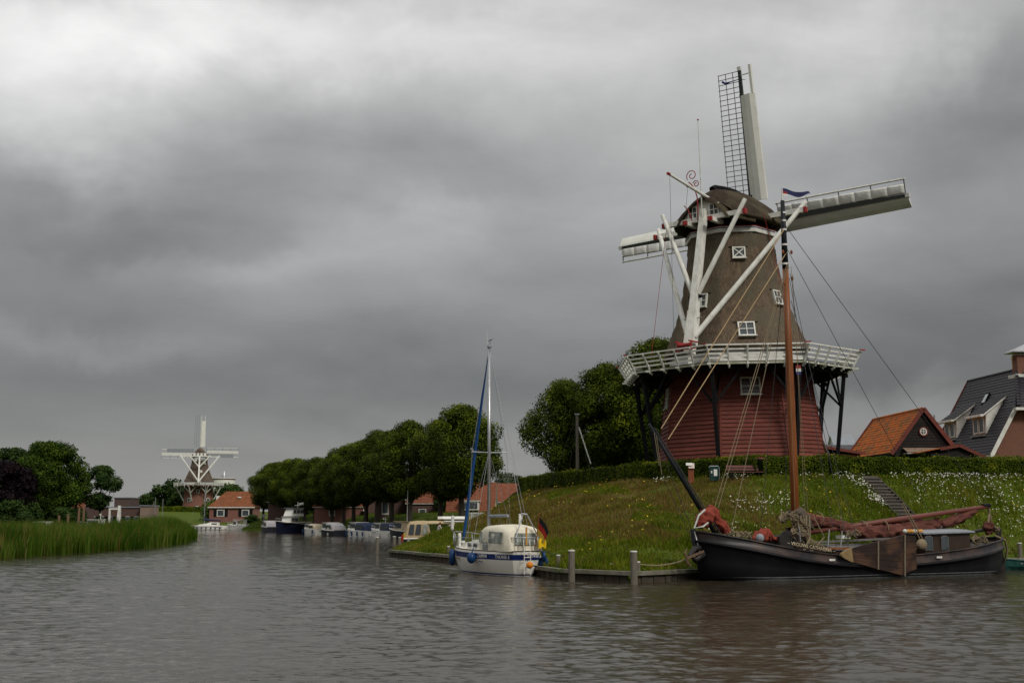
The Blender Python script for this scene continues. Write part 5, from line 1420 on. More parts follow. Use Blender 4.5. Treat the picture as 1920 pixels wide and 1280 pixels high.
# coachroof
def yb(x0, x1, w0, w1, z0, z1, zb0, zb1, slope=.12):
    return [[V(x0, -w0, zb0), V(x0, -w0+slope, z0), V(x0, 0, z0+.07), V(x0, w0-slope, z0), V(x0, w0, zb0)], [V(x1, -w1, zb1), V(x1, -w1+slope, z1), V(x1, 0, z1+.05), V(x1, w1-slope, z1), V(x1, w1, zb1)]]
MB().loft(yb(3.1, 6.2, .92, .55, 1.68, 1.52, 1.18, 1.2), True, True).build('coachroof', m_gel, yacht)
for x, y in ((4.2, .84), (5.1, .74)): MB().box((x, y-.02, 1.42), (.42, .06, .2), rz=-.12).build('cabin_window', m_glass, yacht)
MB().box((5.5, 0, 1.63), (.5, .5, .08)).build('fore_hatch', m_white, yacht)
MB().box((6.9, 0, 1.32), (.5, .35, .2)).build('anchor_locker', m_gel, yacht)
MB().tube([(7.5, .1, 1.28), (7.7, .12, 1.5)], .1, 8).build('anchor_winch', m_steel, yacht)
# cockpit tent
tent = []
for x, w, zt in ((3.75, .80, 1.72), (3.35, .98, 2.28), (2.9, 1.08, 2.42), (1.6, 1.12, 2.48), (.65, 1.02, 2.40), (.22, .92, 2.22), (.02, .84, 1.22)):
    rg_ = []
    for i in range(13):
        t = math.pi*i/12; c_ = math.cos(t); rg_.append(V(x, w*math.copysign(abs(c_)**.48, c_), 1.18+(zt-1.18)*math.sin(t)**.34))
    tent.append(rg_)
hood = MB().loft(tent, False).build('spray_hood', m_canvas, yacht, smooth=True)
def panel(pts, name='clear_panel', m=None, n=V(0, 1, 0), th=.025):
    return MB().prism([V(p)+n*.02 for p in pts], n*th).build(name, m or m_clear, hood)
W_ = lambda x: 1.14
panel([(1.95, 1.10, 1.58), (.62, 1.01, 1.58), (.62, .97, 2.10), (1.95, 1.06, 2.14)])
panel([(3.2, 1.03, 1.60), (2.75, 1.09, 1.60), (2.8, 1.02, 2.10), (3.1, .98, 2.10)])
panel([(.06, .62, 1.50), (.06, -.6, 1.50), (.18, -.55, 2.05), (.18, .57, 2.05)], n=V(-1, 0, .2).normalized(), th=.05)
panel([(3.62, .7, 1.8), (3.62, -.7, 1.8), (3.42, -.7, 2.2), (3.42, .7, 2.2)], n=V(1, 0, .3).normalized())
for sx in (0, .22): panel([(2.05+sx*1.6, 1.10, 1.22), (2.30+sx*1.6, 1.10, 1.22), (2.24+sx*1.6, 1.10, 1.62), (2.14+sx*1.6, 1.10, 1.62)], 'dark_flap', m_grey)
# mast and rig
MXy = 4.25
ztop = at(909, 652, 63.4).z
MB().tube([(MXy, 0, 1.6), (MXy, 0, ztop)], [.095, .075], 10).build('mast', m_steel, yacht, smooth=True)
MB().ball((MXy, 0, ztop+.08), .12).build('masthead', m_grey, yacht)
MB().tube([(MXy+.1, .05, ztop), (MXy+.22, .05, ztop+1.0)], [.012, .006], 4).build('antenna', m_white, yacht)
MB().tube([(MXy-.05, 0, ztop), (MXy-.1, 0, ztop+.42)], .012, 4).tube([(MXy-.35, 0, ztop+.42), (MXy+.1, 0, ztop+.40)], .02, 4).build('wind_vane', m_black, yacht)
zs = at(908, 848, 63.4).z
MB().tube([(MXy-.05, 1.0, zs+.02), (MXy, 0, zs)], .028, 6).tube([(MXy-.05, -1.0, zs+.02), (MXy, 0, zs)], .028, 6).build('spreader', m_steel, yacht)
MB().tube([(MXy-.12, 0, 2.88), (MXy-2.2, 0, 2.90)], [.085, .08], 10).build('boom', m_grey, yacht)
MB().tube([(MXy-.1, 0, 1.7), (MXy-1.4, 0, 2.8)], .02, 5).tube([(MXy-2.1, 0, 2.85), (MXy-2.05, 0, 2.3)], .015, 5).build('boom_tackle', m_rope, yacht)
fb = V(7.45, 0, 1.55)
ft = V(MXy+.12, 0, ztop-.2)
m_bluecloth = mat('blue_sail_cover', (0.012, 0.075, 0.24), (0.01, 0.05, 0.17), rough=.7, scale=3, stretch=(3, 3, .5), bump=.02)
MB().tube([fb, lerp(fb, ft, .04), lerp(fb, ft, .3), lerp(fb, ft, .7), lerp(fb, ft, .97), ft], [.035, .08, .09, .07, .035, .018], 10).build('furled_jib', m_bluecloth, yacht, smooth=True)
MB().ball((7.46, 0, 1.50), .13, sc=(1, 1, .7)).build('furling_drum', m_white, yacht)
for a, b in (((MXy, .02, ztop), (MXy-.05, 1.0, zs)), ((MXy-.05, 1.0, zs), (MXy-.1, 1.25, 1.3)), ((MXy, -.02, ztop), (MXy-.05, -1.0, zs)), ((MXy-.05, -1.0, zs), (MXy-.1, -1.25, 1.3)),
             ((MXy, .02, zs), (MXy+.5, 1.2, 1.3)), ((MXy, -.02, zs), (MXy+.5, -1.2, 1.3)), ((MXy, .02, zs), (MXy-.7, 1.25, 1.3)), ((MXy, -.02, zs), (MXy-.7, -1.25, 1.3)), ((MXy-.05, 0, ztop), (-.1, .25, 2.6)), ((MXy-.05, 0, ztop), (1.2, -.9, 1.4))):
    MB().tube([a, b], .010, 4).build('stay', m_steel, yacht)
# pulpit, rails
pr = MB(); R_ = .024
pr.tube([(6.6, .80, 1.28), (6.65, .80, 1.92), (7.6, .50, 2.0), (8.25, .18, 2.05), (8.35, 0, 2.05), (8.25, -.18, 2.05), (7.6, -.50, 2.0), (6.65, -.80, 1.92), (6.6, -.8, 1.28)], R_, 6)
for x, y in ((7.5, .55), (8.2, .2), (8.2, -.2), (7.5, -.55)): pr.tube([(x-.05, y, 1.3), (x, y, 2.02)], R_, 6)
pr.tube([(6.65, .80, 1.62), (7.6, .52, 1.66), (8.25, .2, 1.68)], .018, 5); pr.build('pulpit', m_steel, yacht, smooth=True)
for i, x in enumerate((.6, 2.2, 3.9, 5.3)):
    for sg in (-1, 1):
        b = ysec(x/YL)[-1][1]-.05; MB().tube([(x, sg*b, 1.18), (x, sg*b, 1.82)], .016, 6).build('stanchion', m_steel, yacht)
for z in (1.5, 1.8):
    for sg in (-1, 1): MB().tube([(x, sg*(ysec(x/YL)[-1][1]-.05), z) for x in (.0, .6, 2.2, 3.9, 5.3, 6.6)], .009, 4).build('guard_wire', m_steel, yacht)
ps = MB(); ps.tube([(.5, .85, 1.2), (.5, .85, 1.85), (-.1, .72, 1.85), (-.32, .3, 1.85), (-.32, -.3, 1.85), (-.1, -.72, 1.85), (.5, -.85, 1.85), (.5, -.85, 1.2)], R_, 6)
for y in (-.6, -.3, .3, .6): ps.tube([(-.22, y, 1.2), (-.22, y, 1.85)], R_*.8, 5)
ps.build('pushpit', m_steel, yacht, smooth=True)
ar = MB(); ar.tube([(-.05, .62, 1.85), (.2, .12, 2.95), (.2, -.12, 2.95), (-.05, -.62, 1.85)], .03, 6); ar.tube([(.2, -.1, 2.95), (.2, .2, 2.98)], .06, 6); ar.build('stern_frame', m_steel, yacht)
MB().tube([(1.7, -.5, 2.4), (1.7, -.5, 3.0)], .07, 8).build('vent_pipe', m_white, yacht)
MB().tube([(-.30, .18, 1.5), (-.30, .18, 2.35)], .05, 6).build('danbuoy_pole', m_yel, yacht)
# fenders carried upright on the foredeck
for x, y in ((6.2, .78), (6.35, .72)): MB().tube([(x, y, 1.25), (x, y, 1.32), (x, y, 1.95), (x, y, 2.0)], [.04, .09, .09, .03], 8).build('white_fender', m_white, yacht)
MB().tube([(7.55, .62, 2.1), (7.5, .62, 2.2), (7.5, .6, 2.85), (7.5, .6, 2.92)], [.03, .09, .09, .03], 8).build('white_fender', m_white, yacht)
# ladder at the stern
ld = MB()
for y in (.02, .36): ld.tube([(-.42, y, .1), (-.42, y, 1.25), (-.30, y, 1.75)], .02, 6)
for z in (.22, .45, .68, .92, 1.15): ld.tube([(-.42, .02, z), (-.42, .36, z)], .02, 6)
ld.build('stern_ladder', m_white, yacht)
m_orange = mat('buoy_orange', (0.62, 0.20, 0.008), (0.5, 0.15, 0.01), rough=.4)
m_fblue = mat('fender_blue', (0.008, 0.042, 0.13), (0.006, 0.03, 0.09), rough=.35)
MB().ball((-.60, .16, .56), .165, 14, 10).build('ball_fender', m_orange, yacht, smooth=True)
MB().tube([(-.5, .0, .54), (-.55, -.25, .5)], .035, 6).build('exhaust', m_black, yacht)
def side_y(x, z): 
    P = ysec(x/YL); return P[5][1]
p = V(2.9, side_y(2.9, .8)+.24, .82)
MB().ball(p, .235, 14, 10, sc=(1, 1, 1.15)).tube([p+V(0, 0, .2), p+V(0, -.1, .5)], .03, 6).build('ball_fender', m_fblue, yacht, smooth=True)
p = V(5.9, side_y(5.9, .8)+.20, .75)
MB().tube([p+V(0, 0, .44), p+V(0, 0, .36), p+V(.0, 0, -.3), p+V(0, 0, -.4)], [.05, .16, .16, .05], 10).build('long_fender', m_fblue, yacht, smooth=True)
for x, z in ((.35, .62), (1.4, .45)):
    p = V(x, -side_y(x, .8)-.28, z)
    MB().ball(p, .27, 14, 10, sc=(1, 1, 1.15)).tube([p+V(0, 0, .25), p+V(0, .1, .6)], .04, 6).build('ball_fender', m_fblue, yacht, smooth=True)
MB().tube([V(.1, -.95, 1.15), V(.05, -1.0, .75)], .1, 8).build('long_fender', m_fblue, yacht, smooth=True)
m_ybox = mat('horseshoe_yellow', (0.72, 0.48, 0.01), (0.6, .38, .01), rough=.6)
hs = MB(); hs.tube([(-.22, -.86, 1.34), (-.24, -.86, 1.62), (-.26, -.78, 1.80), (-.32, -.60, 1.80), (-.34, -.52, 1.62), (-.34, -.52, 1.34)], .075, 8); hs.box((-.25, -.70, 1.60), (.08, .34, .40), rz=.25); hs.build('horseshoe_buoy', m_ybox, yacht)
# ensign, hanging from a slanted staff
s0, s1 = V(-.22, -.35, 1.4), V(-.55, -.42, 3.0)
MB().tube([s0, s1], .022, 6).build('ensign_staff', m_wood, yacht); MB().ball(s1, .05).build('staff_knob', m_wood, yacht)
m_fb, m_fr, m_fg = mat('flag_black', (.012, .012, .014), rough=.8), mat('flag_red', (.30, .02, .013), rough=.8), mat('flag_gold', (.42, .29, .04), rough=.8)
ua, ub = lerp(s0, s1, .95), lerp(s0, s1, .42)
for i, m in enumerate((m_fb, m_fr, m_fg)):
    rg = []
    for q in range(9):
        t = q/8; h = V(-.15, -1.0, 0)*(.50*t)+V(0, 0, -.80*t**1.1)+V(.06*math.sin(t*8), 0, 0)
        a = lerp(ua, ub, i/3*1.0)+h*(1-.10*i)+V(.02*i, 0, 0); b = lerp(ua, ub, (i+1)/3)+h*(1-.10*(i+1))+V(.02*(i+1), 0, 0); rg.append([a, b])
    MB().loft(rg, False).build('ensign_stripe', m, yacht)
# lettering on the navy band, both quarters and the stern
def band_text(body, x, size, sg=1, z=None, m=m_white, shear=.25):
    P = ysec(x/YL); z = z if z is not None else (P[6][2]+P[7][2])/2
    x2 = x+.4; P2 = ysec(x2/YL)
    d = V(x2-x, sg*(P2[6][1]-P[6][1]), 0).normalized()
    n_ = V(-sg*d.y, sg*d.x, 0) if sg > 0 else V(-d.y*sg, d.x*sg, 0)
    if n_.y*sg < 0: n_ = -n_
    # text runs with its x axis: seen from port, forward is to the left, so the text runs aft
    X = -d if sg > 0 else d
    Z_ = V(0, 0, 1); M = Matrix((X, Z_, X.cross(Z_))).transposed()
    loc = V(x, sg*((P[6][1]+P[7][1])/2), z)+n_*.03
    return text(body, size, loc, M.to_euler(), m, yacht, .004, shear=shear)
band_text('CARINA', 2.3, .25); band_text('THOREE S', .75, .23, shear=0)
band_text('Monsun', 2.35, .11, z=.66, m=m_stripe)
M = Matrix((V(0, -1, 0), V(0, 0, 1), V(-1, 0, 0))).transposed()
text('THOREE S', .17, V(-.33, -.22, .97), M.to_euler(), m_white, yacht, .004)
band_text('CARINA', .3, .18, sg=-1)
# mooring line of the yacht
MB().tube([V(.2, -1.0, 1.2), V(.9, -2.2, .95)+V(0, 0, 0), V(-.4, -3.8, .55)], .02, 5).build('mooring_line', m_rope_dk, yacht)

# ================================================================== MOTOR BOATS along the far bank
m_bwhite = mat('boat_white', (0.74, 0.73, 0.68), (0.64, 0.63, 0.58), rough=.3, per_object=.06)
m_bcream = mat('boat_cream', (0.52, 0.44, 0.30), (0.42, 0.35, 0.24), rough=.5)
m_bnavy = mat('boat_navy', (0.006, 0.008, 0.022), rough=.3)
m_bgrey = mat('boat_canvas_grey', (0.34, 0.33, 0.34), (0.24, 0.23, 0.24), rough=.8)
m_bblue = mat('boat_canvas_blue', (0.016, 0.024, 0.055), (0.022, .032, .07), rough=.8)
m_bdark = mat('boat_dark_hull', (0.02, 0.022, 0.03), rough=.35)
m_fwhite = m_white
def motor_boat(px, Y, L_, B, label, hull_m, top_m, canvas_m, heading=None, rail=True, wheelhouse=.5, canvas=True, mast_h=0, fl=None, fenders=None, h=1.0, cab_h=1.0, flag=None, stripe=None, ext=None, high=0.0):
    p = atx(px, Y, 0)
    hd = rad(112) if heading is None else heading
    t = thing('motor_boat', label, 'motor boat', (p.x, p.y, 0), rz=hd, group='motor boats moored along the far bank')
    rings = []; n = 11
    for i in range(n):
        u = i/(n-1); b = B/2*(.88+.12*math.sin(min(u*2.2, 1)*math.pi/2))*(1-max(0, (u-.5)/.5)**2.3)+.01; hh = h*(.9+.38*u*u); x = -L_/2+L_*u
        ov = .5*max(0, u-.8)/.2
        rings.append([V(x-ov, -b*.6, -.35), V(x-ov*.6, -b*.92, .02), V(x-ov*.3, -b*.98, hh*.62), V(x, -b, hh), V(x, b, hh), V(x-ov*.3, b*.98, hh*.62), V(x-ov*.6, b*.92, .02), V(x-ov, b*.6, -.35)])
    hull = MB().loft(rings, True, True).build('hull', hull_m, t)
    for sg in (3, 4): pass
    MB().tube([r[3] for r in rings], .05, 5).tube([r[4] for r in rings], .05, 5).build('rubbing_rail', m_bwhite, t)
    # cabin with slanting front
    z0 = h*.93; x0, x1 = -L_*.02, L_*.28
    w = B*.40
    hc = cab_h
    MB().loft([[V(x0, -w, z0), V(x0, -w*.92, z0+hc*1.0), V(x0, w*.92, z0+hc), V(x0, w, z0)], [V(x1-.35, -w*.95, z0), V(x1-.7, -w*.86, z0+hc*.98), V(x1-.7, w*.86, z0+hc*.98), V(x1-.35, w*.95, z0)], [V(x1, -w*.8, z0), V(x1-.35, -w*.7, z0+.35), V(x1-.35, w*.7, z0+.35), V(x1, w*.8, z0)]], True, True).build('wheelhouse', top_m, t)
    MB().loft([[V(x1-.3, -w*.8, z0), V(x1-.3, -w*.7, z0+.42), V(x1-.3, w*.7, z0+.42), V(x1-.3, w*.8, z0)], [V(L_*.42, -w*.35, z0+.1), V(L_*.40, -w*.3, z0+.38), V(L_*.40, w*.3, z0+.38), V(L_*.42, w*.35, z0+.1)]], True, True).build('fore_cabin', top_m, t)
    MB().box(((x0+x1-.7)/2, 0, z0+hc+.03), (x1-x0-.3, B*.80, .07)).build('cabin_top', top_m, t)
    for sg in (-1, 1):
        for k in range(3):
            xx = x0+.25+k*(x1-x0-.9)/3+.15; f = MB().box((xx, sg*w*.975, z0+hc*.60), ((x1-x0-.9)/3-.06, .06, hc*.52)).build('window', m_glass, t)
        for k in range(3): MB().tube([(L_*.1+k*.6, sg*(B/2*.985), h*.72), (L_*.1+k*.6, sg*(B/2+.015), h*.72)], .10, 8).build('porthole', m_glass, t)
    # aft tent
    if canvas:
        tr = []
        for x, wz_ in ((x0-.01, hc*1.0), (x0-L_*.14, hc*1.02), (x0-L_*.28, hc*.95), (x0-L_*.37, hc*.62), (x0-L_*.40, .1)):
            tr.append([V(x, -B*.43, z0), V(x, -B*.41, z0+wz_*.72), V(x, -B*.30, z0+wz_), V(x, B*.30, z0+wz_), V(x, B*.41, z0+wz_*.72), V(x, B*.43, z0)])
        MB().loft(tr, True, True).build('canvas_tent', canvas_m, t)
        for sg in (-1, 1):
            for k in range(2): MB().box((x0-L_*(.07+.14*k)-.1, sg*B*.428, z0+hc*.48), (L_*.125, .05, hc*.50)).build('tent_window', m_glass, t)
    else:
        MB().box((x0-L_*.2, 0, z0+.25), (L_*.36, B*.7, .4)).build('aft_deck', top_m, t)
    if rail:
        mb = MB()
        for sg in (-1, 1):
            mb.tube([V(r[3].x, sg*r[3].y*-.95, r[3].z+.5) for r in rings[6:]], .022, 4)
            for r in rings[6::2]: mb.tube([V(r[3].x, -sg*r[3].y*.95, r[3].z), V(r[3].x, -sg*r[3].y*.95, r[3].z+.5)], .018, 4)
        mb.build('bow_rail', m_steel, t)
    for k in range(fenders or 0):
        x = -L_*.38+k*L_*.62/max(1, fenders-1); MB().tube([(x, B*.52, .1), (x, B*.525, .2), (x, B*.525, .72), (x, B*.52, .8)], [.03, .11, .11, .03], 7).build('fender', m_fblue if fl is None else fl, t)
    if mast_h: MB().tube([(x0+.3, 0, z0+hc), (x0+.2, 0, z0+hc+mast_h)], [.05, .03], 6).box((x0+.25, 0, z0+hc+mast_h*.6), (.08, .7, .05)).ball((x0+.25, .3, z0+hc+mast_h*.7), .12).build('mast', m_white, t)
    return t
HD = rad(113)
mb1 = motor_boat(504, 243, 7.5, 2.7, 'small grey and white motor boat with a grey tent, leftmost on the far bank', m_bdark, m_bwhite, m_bgrey, HD, h=1.1, cab_h=1.15)
mb2 = motor_boat(550, 229, 8.6, 3.3, 'large navy blue motor cruiser with a white upper wheelhouse and a blue fender', m_bnavy, m_bwhite, m_bwhite, HD+rad(118), canvas=False, h=1.75, cab_h=1.3, mast_h=1.7)
MB().loft([[V(-1.4, -1.15, 3.1), V(-1.4, -1.05, 4.55), V(-1.4, 1.05, 4.55), V(-1.4, 1.15, 3.1)], [V(1.6, -1.1, 3.1), V(1.0, -.95, 4.5), V(1.0, .95, 4.5), V(1.6, 1.1, 3.1)]], True, True).build('upper_wheelhouse', m_bwhite, mb2)
for sg in (-1, 1):
    for k in range(3): MB().box((-1.0+k*.85, sg*1.12, 3.95), (.66, .08, .62)).build('upper_window', m_glass, mb2)
MB().box((-.1, 0, 4.6), (3.0, 2.5, .1)).build('upper_roof', m_grey, mb2)
MB().tube([(-.9, 0, 4.6), (-1.0, 0, 5.7)], .06, 6).box((-.9, 0, 5.1), (.15, 1.6, .08)).ball((-.9, .7, 5.3), .22).ball((-2.9, -.9, 5.4), .28).build('radar_mast', m_white, mb2)
m_tarp = mat('tarp_blue', (0.008, 0.06, 0.42), rough=.6)
MB().ball((-4.9, 1.7, .9), .62, sc=(1.5, .45, 1.0)).build('blue_tarp', m_tarp, mb2)
MB().box((0, 0, 1.93), (6.5, 3.4, .06)).build('side_deck', m_bcream, mb2)
mb3 = motor_boat(588, 211, 6.4, 2.6, 'small rounded white cabin boat with a cream hood, just right of the navy cruiser', m_bwhite, m_bwhite, m_bcream, HD+rad(10), h=.95, cab_h=.85, fenders=2)
mb4 = motor_boat(622, 193, 7.8, 2.7, 'dark hulled cabin boat with a grey canopy and white door, third from the navy cruiser', m_bdark, m_bwhite, m_bgrey, HD-rad(4)+rad(10), h=.95, cab_h=1.12)
MB().box((-1.6, 1.27, .7), (.55, .06, 1.2)).build('white_door', m_white, mb4)
mb5 = motor_boat(677, 184, 8.2, 2.8, 'white cabin boat with a dark blue canopy and four dark fenders on its side', m_bwhite, m_bwhite, m_bblue, HD+rad(12), h=.95, cab_h=1.2, fenders=4)
mb6 = motor_boat(723, 177, 7.4, 2.7, 'white cabin boat with blue tinted windows and pale fenders, second from the beige tented cruiser', m_bwhite, m_bwhite, m_bblue, HD+rad(16), h=1.0, cab_h=1.1, fenders=3, fl=m_white, mast_h=.9)
mb7 = motor_boat(764, 168, 8.2, 2.8, 'cream motor boat with a thin tall mast, just behind the beige tented cruiser', m_bdark, m_bcream, m_bwhite, HD+rad(20), h=1.05, cab_h=1.3, canvas=False, mast_h=4.2)

# the beige cruiser with the tent, in front of the others
p = atx(790, 132, 0)
bc = thing('cabin_cruiser', 'long beige cabin cruiser with tan cockpit tent and a dinghy on its roof', 'cabin cruiser', (p.x+2.6, p.y+.5, 0), rz=rad(8))
m_tan = mat('tent_tan', (0.42, 0.33, 0.20), (0.34, 0.26, 0.15), rough=.85, scale=2, bump=.02)
rings = []; Lc, Bc = 11.5, 3.2
for i in range(11):
    u = i/10; b = Bc/2*(.9+.1*min(1, u*3))*(1-max(0, (u-.6)/.4)**2.4)+.02; hh = .55+.75*u*u; x = -4.6+Lc*u
    rings.append([V(x, -b*.7, -.3), V(x, -b*.95, .05), V(x, -b, hh), V(x, b, hh), V(x, b*.95, .05), V(x, b*.7, -.3)])
MB().loft(rings, True, True).build('hull', m_bdark, bc)
MB().tube([r[2]+V(0, -.03, .05) for r in rings], .09, 6).tube([r[3]+V(0, .03, .05) for r in rings], .09, 6).build('rubbing_rail', m_white, bc)
tr = []
for x, zt, w in ((-4.5, .75, 1.35), (-4.2, 1.9, 1.36), (-3.9, 2.35, 1.3), (-3.2, 2.48, 1.3), (-2.3, 2.50, 1.3), (-2.0, 2.46, 1.3), (-1.6, .55, 1.42)):
    tr.append([V(x, -w, .6), V(x-.0, -w, lerp(.6, zt, .8)), V(x, -w*.8, zt), V(x, w*.8, zt), V(x, w, lerp(.6, zt, .8)), V(x, w, .6)])
tn = MB().loft(tr, True, True).build('cockpit_tent', m_tan, bc)
for k in range(3):
    x = -4.0+k*.72; MB().prism([(x-.12, -1.37, 1.05), (x+.46, -1.37, 1.05), (x+.52, -1.355, 2.12), (x+.06, -1.355, 2.12)], (0, -.03, 0)).build('clear_window', m_glass if k < 2 else m_clear, tn)
MB().loft([[V(x, -1.35, 2.28+.02*x), V(x, 0, 2.50+.02*x), V(x, 1.35, 2.28+.02*x), V(x, 1.35, 2.18+.02*x), V(x, -1.35, 2.18+.02*x)] for x in (-2.1, 1.0)], True, True).build('canvas_awning', m_tan, bc)
MB().prism([V(.2, -1.25, 1.0), V(5.4, -1.1, 1.25), V(4.8, -1.05, 2.35), V(.2, -1.2, 2.3)], (0, 2.4, 0)).build('saloon', m_bwhite, bc)
MB().box((2.4, 0, 2.42), (5.4, 2.9, .12)).build('saloon_roof', m_bwhite, bc)
MB().box((1.4, -1.24, 1.75), (1.6, .06, .55)).box((3.2, -1.18, 1.8), (1.2, .06, .45)).build('saloon_window', m_glass, bc)
MB().loft([[V(-1.1+x, y0, 2.72), V(-1.1+x, y0*.6, 2.95), V(-1.1+x, -y0*.6+.001, 2.95), V(-1.1+x, -y0+.001, 2.72), V(-1.1+x, -y0*.6+.001, 2.6), V(-1.1+x, y0*.6, 2.6)] for x, y0 in ((.2, -.1), (.7, -.5), (1.8, -.65), (2.9, -.6), (3.4, -.25))], True, True).build('roof_dinghy', m_bwhite, bc)
wf = MB()
for x in (2.6, 3.4, 4.2): wf.bar((x, -1.0, 2.45), (x, -1.0, 3.3), .06, .06).bar((x, 1.0, 2.45), (x, 1.0, 3.3), .06, .06)
wf.bar((2.55, -1.0, 3.32), (4.9, -1.0, 3.32), .07, .06).bar((2.55, 1.0, 3.32), (4.9, 1.0, 3.32), .07, .06).bar((2.6, -1, 3.32), (2.6, 1, 3.32), .06, .06)
wf.build('wheel_frame', m_white, bc)
MB().box((3.0, -1.0, 2.9), (.72, .02, .75)).box((3.8, -1.0, 2.9), (.72, .02, .75)).build('windscreen', m_clear, bc)
for i, m in enumerate((m_fr, m_fg)): MB().box((-4.75+.22*i, -1.4, .65+.22*i), (.20, .05, .75)).build('flag_stripe', m, bc)

# far boats by the second mill
p = atx(391, 291, 0)
fy = thing('sailing_yacht', 'white sailing yacht with a navy boom cover moored below the distant windmill', 'sailing yacht', (p.x, p.y, 0), rz=rad(176))
rings = []
for i in range(11):
    u = i/10; b = 1.4*(1-max(0, (u-.45)/.55)**2.2)*(.8+.2*min(1, u*4))+.02; x = -4.7+9.6*u; hh = .95+.15*u
    rings.append([V(x, -b*.7, -.2), V(x, -b*.95, .1), V(x, -b, hh), V(x, b, hh), V(x, b*.95, .1), V(x, b*.7, -.2)])
MB().loft(rings, True, True).build('hull', m_bwhite, fy)
MB().box((0, 1.39, .62), (7.2, .06, .07)).build('blue_stripe', m_bblue, fy)
for k in range(6): MB().ball((-3.2+k*1.1, 1.55, .45), .16, 6, 5, sc=(1, .7, 1.6)).build('fender', m_bblue, fy)
MB().loft([[V(x, -w, .9), V(x, -w*.8, z), V(x, w*.8, z), V(x, w, .9)] for x, w, z in ((-2.4, .9, 1.7), (-.6, .95, 1.75), (.4, .8, 1.45), (2.4, .4, 1.2))], True, True).build('coachroof', m_bwhite, fy)
MB().box((-1.6, .9, 1.4), (1.3, .08, .25)).build('cabin_window', m_glass, fy)
MB().tube([(1.1, 0, 1.2), (1.1, 0, at(381, 905, 291).z)], [.11, .08], 8).build('mast', m_steel, fy)
MB().tube([(1.0, 0, 2.35), (-2.9, 0, 2.1)], [.28, .16], 8).build('boom_cover', m_bblue, fy)
MB().tube([(.95, 0, 2.2), (1.0, 0, 3.2)], .16, 8).build('mast_cover', m_bblue, fy)
for b in ((4.8, 0, 1.1), (-4.6, 0, 1.1), (1.1, 1.3, 1)): MB().tube([(1.1, 0, 13.5), b], .012, 4).build('stay', m_steel, fy)
p = atx(447, 288, 0)
cr = motor_boat(447, 288, 5.5, 2.9, 'small white motor cruiser moored below the distant brick house', m_bwhite, m_bwhite, m_bwhite, rad(170), h=1.0, cab_h=1.1, canvas=False)
del cr['group']
MB().box((-.4, 0, 2.35), (2.6, 2.2, .12)).box((-1.6, 0, 1.9), (.1, 1.9, .9)).build('upper_deck', m_bwhite, cr)
cr2 = motor_boat(188, 222, 9.5, 3.1, 'white motor yacht behind the reed bed beside the white bridge portal', m_bwhite, m_bwhite, m_bwhite, rad(170), h=1.3, cab_h=1.25, canvas=False, mast_h=1.3)
del cr2['group']
cr3 = motor_boat(90, 226, 7, 2.6, 'low white boat behind the reeds under the big left tree', m_bwhite, m_bwhite, m_bwhite, rad(170), h=1.25, cab_h=.9, canvas=False)
del cr3['group']
cr4 = motor_boat(54, 228, 6, 2.5, 'white boat behind the reeds, leftmost in the picture', m_bwhite, m_bwhite, m_bwhite, rad(165), h=1.25, cab_h=.9, canvas=False)
del cr4['group']

# ------------------------------------------------------------------ the person beside the beige cruiser
px_, Y_ = 822, 113.0
p = atx(px_, Y_, .6); zf = max(hz(p.x, p.y), .45)-.02
man = thing('person', 'person in a pale jacket and light trousers, bending forward beside the beige cabin cruiser', 'person', (p.x, p.y, zf), rz=rad(35))
def skin_body(name, verts, edges, radii, m, parent, root=0, sub=2):
    me = bpy.data.meshes.new(name); me.from_pydata(verts, edges, []); me.update()
    ob = bpy.data.objects.new(name, me); C.objects.link(ob)
    sk = ob.modifiers.new('skin', 'SKIN'); ob.modifiers.new('sub', 'SUBSURF').levels = sub; ob.modifiers['sub'].render_levels = sub
    for i, r in enumerate(radii): me.skin_vertices[0].data[i].radius = (r if isinstance(r, tuple) else (r, r)); me.skin_vertices[0].data[i].use_root = (i == root)
    dg = bpy.context.evaluated_depsgraph_get(); ev = ob.evaluated_get(dg)
    nm = bpy.data.meshes.new_from_object(ev); bpy.data.objects.remove(ob)
    nm.materials.clear(); nm.materials.append(m)
    for pl in nm.polygons: pl.use_smooth = True
    o = bpy.data.objects.new(name, nm); C.objects.link(o); o.parent = parent
    return o
m_skin = mat('skin', (.42, .26, .19), rough=.6); m_jacket = mat('jacket', (.36, .36, .34), (.26, .26, .25), rough=.85, scale=8); m_trous = mat('trousers', (.40, .34, .26), (.3, .26, .2), rough=.85, scale=8); m_hair = mat('hair', (.10, .055, .03), rough=.9, scale=20)
bv = [(0, 0, .93), (.02, 0, 1.12), (.08, 0, 1.34), (.12, 0, 1.47), (.16, 0, 1.56), (.19, 0, 1.66),      # pelvis, waist, chest, neck base, neck, head
      (.10, .17, 1.42), (.20, .24, 1.15), (.42, .20, 1.02), (.50, .19, .98), (.10, -.17, 1.42), (.14, -.26, 1.14), (.34, -.22, .98), (.42, -.21, .94),
      (0, .10, .88), (.14, .11, .50), (.02, .11, .10), (.16, .12, .04), (0, -.10, .88), (-.06, -.11, .48), (-.22, -.11, .12), (-.08, -.12, .05)]
be = [(0, 1), (1, 2), (2, 3), (3, 4), (4, 5), (3, 6), (6, 7), (7, 8), (8, 9), (3, 10), (10, 11), (11, 12), (12, 13), (0, 14), (14, 15), (15, 16), (16, 17), (0, 18), (18, 19), (19, 20), (20, 21)]
brr = [.15, .14, .165, .10, .055, .10, .08, .06, .042, .035, .08, .06, .042, .035, .10, .075, .05, .045, .10, .075, .05, .045]
body = skin_body('body', bv, be, brr, m_skin, man)
jv = bv[:4]+[bv[6], bv[7], bv[8], bv[10], bv[11], bv[12]]
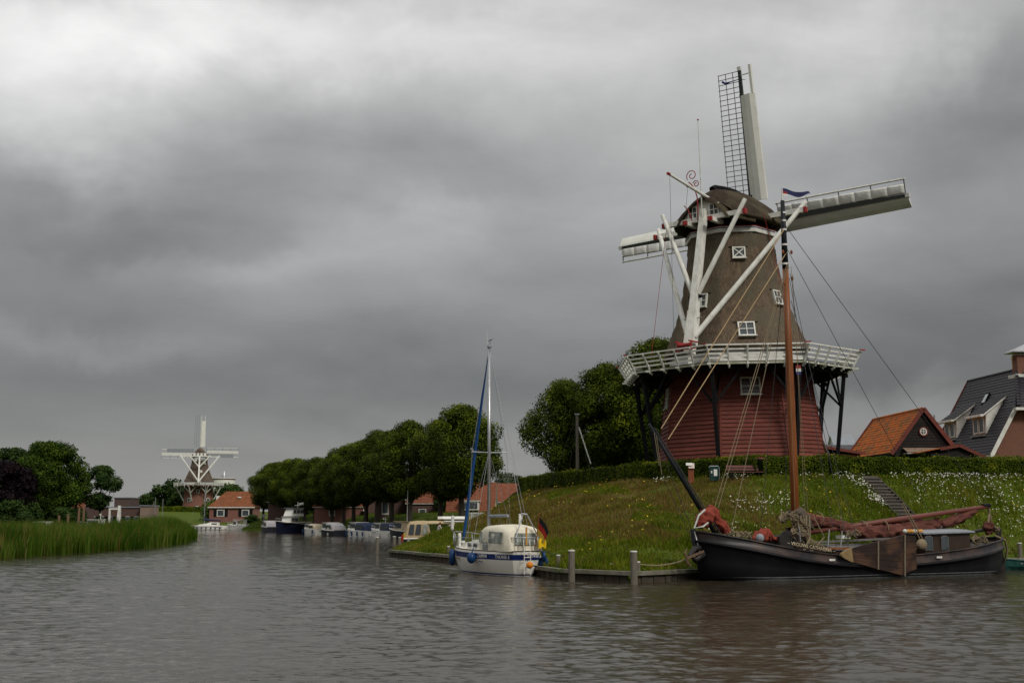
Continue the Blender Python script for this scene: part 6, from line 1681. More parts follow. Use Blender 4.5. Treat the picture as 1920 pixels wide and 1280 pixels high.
skin_body('jacket', jv, [(0, 1), (1, 2), (2, 3), (3, 4), (4, 5), (5, 6), (3, 7), (7, 8), (8, 9)], [.19, .17, .19, .11, .10, .08, .062, .10, .08, .062], m_jacket, man)
tv = [bv[0]]+bv[14:17]+bv[18:21]
skin_body('trousers', tv, [(0, 1), (1, 2), (2, 3), (0, 4), (4, 5), (5, 6)], [.165, .125, .09, .07, .125, .09, .07], m_trous, man)
MB().ball((.17, 0, 1.71), .118, 12, 9, sc=(1, .9, 1)).build('hair', m_hair, man, smooth=True)
MB().box((.52, -.02, .86), (.26, .34, .26), rz=.3).build('carried_bag', m_white, man)
for y in (.12, -.12): MB().ball((.10 if y > 0 else -.12, y, .03), .07, 8, 6, sc=(1.7, .7, .6)).build('shoe', m_black, man)
# ================================================================== HOUSES
m_tile_or = mat('clay_tiles_orange', (0.48, 0.115, 0.012), (0.32, 0.078, 0.013), rough=.75, scale=1.6, detail=9, contrast=1.0, bump=.01, col3=(0.20, 0.085, 0.025), scale3=1.4)
m_tile_bk = mat('glazed_tiles_black', (0.028, 0.025, 0.029), (0.014, 0.013, 0.016), rough=.45, scale=2.5, detail=6, spec=.22)
m_tile_rd = mat('clay_tiles_red', (0.20, 0.064, 0.028), (0.125, 0.042, 0.022), rough=.8, scale=1.5, detail=6)
m_tile_gr = mat('grey_tiles', (0.09, 0.09, 0.095), (0.06, 0.06, 0.065), rough=.8, scale=2)
def brick_mat(name, c1, c2, mortar, sc=4.0):
    m = bpy.data.materials.new(name); m.use_nodes = True; t = m.node_tree; p = t.nodes['Principled BSDF']
    tcn = t.nodes.new('ShaderNodeTexCoord'); ad = t.nodes.new('ShaderNodeVectorMath'); ad.operation = 'DOT_PRODUCT'; ad.inputs[1].default_value = (1, 1, 0)
    sx_ = t.nodes.new('ShaderNodeSeparateXYZ'); cb = t.nodes.new('ShaderNodeCombineXYZ')
    t.links.new(tcn.outputs['Object'], ad.inputs[0]); t.links.new(tcn.outputs['Object'], sx_.inputs[0])
    t.links.new(ad.outputs['Value'], cb.inputs[0]); t.links.new(sx_.outputs[2], cb.inputs[1])
    b = t.nodes.new('ShaderNodeTexBrick'); b.inputs['Scale'].default_value = sc; b.inputs['Color1'].default_value = c1+(1,); b.inputs['Color2'].default_value = c2+(1,); b.inputs['Mortar'].default_value = mortar+(1,)
    b.inputs['Mortar Size'].default_value = .012; b.inputs['Brick Width'].default_value = .88; b.inputs['Row Height'].default_value = .25
    t.links.new(cb.outputs[0], b.inputs['Vector']); t.links.new(b.outputs[0], p.inputs['Base Color']); p.inputs['Roughness'].default_value = .9
    return m
m_brick_br = brick_mat('brick_brown', (0.170, 0.066, 0.036), (0.12, 0.050, 0.030), (0.12, 0.085, 0.06))
m_brick_rd = brick_mat('brick_red', (0.20, 0.075, 0.052), (0.15, 0.06, 0.045), (0.16, .13, .11))
m_brick_dk = brick_mat('brick_dark', (0.085, 0.04, 0.03), (0.065, 0.034, 0.028), (0.08, .07, .06))
m_weather = mat('black_boards', (0.014, 0.012, 0.012), (0.026, 0.022, 0.02), rough=.85, spec=.12, per_object=.2)

def tiled(a, b, c, d, nu, nv, m, parent, name='roof_tiles', amp=.035, step=.03):
    """pantiles over the quad a-b (eaves) c-d (ridge; c over b, d over a): waves across, a step at each course, one mesh"""
    a, b, c, d = V(a), V(b), V(c), V(d); n_ = (b-a).cross(d-a).normalized()
    if n_.z < 0: n_ = -n_
    K = 4; cols = nu*K+1; vs = []; fs = []; r = random.Random(nu*nv)
    for j in range(nv):
        off = (r.random()-.5)*.01
        for e in (0, 1):
            v = (j+e)/nv
            for i in range(cols):
                u = i/(cols-1); p = lerp(lerp(a, b, u), lerp(d, c, u), v)
                h = amp*(0.5+.5*math.sin(2*math.pi*i/K-.6))+(step if e == 0 else 0)+off
                vs.append(p+n_*h)
    for j in range(nv):
        for i in range(cols-1):
            q = 2*j*cols+i; fs.append((q, q+1, q+cols+1, q+cols))
            if j: fs.append((q-cols, q-cols+1, q+1, q))
    return MB().add(vs, fs).build(name, m, parent, kind='stuff')

# ---- the orange roofed barn: gable towards the viewer, ridge running away
AXR = rad(3.5)
gX = atx(1728, 103.5, 11.8)
barn = thing('barn', 'black boarded barn with bright orange pantile roof and dark red verges, right of the windmill', 'barn', (gX.x+.05, 103.5, 5.1), rz=AXR)
Wb, Lb, ez, rzb = 2.75, 11.4, 3.30, 6.85
for i in range(26):                          # gable boards
    z0_ = i*.26; z1_ = z0_+.25
    w0 = Wb-.25 if z0_ < ez else (Wb-.25)*(rzb-.2-z0_)/(rzb-.2-ez); w1 = Wb-.25 if z1_ < ez else (Wb-.25)*(rzb-.2-z1_)/(rzb-.2-ez)
    if w1 < .08: break
    MB().prism([V(-w0, 0, z0_), V(w0, 0, z0_), V(w1, 0.02, z1_), V(-w1, 0.02, z1_)], (0, .06, 0)).build('board', m_weather, barn)
MB().prism([V(-Wb+.3, .08, 0), V(Wb-.3, .08, 0), V(Wb-.3, .08, ez), V(0, .08, rzb-.3), V(-Wb+.3, .08, ez)], (0, Lb-.2, 0)).build('wall', m_weather, barn)
for sg in (-1, 1):
    e0, e1 = V(sg*(Wb+.12), -.25, ez-.16), V(sg*(Wb+.12), Lb+.1, ez-.16); r0_, r1_ = V(0, -.25, rzb), V(0, Lb+.1, rzb)
    MB().prism([e0, e1, r1_, r0_], V(0, 0, -.12)).build('roof', m_weather, barn)
    (tiled(e0+V(0, 0, .01), e1+V(0, 0, .01), r1_+V(0, 0, .01), r0_+V(0, 0, .01), 44, 15, m_tile_or, barn))
    MB().bar(V(sg*(Wb+.22), -.33, ez-.28), V(0, -.33, rzb+.06), .05, .34, up=(0, 0, 1)).build('verge_board', m_redboard, barn)
    MB().bar(V(sg*(Wb+.22), Lb+.16, ez-.28), V(0, Lb+.16, rzb+.06), .05, .30, up=(0, 0, 1)).build('verge_board', m_redboard, barn)
for i in range(30): MB().tube([(0, -.2+i*.385, rzb+.03), (0, .2+i*.385, rzb+.05)], [.12, .135], 8).build('ridge_tile', m_tile_or, barn)
f = MB().tube([(0.0, -.08, 4.95), (0, .03, 4.95)], .30, 20).build('round_window', m_white, barn); MB().tube([(0, -.10, 4.95), (0, -.07, 4.95)], .22, 20).build('pane', m_glass, f)
MB().box((0, -.11, 4.95), (.05, .02, .46)).box((0, -.11, 4.95), (.46, .02, .05)).build('glazing_bar', m_white, f)
ring_ = [V(.37*math.cos(t), -.07, 4.95+.37*math.sin(t)) for t in np.linspace(0, 2*math.pi, 21)]
MB().tube(ring_, .055, 6, False).build('round_frame', m_redboard, f)
MB().tube([(.95, -.2, 5.55), (.95, -.2, 6.35)], .07, 8).build('flue', m_steel, barn)
# awning with pale tiles below the gable, green doors
tiled((-1.9, -1.2, 3.1), (2.4, -1.2, 3.1), (2.4, -.1, 3.55), (-1.9, -.1, 3.55), 17, 3, mat('pale_tiles', (.26, .20, .15), (.2, .12, .08), rough=.8), barn, 'awning_tiles')
MB().box((.25, -.6, 3.05), (4.3, 1.15, .06)).build('awning_board', m_white2, barn)
for x in (-1.8, 2.3): MB().bar((x, -1.1, 0), (x, -1.1, 3.05), .1, .1).build('awning_post', m_green, barn)
MB().box((-2.62, 5.0, 1.9), (.1, 8.5, 2.4)).build('green_door', m_green, barn)
for y in (1.5, 4.0, 6.5): MB().box((-2.7, y, 2.6), (.06, .8, .12)).build('hinge', m_white2, barn)

# ---- low shed with red edges beside the barn
o = atx(1800, 101, 5.1)
ls = thing('shed', 'low black shed with a shallow red edged gable, between orange barn and black roofed house', 'shed', (o.x, 101, 5.1), rz=rad(3))
MB().prism([V(-2.3, 0, 0), V(1.7, 0, 0), V(1.7, 0, 2.7), V(0, 0, 3.35), V(-2.3, 0, 2.9)], (0, 4, 0)).build('wall', m_weather, ls)
for i in range(12):
    MB().box((-.3, -.03, .12+i*.235), (3.95, .05, .225)).build('board', m_weather, ls)
tiled((-3.6, -.2, 2.95), (-3.6, 4.2, 2.95), (0, 4.2, 3.62), (0, -.2, 3.62), 17, 9, m_tile_or, ls); tiled((2.1, 4.2, 2.75), (2.1, -.2, 2.75), (0, -.2, 3.62), (0, 4.2, 3.62), 17, 6, m_tile_or, ls)
MB().bar((0, -.28, 3.64), (2.35, -.28, 2.55), .05, .26).bar((0, -.28, 3.60), (-1.6, -.28, 3.32), .05, .26).build('verge_board', m_redboard, ls)

# ---- the big black roofed house
o = atx(1905, 112, 16.0)
bh = thing('house', 'large brick house with black tiled roof, two white dormers and capped chimney, at right edge', 'house', (o.x-.62, 106.0, 5.1), rz=rad(5.0))
Wh, Lh = 4.55, 13.2; eh, rh = 3.15, 10.95; hipz = 7.25
sl = (rh-eh)/Wh
wx = lambda z: Wh-(z-eh)/sl                      # half width of the roof at height z
MB().prism([V(-Wh+.35, .25, 0), V(Wh-.35, .25, 0), V(Wh-.35, .25, eh), V(wx(hipz)-.2, .25, hipz-.1), V(-wx(hipz)+.2, .25, hipz-.1), V(-Wh+.35, .25, eh)], (0, Lh-.4, 0)).build('wall', m_brick_br, bh)
HY = 3.6                                         # the hip meets the ridge this far in
P = lambda s, y, z: V(s*wx(z), y, z)
for s in (-1, 1):
    a_, b_ = P(s, 0, eh), P(s, Lh, eh)
    tiled(a_, b_, P(s, Lh, hipz), P(s, 0, hipz), 46, 15, m_tile_bk, bh, step=.04)
    # upper part: from the hip line to the ridge
    MBt = MB()
    tiled(P(s, 0, hipz), P(s, Lh, hipz), V(0, Lh, rh), V(0, HY, rh), 46, 13, m_tile_bk, bh, step=.04)
    MB().prism([P(s, 0, eh)-V(0, 0, .05), P(s, Lh, eh)-V(0, 0, .05), V(0, Lh, rh-.05), V(0, HY, rh-.05), P(s, 0, hipz)-V(0, 0, .05)], V(0, 0, -.12)).build('roof', m_black, bh)
    MB().bar(P(s, -.06, eh)+V(s*.05, 0, -.12), P(s, -.06, hipz)+V(s*.05, 0, -.12), .07, .34).build('verge_board', m_white, bh)
    MB().bar(P(s, Lh+.04, eh), V(0, Lh+.04, rh), .06, .25).build('verge_board', m_redboard, bh)
    MB().bar(P(s, -.1, eh)+V(s*.1, 0, -.16), P(s, Lh, eh)+V(s*.1, 0, -.16), .22, .2).build('gutter', m_white, bh)
tiled(P(-1, -.55, hipz-.1), P(1, -.55, hipz-.1), V(.05, HY, rh), V(-.05, HY, rh), 15, 14, m_tile_bk, bh)
MB().bar(P(-1, -.65, hipz-.2)-V(.25, 0, 0), P(1, -.65, hipz-.2)+V(.25, 0, 0), .25, .24).build('gutter', m_white, bh)
for s in (-1, 1):
    for i in range(13):
        q0, q1 = lerp(P(s, -.5, hipz), V(0, HY, rh), i/13), lerp(P(s, -.5, hipz), V(0, HY, rh), (i+1.05)/13)
        MB().tube([q0+V(0, 0, .08), q1+V(0, 0, .05)], [.17, .14], 7).build('hip_tile', m_tile_bk, bh)
for i in range(25):
    y0 = HY+i*(Lh-HY)/25; MB().tube([(0, y0, rh+.03), (0, y0+.4, rh+.06)], [.12, .145], 7).build('ridge_tile', m_tile_bk if i else m_tile_or, bh)
ch = MB().box((.75, HY-.1, rh+.25), (1.9, 1.0, 2.1)).build('chimney', m_brick_br, bh)
MB().box((.75, HY-.1, rh-.62), (2.5, 1.5, .35)).build('chimney_flashing', m_white2, ch)
MB().box((.75, HY-.1, rh+1.35), (1.8, .95, .16)).build('chimney_rim', m_white2, ch)
hd_ = MB(); c_ = V(.75, HY-.1, rh+1.62); pts = [c_+V(x*1.45, y*.95, 0) for x, y in ((-1, -1), (1, -1), (1, 1), (-1, 1))]
hd_.add([p-V(0, 0, .1) for p in pts]+pts+[c_+V(0, 0, .72)], [(0, 1, 5, 4), (1, 2, 6, 5), (2, 3, 7, 6), (3, 0, 4, 7), (3, 2, 1, 0), (4, 5, 8), (5, 6, 8), (6, 7, 8), (7, 4, 8)])
hd_.build('chimney_hood', m_steel, ch)
MB().tube([(-.4, HY-.1, rh+.1), (-.4, HY-.1, rh+1.0)], .02, 4).ball((-.4, HY-.1, rh+1.05), .12).build('weather_vane', mat('gilt', (.5, .36, .1), rough=.4), bh)
def dormer(yc, w, zb, hgt, reach):
    """shed dormer on the left slope"""
    xf = -wx(zb)-.0; zt_ = zb+hgt; xb = -wx(zt_+reach)
    d = MB().prism([V(xf, yc-w/2, zb), V(xf, yc-w/2, zt_), V(xb, yc-w/2, zt_+reach)], (0, w, 0)).build('dormer', m_white, bh)
    e0, e1 = V(xf-.45, yc+w/2+.18, zt_-.02), V(xf-.45, yc-w/2-.18, zt_-.02)
    r0_, r1_ = V(xb+.15, yc-w/2-.18, zt_+reach+.22), V(xb+.15, yc+w/2+.18, zt_+reach+.22)
    tiled(e1, e0, r1_, r0_, 12, 9, m_tile_bk, d, step=.04)
    MB().prism([e0-V(0, 0, .02), e1-V(0, 0, .02), r0_-V(0, 0, .02), r1_-V(0, 0, .02)], (0, 0, -.16)).build('dormer_roof', m_white, d)
    MB().bar(e0+V(-.05, .05, -.02), e1+V(-.05, -.05, -.02), .22, .2).build('dormer_gutter', m_white, d)
    for k in (-1, 1):
        c = V(xf-.03, yc+k*w*.21, zb+hgt*.50); M = Matrix((V(0, 1, 0), V(1, 0, 0), V(0, 0, 1))).transposed()
        MB().box(c, (.08, w*.30, hgt*.72)).build('window', m_glass, d)
        for q in (-1, 1): MB().box(c+V(-.05, q*w*.16, 0), (.07, .09, hgt*.78)).build('window_frame', m_white, d)
        MB().box(c+V(-.05, 0, hgt*.37), (.07, w*.33, .09)).box(c+V(-.05, 0, -hgt*.37), (.07, w*.33, .09)).build('window_frame', m_white, d)
    MB().box((xf-.12, yc, zb-.06), (.35, w+.1, .1)).build('dormer_flashing', m_grey, d)
dormer(4.3, 2.6, 5.05, 1.75, 1.7); dormer(10.2, 2.6, 5.05, 1.75, 1.5)
zc = 8.6; c = V(-wx(zc)-.05, 6.8, zc); nn = V(-sl, 0, 1).normalized(); upv = V(1, 0, sl).normalized(); M = Matrix((V(0, 1, 0), nn, upv)).transposed()
MB().box(c+nn*.08, (.75, .1, 1.15), M=M).build('roof_window', m_black, bh); MB().box(c+nn*.15, (.55, .03, .9), M=M).build('roof_window_pane', mat('sky_glass', (.45, .50, .52), rough=.1), bh)
MB().box((-.6, .14, 5.1), (.55, .25, 3.6)).build('black_wall_strip', m_black, bh)  # black strip standing proud of the brick wall
f = MB().box((.65, .2, 5.3), (1.5, .12, 2.3)).build('window', m_oldwood, bh); MB().box((.65, .12, 5.3), (1.25, .04, 2.0)).build('pane', m_glass, f)
MB().box((2.2, .15, 2.75), (7.2, .12, .3)).build('white_frieze', m_white2, bh)

# ---- generic house for the background
def house(name, label, loc, rz_, w, l, wz, rz__, roof_m, wall_m, cat='house', group=None, windows=(), verge=None, tiles=True, hip=0.0, nu=None, nv=None, overhang=.25):
    """gables at y=0 and y=l; windows: (side 'S' gable front or 'L'/'R' long sides, along, z, w, h)"""
    t = thing(name, label, cat, loc, rz=rz_, group=group)
    MB().prism([V(-w/2, 0, -1.5), V(w/2, 0, -1.5), V(w/2, 0, wz), V(w/2*hip, 0, lerp(wz, rz__, 1-hip)-.05) if hip else V(0, 0, rz__-.08), V(-w/2*hip, 0, lerp(wz, rz__, 1-hip)-.05) if hip else V(0.001, 0, rz__-.08), V(-w/2, 0, wz)], (0, l, 0)).build('wall', wall_m, t)
    k = (rz__-wz)/(w/2); ov = overhang
    for s in (-1, 1):
        a_, b_ = V(s*(w/2+ov), -ov, wz-k*ov), V(s*(w/2+ov), l+ov, wz-k*ov); hy = (w/2)*hip*1.2
        c_, d_ = V(0, l+ov-hy, rz__+.05), V(0, -ov+hy, rz__+.05)
        if tiles: tiled(a_, b_, c_, d_, nu or max(6, int(l/.35)), nv or max(4, int(math.hypot(w/2, rz__-wz)/.4)), roof_m, t)
        else: MB().prism([a_, b_, c_, d_], (0, 0, .1)).build('roof', roof_m, t)
        MB().prism([a_, b_, c_, d_], (0, 0, -.10)).build('roof_board', verge or m_white2, t)
        if verge:
            for y in (-ov-.04, l+ov+.04): MB().bar(V(a_.x, y, a_.z-.05), V(0, y, rz__), .07, .32).build('verge_board', verge, t)
    if hip:
        for y, sg in ((-ov, 1), (l+ov, -1)):
            q = (w/2)*hip*1.2
            MB().prism([V(-w/2-ov, y, wz-k*ov), V(w/2+ov, y, wz-k*ov), V(0, y+sg*q, rz__+.06)], (0, 0, .08)).build('hip_roof', roof_m, t)
    for side, al, z, ww_, wh_ in windows:
        if side == 'S': c, M = V(al, -.02, z), None; s_ = (ww_, .1, wh_); s2 = (ww_*.8, .12, wh_*.8)
        elif side == 'L': c, s_, s2 = V(-w/2-.02, al, z), (.1, ww_, wh_), (.12, ww_*.8, wh_*.8)
        else: c, s_, s2 = V(w/2+.02, al, z), (.1, ww_, wh_), (.12, ww_*.8, wh_*.8)
        f = MB().box(c, s_).build('window', m_white, t); MB().box(c, (s2[0]*1.02 if side != 'S' else s2[0], s2[1] if side == 'S' else s2[1], s2[2])).build('pane', m_glass, f)
    return t
# grey roofs seen between the mill struts and the barn
o = atx(1570, 165, 5)
house('house', 'distant house with a long grey tiled roof between the mill struts and the orange barn', (o.x+3.2, 165, 5.6), rad(92), 9, 9, 4.2, 6.9, m_tile_gr, m_brick_dk)
o = atx(1583, 190, 5)
MBx = house('house', 'distant flat grey metal roof standing above the grey tiled roof', (o.x+1.4, 190, 7.3), rad(90), 5, 3.0, 6, 8.2, m_grey, m_white2, tiles=False)

# row behind the avenue of limes
def hp(px, Y, z=2.0): p = atx(px, Y, z); return (p.x, p.y, z)
GRP = 'houses behind the avenue'
house('house', 'steep red roofed house with white verge boards behind the middle trunks of the tree row', hp(722, 225, 2.6), rad(12), 7.5, 9, 1.8, 7.0, m_tile_rd, m_brick_dk, verge=m_white, windows=(('S', -1, 1.8, .9, 1.2), ('S', 1.2, 4.2, .8, .9)))
house('house', 'second steep red roof with white verges, right beside the first one behind the trees', hp(750, 222, 2.6), rad(12), 7, 9, 1.8, 6.6, m_tile_rd, m_brick_dk, verge=m_white, windows=(('S', .8, 1.8, .9, 1.2),))
o = hp(697, 232, 2.6)
house('house', 'red roofed house with a white dormer showing between two trunks of the tree row', o, rad(80), 8, 10, 2.4, 6.0, m_tile_rd, m_brick_rd, windows=(('L', 3, 4.6, 2.0, .7), ('L', 6.5, 1.2, 1.2, 1.3)))
house('house', 'dark brick house with a grey roof and a tall white window behind the right trunks', hp(826, 205, 2.6), rad(90), 7, 10.5, 3.8, 5.6, m_tile_gr, m_brick_dk, windows=(('L', 8.9, 1.9, 1.1, 2.4), ('L', 2, 2, 1.4, 1)))
house('house', 'brick bungalow with an orange roof seen between the two nearest tree trunks', hp(860, 200, 2.6), rad(88), 8, 8, 2.6, 5.0, m_tile_rd, m_brick_dk, windows=(('L', 5.5, 1.2, 1.2, .8), ('L', 2.5, 1.2, .6, .6)))
bigred = house('house', 'large red tiled roof with a white framed dormer window behind the yacht mast', hp(928, 190, 2.6), rad(88), 10, 7.0, .8, 5.6, m_tile_rd, m_white, windows=())
MB().box((-4.3, 3.6, 2.0), (1.9, 2.8, 1.3)).build('dormer', m_white, bigred); MB().box((-5.27, 3.6, 2.0), (.08, 2.4, .9)).build('dormer_window', m_glass, bigred); MB().box((-4.3, 3.6, 2.72), (2.2, 3.2, .14)).build('dormer_roof', m_white2, bigred)
r2 = house('house', 'red roof with a grey metal edge rising behind the end of the rampart hedge', hp(1000, 215, 2.6), rad(88), 10, 9.5, 3.0, 6.1, m_tile_rd, m_brick_rd)
house('house', 'dark house with a grey upper storey in the shade behind the tree row', hp(610, 268, 2.4), rad(70), 8, 12, 4, 7, m_tile_gr, m_brick_dk, windows=(('L', 3, 4, 1.6, 1.3), ('L', 8, 4, 1.6, 1.3)))

# ---- the brick house beside the second mill
o = atx(478, 318, 0)
bk = thing('house', 'brick house with a hipped orange roof, white windows and black shutters beside the distant windmill', 'house', (atx(484, 318, 3).x, 316, 1.6), rz=rad(90))
# local: y runs to the left in the picture, x away... long side faces the viewer at x = -w/2
Lk, Wk = 11.2, 8.0
MB().box((0, Lk/2, 1.9), (Wk, Lk, 4.4)).build('wall', m_brick_rd, bk)
ov = .4; ea = 3.9; ri = 7.9
A0, A1, A2, A3 = V(-Wk/2-ov, -ov, ea), V(-Wk/2-ov, Lk+ov, ea), V(Wk/2+ov, Lk+ov, ea), V(Wk/2+ov, -ov, ea)
R0_, R1_ = V(0, 1.0, ri), V(0, Lk-3.2, ri)
m_tile_far = mat('far_orange_tiles', (0.21, 0.072, 0.026), (0.13, 0.048, 0.022), rough=.8, scale=1.0, detail=6, contrast=1.2)
tiled(A0, A1, R1_, R0_, 30, 16, m_tile_far, bk); tiled(A2, A3, R0_, R1_, 30, 16, m_tile_far, bk)
MB().add([A1, A2, R1_], [(0, 1, 2)]).add([A3, A0, R0_], [(0, 1, 2)]).add([A0, A1, A2, A3], [(3, 2, 1, 0)]).build('hip_roof', m_tile_far, bk)
MB().bar(A0+V(-.05, 0, -.1), A1+V(-.05, 0, -.1), .2, .22).build('gutter', m_white, bk)
for y in (8.3, 2.0):
    f = MB().box((-Wk/2-.05, y, 2.4), (.12, 1.9, 1.7)).build('window', m_white, bk); MB().box((-Wk/2-.13, y, 2.4), (.06, 1.5, 1.3)).build('pane', m_glass, f)
    for sg in (-1, 1): MB().box((-Wk/2-.06, y+sg*1.4, 2.4), (.1, .75, 1.8)).build('shutter', m_black, bk)
f = MB().box((-2.1, 4.0, 6.05), (.3, .9, 1.0), M=Matrix.Rotation(rad(-40), 3, 'Y')).build('roof_window', m_white2, bk)
MB().box((.6, Lk-1.0, 5.2), (.8, .8, 3.2)).build('chimney', m_white, bk)

# ---- water tower / silo behind the second mill
o = atx(417, 470, 0)
tank = thing('silo', 'pale round storage tank with a dark rim and pointed cap behind the distant windmill', 'silo', (o.x, 470, 3), rz=0)
def circ(r, z, n=32): return [V(r*math.cos(2*math.pi*i/n), r*math.sin(2*math.pi*i/n), z) for i in range(n)]
zt = at(417, 896, 470).z-3
m_tank = mat('tank_wall', (0.62, 0.63, 0.55), (0.55, 0.56, 0.50), rough=.7, scale=.3)
MB().loft([circ(4.3, 0), circ(4.3, zt-.7)], True, True).build('wall', m_tank, tank)
MB().loft([circ(4.35, zt-.7), circ(4.35, zt-.25)], True, True).build('dark_rim', m_brick_dk, tank)
MB().loft([circ(4.4, zt-.25), circ(4.4, zt)], True, True).build('roof_rim', m_white, tank)
MB().loft([circ(1.0, zt), circ(.8, zt+1.2), circ(.05, zt+2.8)], True, True).build('pointed_cap', m_steel, tank)

# ================================================================== THE SECOND WINDMILL
DM = 386.0
MZ2 = 4.4
o2 = atx(371, DM, MZ2)
m2 = thing('windmill', 'distant windmill with round brick base, thatched body and white tail poles beyond the reeds', 'windmill', (o2.x, DM, MZ2), rz=rad(13))
m_thatch3 = mat('far_thatch', (0.12, 0.085, 0.06), (0.08, 0.06, 0.045), rough=.95, scale=.8, bump=.05)
def Z2(py): return at(371, py, DM).z-MZ2
m_brick_m = brick_mat('mill_brick', (0.19, 0.075, 0.05), (0.15, 0.06, 0.04), (.16, .1, .08), 3)
sc2 = DM/FPX
zdk = Z2(911)
MB().loft([circ(5.15, -1, 24), circ(4.5, zdk*.55, 24), circ(4.25, zdk+.4, 24)], True, True).build('brick_base', m_brick_m, m2)
for ang, py in ((-90-35, 937), (-90+38, 937), (-90-2, 952), (-90-2, 921), (-125, 948), (-48, 948)):
    a = rad(ang); z = Z2(py); r = lerp(5.1, 4.3, z/zdk)+.02
    if py == 948: continue
    M = Matrix.Rotation(a+math.pi/2, 3, 'Z'); f = MB().box((r*math.cos(a), r*math.sin(a), z), (1.05, .25, 1.2), M=M).build('window', m_white, m2); MB().box(((r+.1)*math.cos(a), (r+.1)*math.sin(a), z), (.75, .2, .9), M=M).build('pane', m_glass, f)
MB().loft([circ(7.9, zdk-.15, 8), circ(7.9, zdk, 8)], True, True).build('gallery_deck', m_deck, m2)
for k in range(8):
    a, b = rad(45*k+22.5), rad(45*k+67.5)
    for h, w in ((.95, .12), (.6, .1), (.3, .1)):
        MB().bar((8*math.cos(a), 8*math.sin(a), zdk+h), (8*math.cos(b), 8*math.sin(b), zdk+h), w, w*1.3).build('rail_board', m_white2, m2)
    for j in range(4):
        p = lerp(V(8*math.cos(a), 8*math.sin(a), 0), V(8*math.cos(b), 8*math.sin(b), 0), j/4)
        MB().bar(p+V(0, 0, zdk-.3), p*1.02+V(0, 0, zdk+1.0), .13, .13).build('rail_post', m_white2, m2)
    ft, tp_ = V(4.75*math.cos(a), 4.75*math.sin(a), zdk*.42), V(7.4*math.cos(a), 7.4*math.sin(a), zdk-.2)
    MB().bar(ft, tp_, .28, .28).build('strut', m_white2, m2)
    nd = lerp(ft, tp_, .55)
    for sg in (-1, 1): MB().bar(nd, V(6.8*math.cos(a+sg*.3), 6.8*math.sin(a+sg*.3), zdk-.2), .18, .18).build('brace', m_white2, m2)
def oc(r, z): return [V(r*math.cos(rad(45*i+22.5)), r*math.sin(rad(45*i+22.5)), z) for i in range(8)]
z0_, z1_ = Z2(903), Z2(863)
MB().loft([oc(5.0, z0_), oc(4.3, lerp(z0_, z1_, .2)), oc(3.4, lerp(z0_, z1_, .5)), oc(2.7, lerp(z0_, z1_, .85)), oc(2.55, z1_)], True, True).build('thatched_body', m_thatch3, m2)
MB().loft([oc(2.72, z1_), oc(2.72, z1_+.35)], True, True).build('white_band', m_white, m2)
for ang, py, r in ((-80, 884, 3.3), (-112, 863, 2.9), (-60, 868, 2.9), (-85, 902, 4.7)):
    a = rad(ang); MB().box((r*math.cos(a)*1.02, r*math.sin(a)*1.02, Z2(py)), (.7, .4, .8), M=Matrix.Rotation(a+math.pi/2, 3, 'Z')).build('window', m_white, m2)
zc0, zc1 = Z2(858), Z2(838)
rg = []
for y, w, h in ((-2.9, 2.2, .72), (-2.2, 2.8, .9), (0, 3.1, 1.0), (2, 2.7, .9), (3, 1.6, .6)):
    rg.append([V(w*math.cos(math.pi*i/12), y, zc0+(zc1-zc0)*h*(1-abs(math.cos(math.pi*i/12))**1.35)) for i in range(13)])
MB().loft(rg, False).add(rg[0], [tuple(range(13))]).build('thatched_cap', m_thatch3, m2)
for x in (-1.6, -.55, .55, 1.6): MB().box((x, -2.98, zc0+.9), (.75, .08, 1.0)).build('gable_window', m_white, m2)
zs2 = Z2(856); ysp = -1.2
MB().bar((-6.1, ysp, zs2), (6.3, ysp, zs2), .34, .34).build('long_crossbeam', m_white, m2)
MB().bar((-3.3, -3.3, zs2), (3.5, -3.3, zs2), .3, .3).build('short_crossbeam', m_white, m2)
pt, pb = V(0, -3.4, zs2), V(0, -6.8, Z2(905))
MB().bar(pt, pb, .45, .5).build('tail_pole', m_white, m2)
for sg in (-1, 1):
    MB().bar((sg*6.0, ysp, zs2+.3), lerp(pt, pb, .97), .34, .34).build('long_brace', m_white, m2)
    MB().bar((sg*3.2, -3.3, zs2+.3), lerp(pt, pb, .42), .3, .3).build('short_brace', m_white, m2)
hub = V(0, 4.2, Z2(848)); zz_ = 11.9
def far_blade(D, Sd, furled):
    st = MB().bar(hub, hub+D*zz_, .3, .3).build('sail', m_white2, m2)
    MB().bar(hub+D*2+Sd*-.75, hub+D*(zz_-1.6)-Sd*.72, 1.3 if abs(D.z) > .5 else .3, .3 if abs(D.z) > .5 else 1.2).build('wind_board', m_board if abs(D.z) > .5 else m_grey, st)  # level sails: grey board colour stands in for the shaded side
    if furled:
        MB().bar(hub+D*2+Sd*.50, hub+D*zz_+Sd*.42, .35, .8).build('furled_canvas', m_cloth, st)
        MB().tube([hub+D*2+Sd*1.7, hub+D*zz_+Sd*1.7], .06, 5).build('hem_lath', m_white, st)
        for i in range(5): r = lerp(2, zz_-.1, i/4); MB().bar(hub+D*r, hub+D*r+Sd*1.75, .1, .1).build('sail_bar', m_lath, st)
    else:
        for s in (.7, 1.3, 1.9): MB().tube([hub+D*2+Sd*s, hub+D*zz_+Sd*s], .045, 4).build('hem_lath', m_grey, st)
        for i in range(24): r = lerp(2, zz_-.1, i/23); MB().bar(hub+D*r, hub+D*r+Sd*2.0, .035, .035).build('sail_bar', m_grey, st)
    MB().bar(hub+D*(zz_-1.9)-Sd*1.2, hub+D*zz_-Sd*1.1, .2, .2).build('board_spar', m_white, st)
Zu, Xr = V(0, 0, 1), V(1, 0, 0)
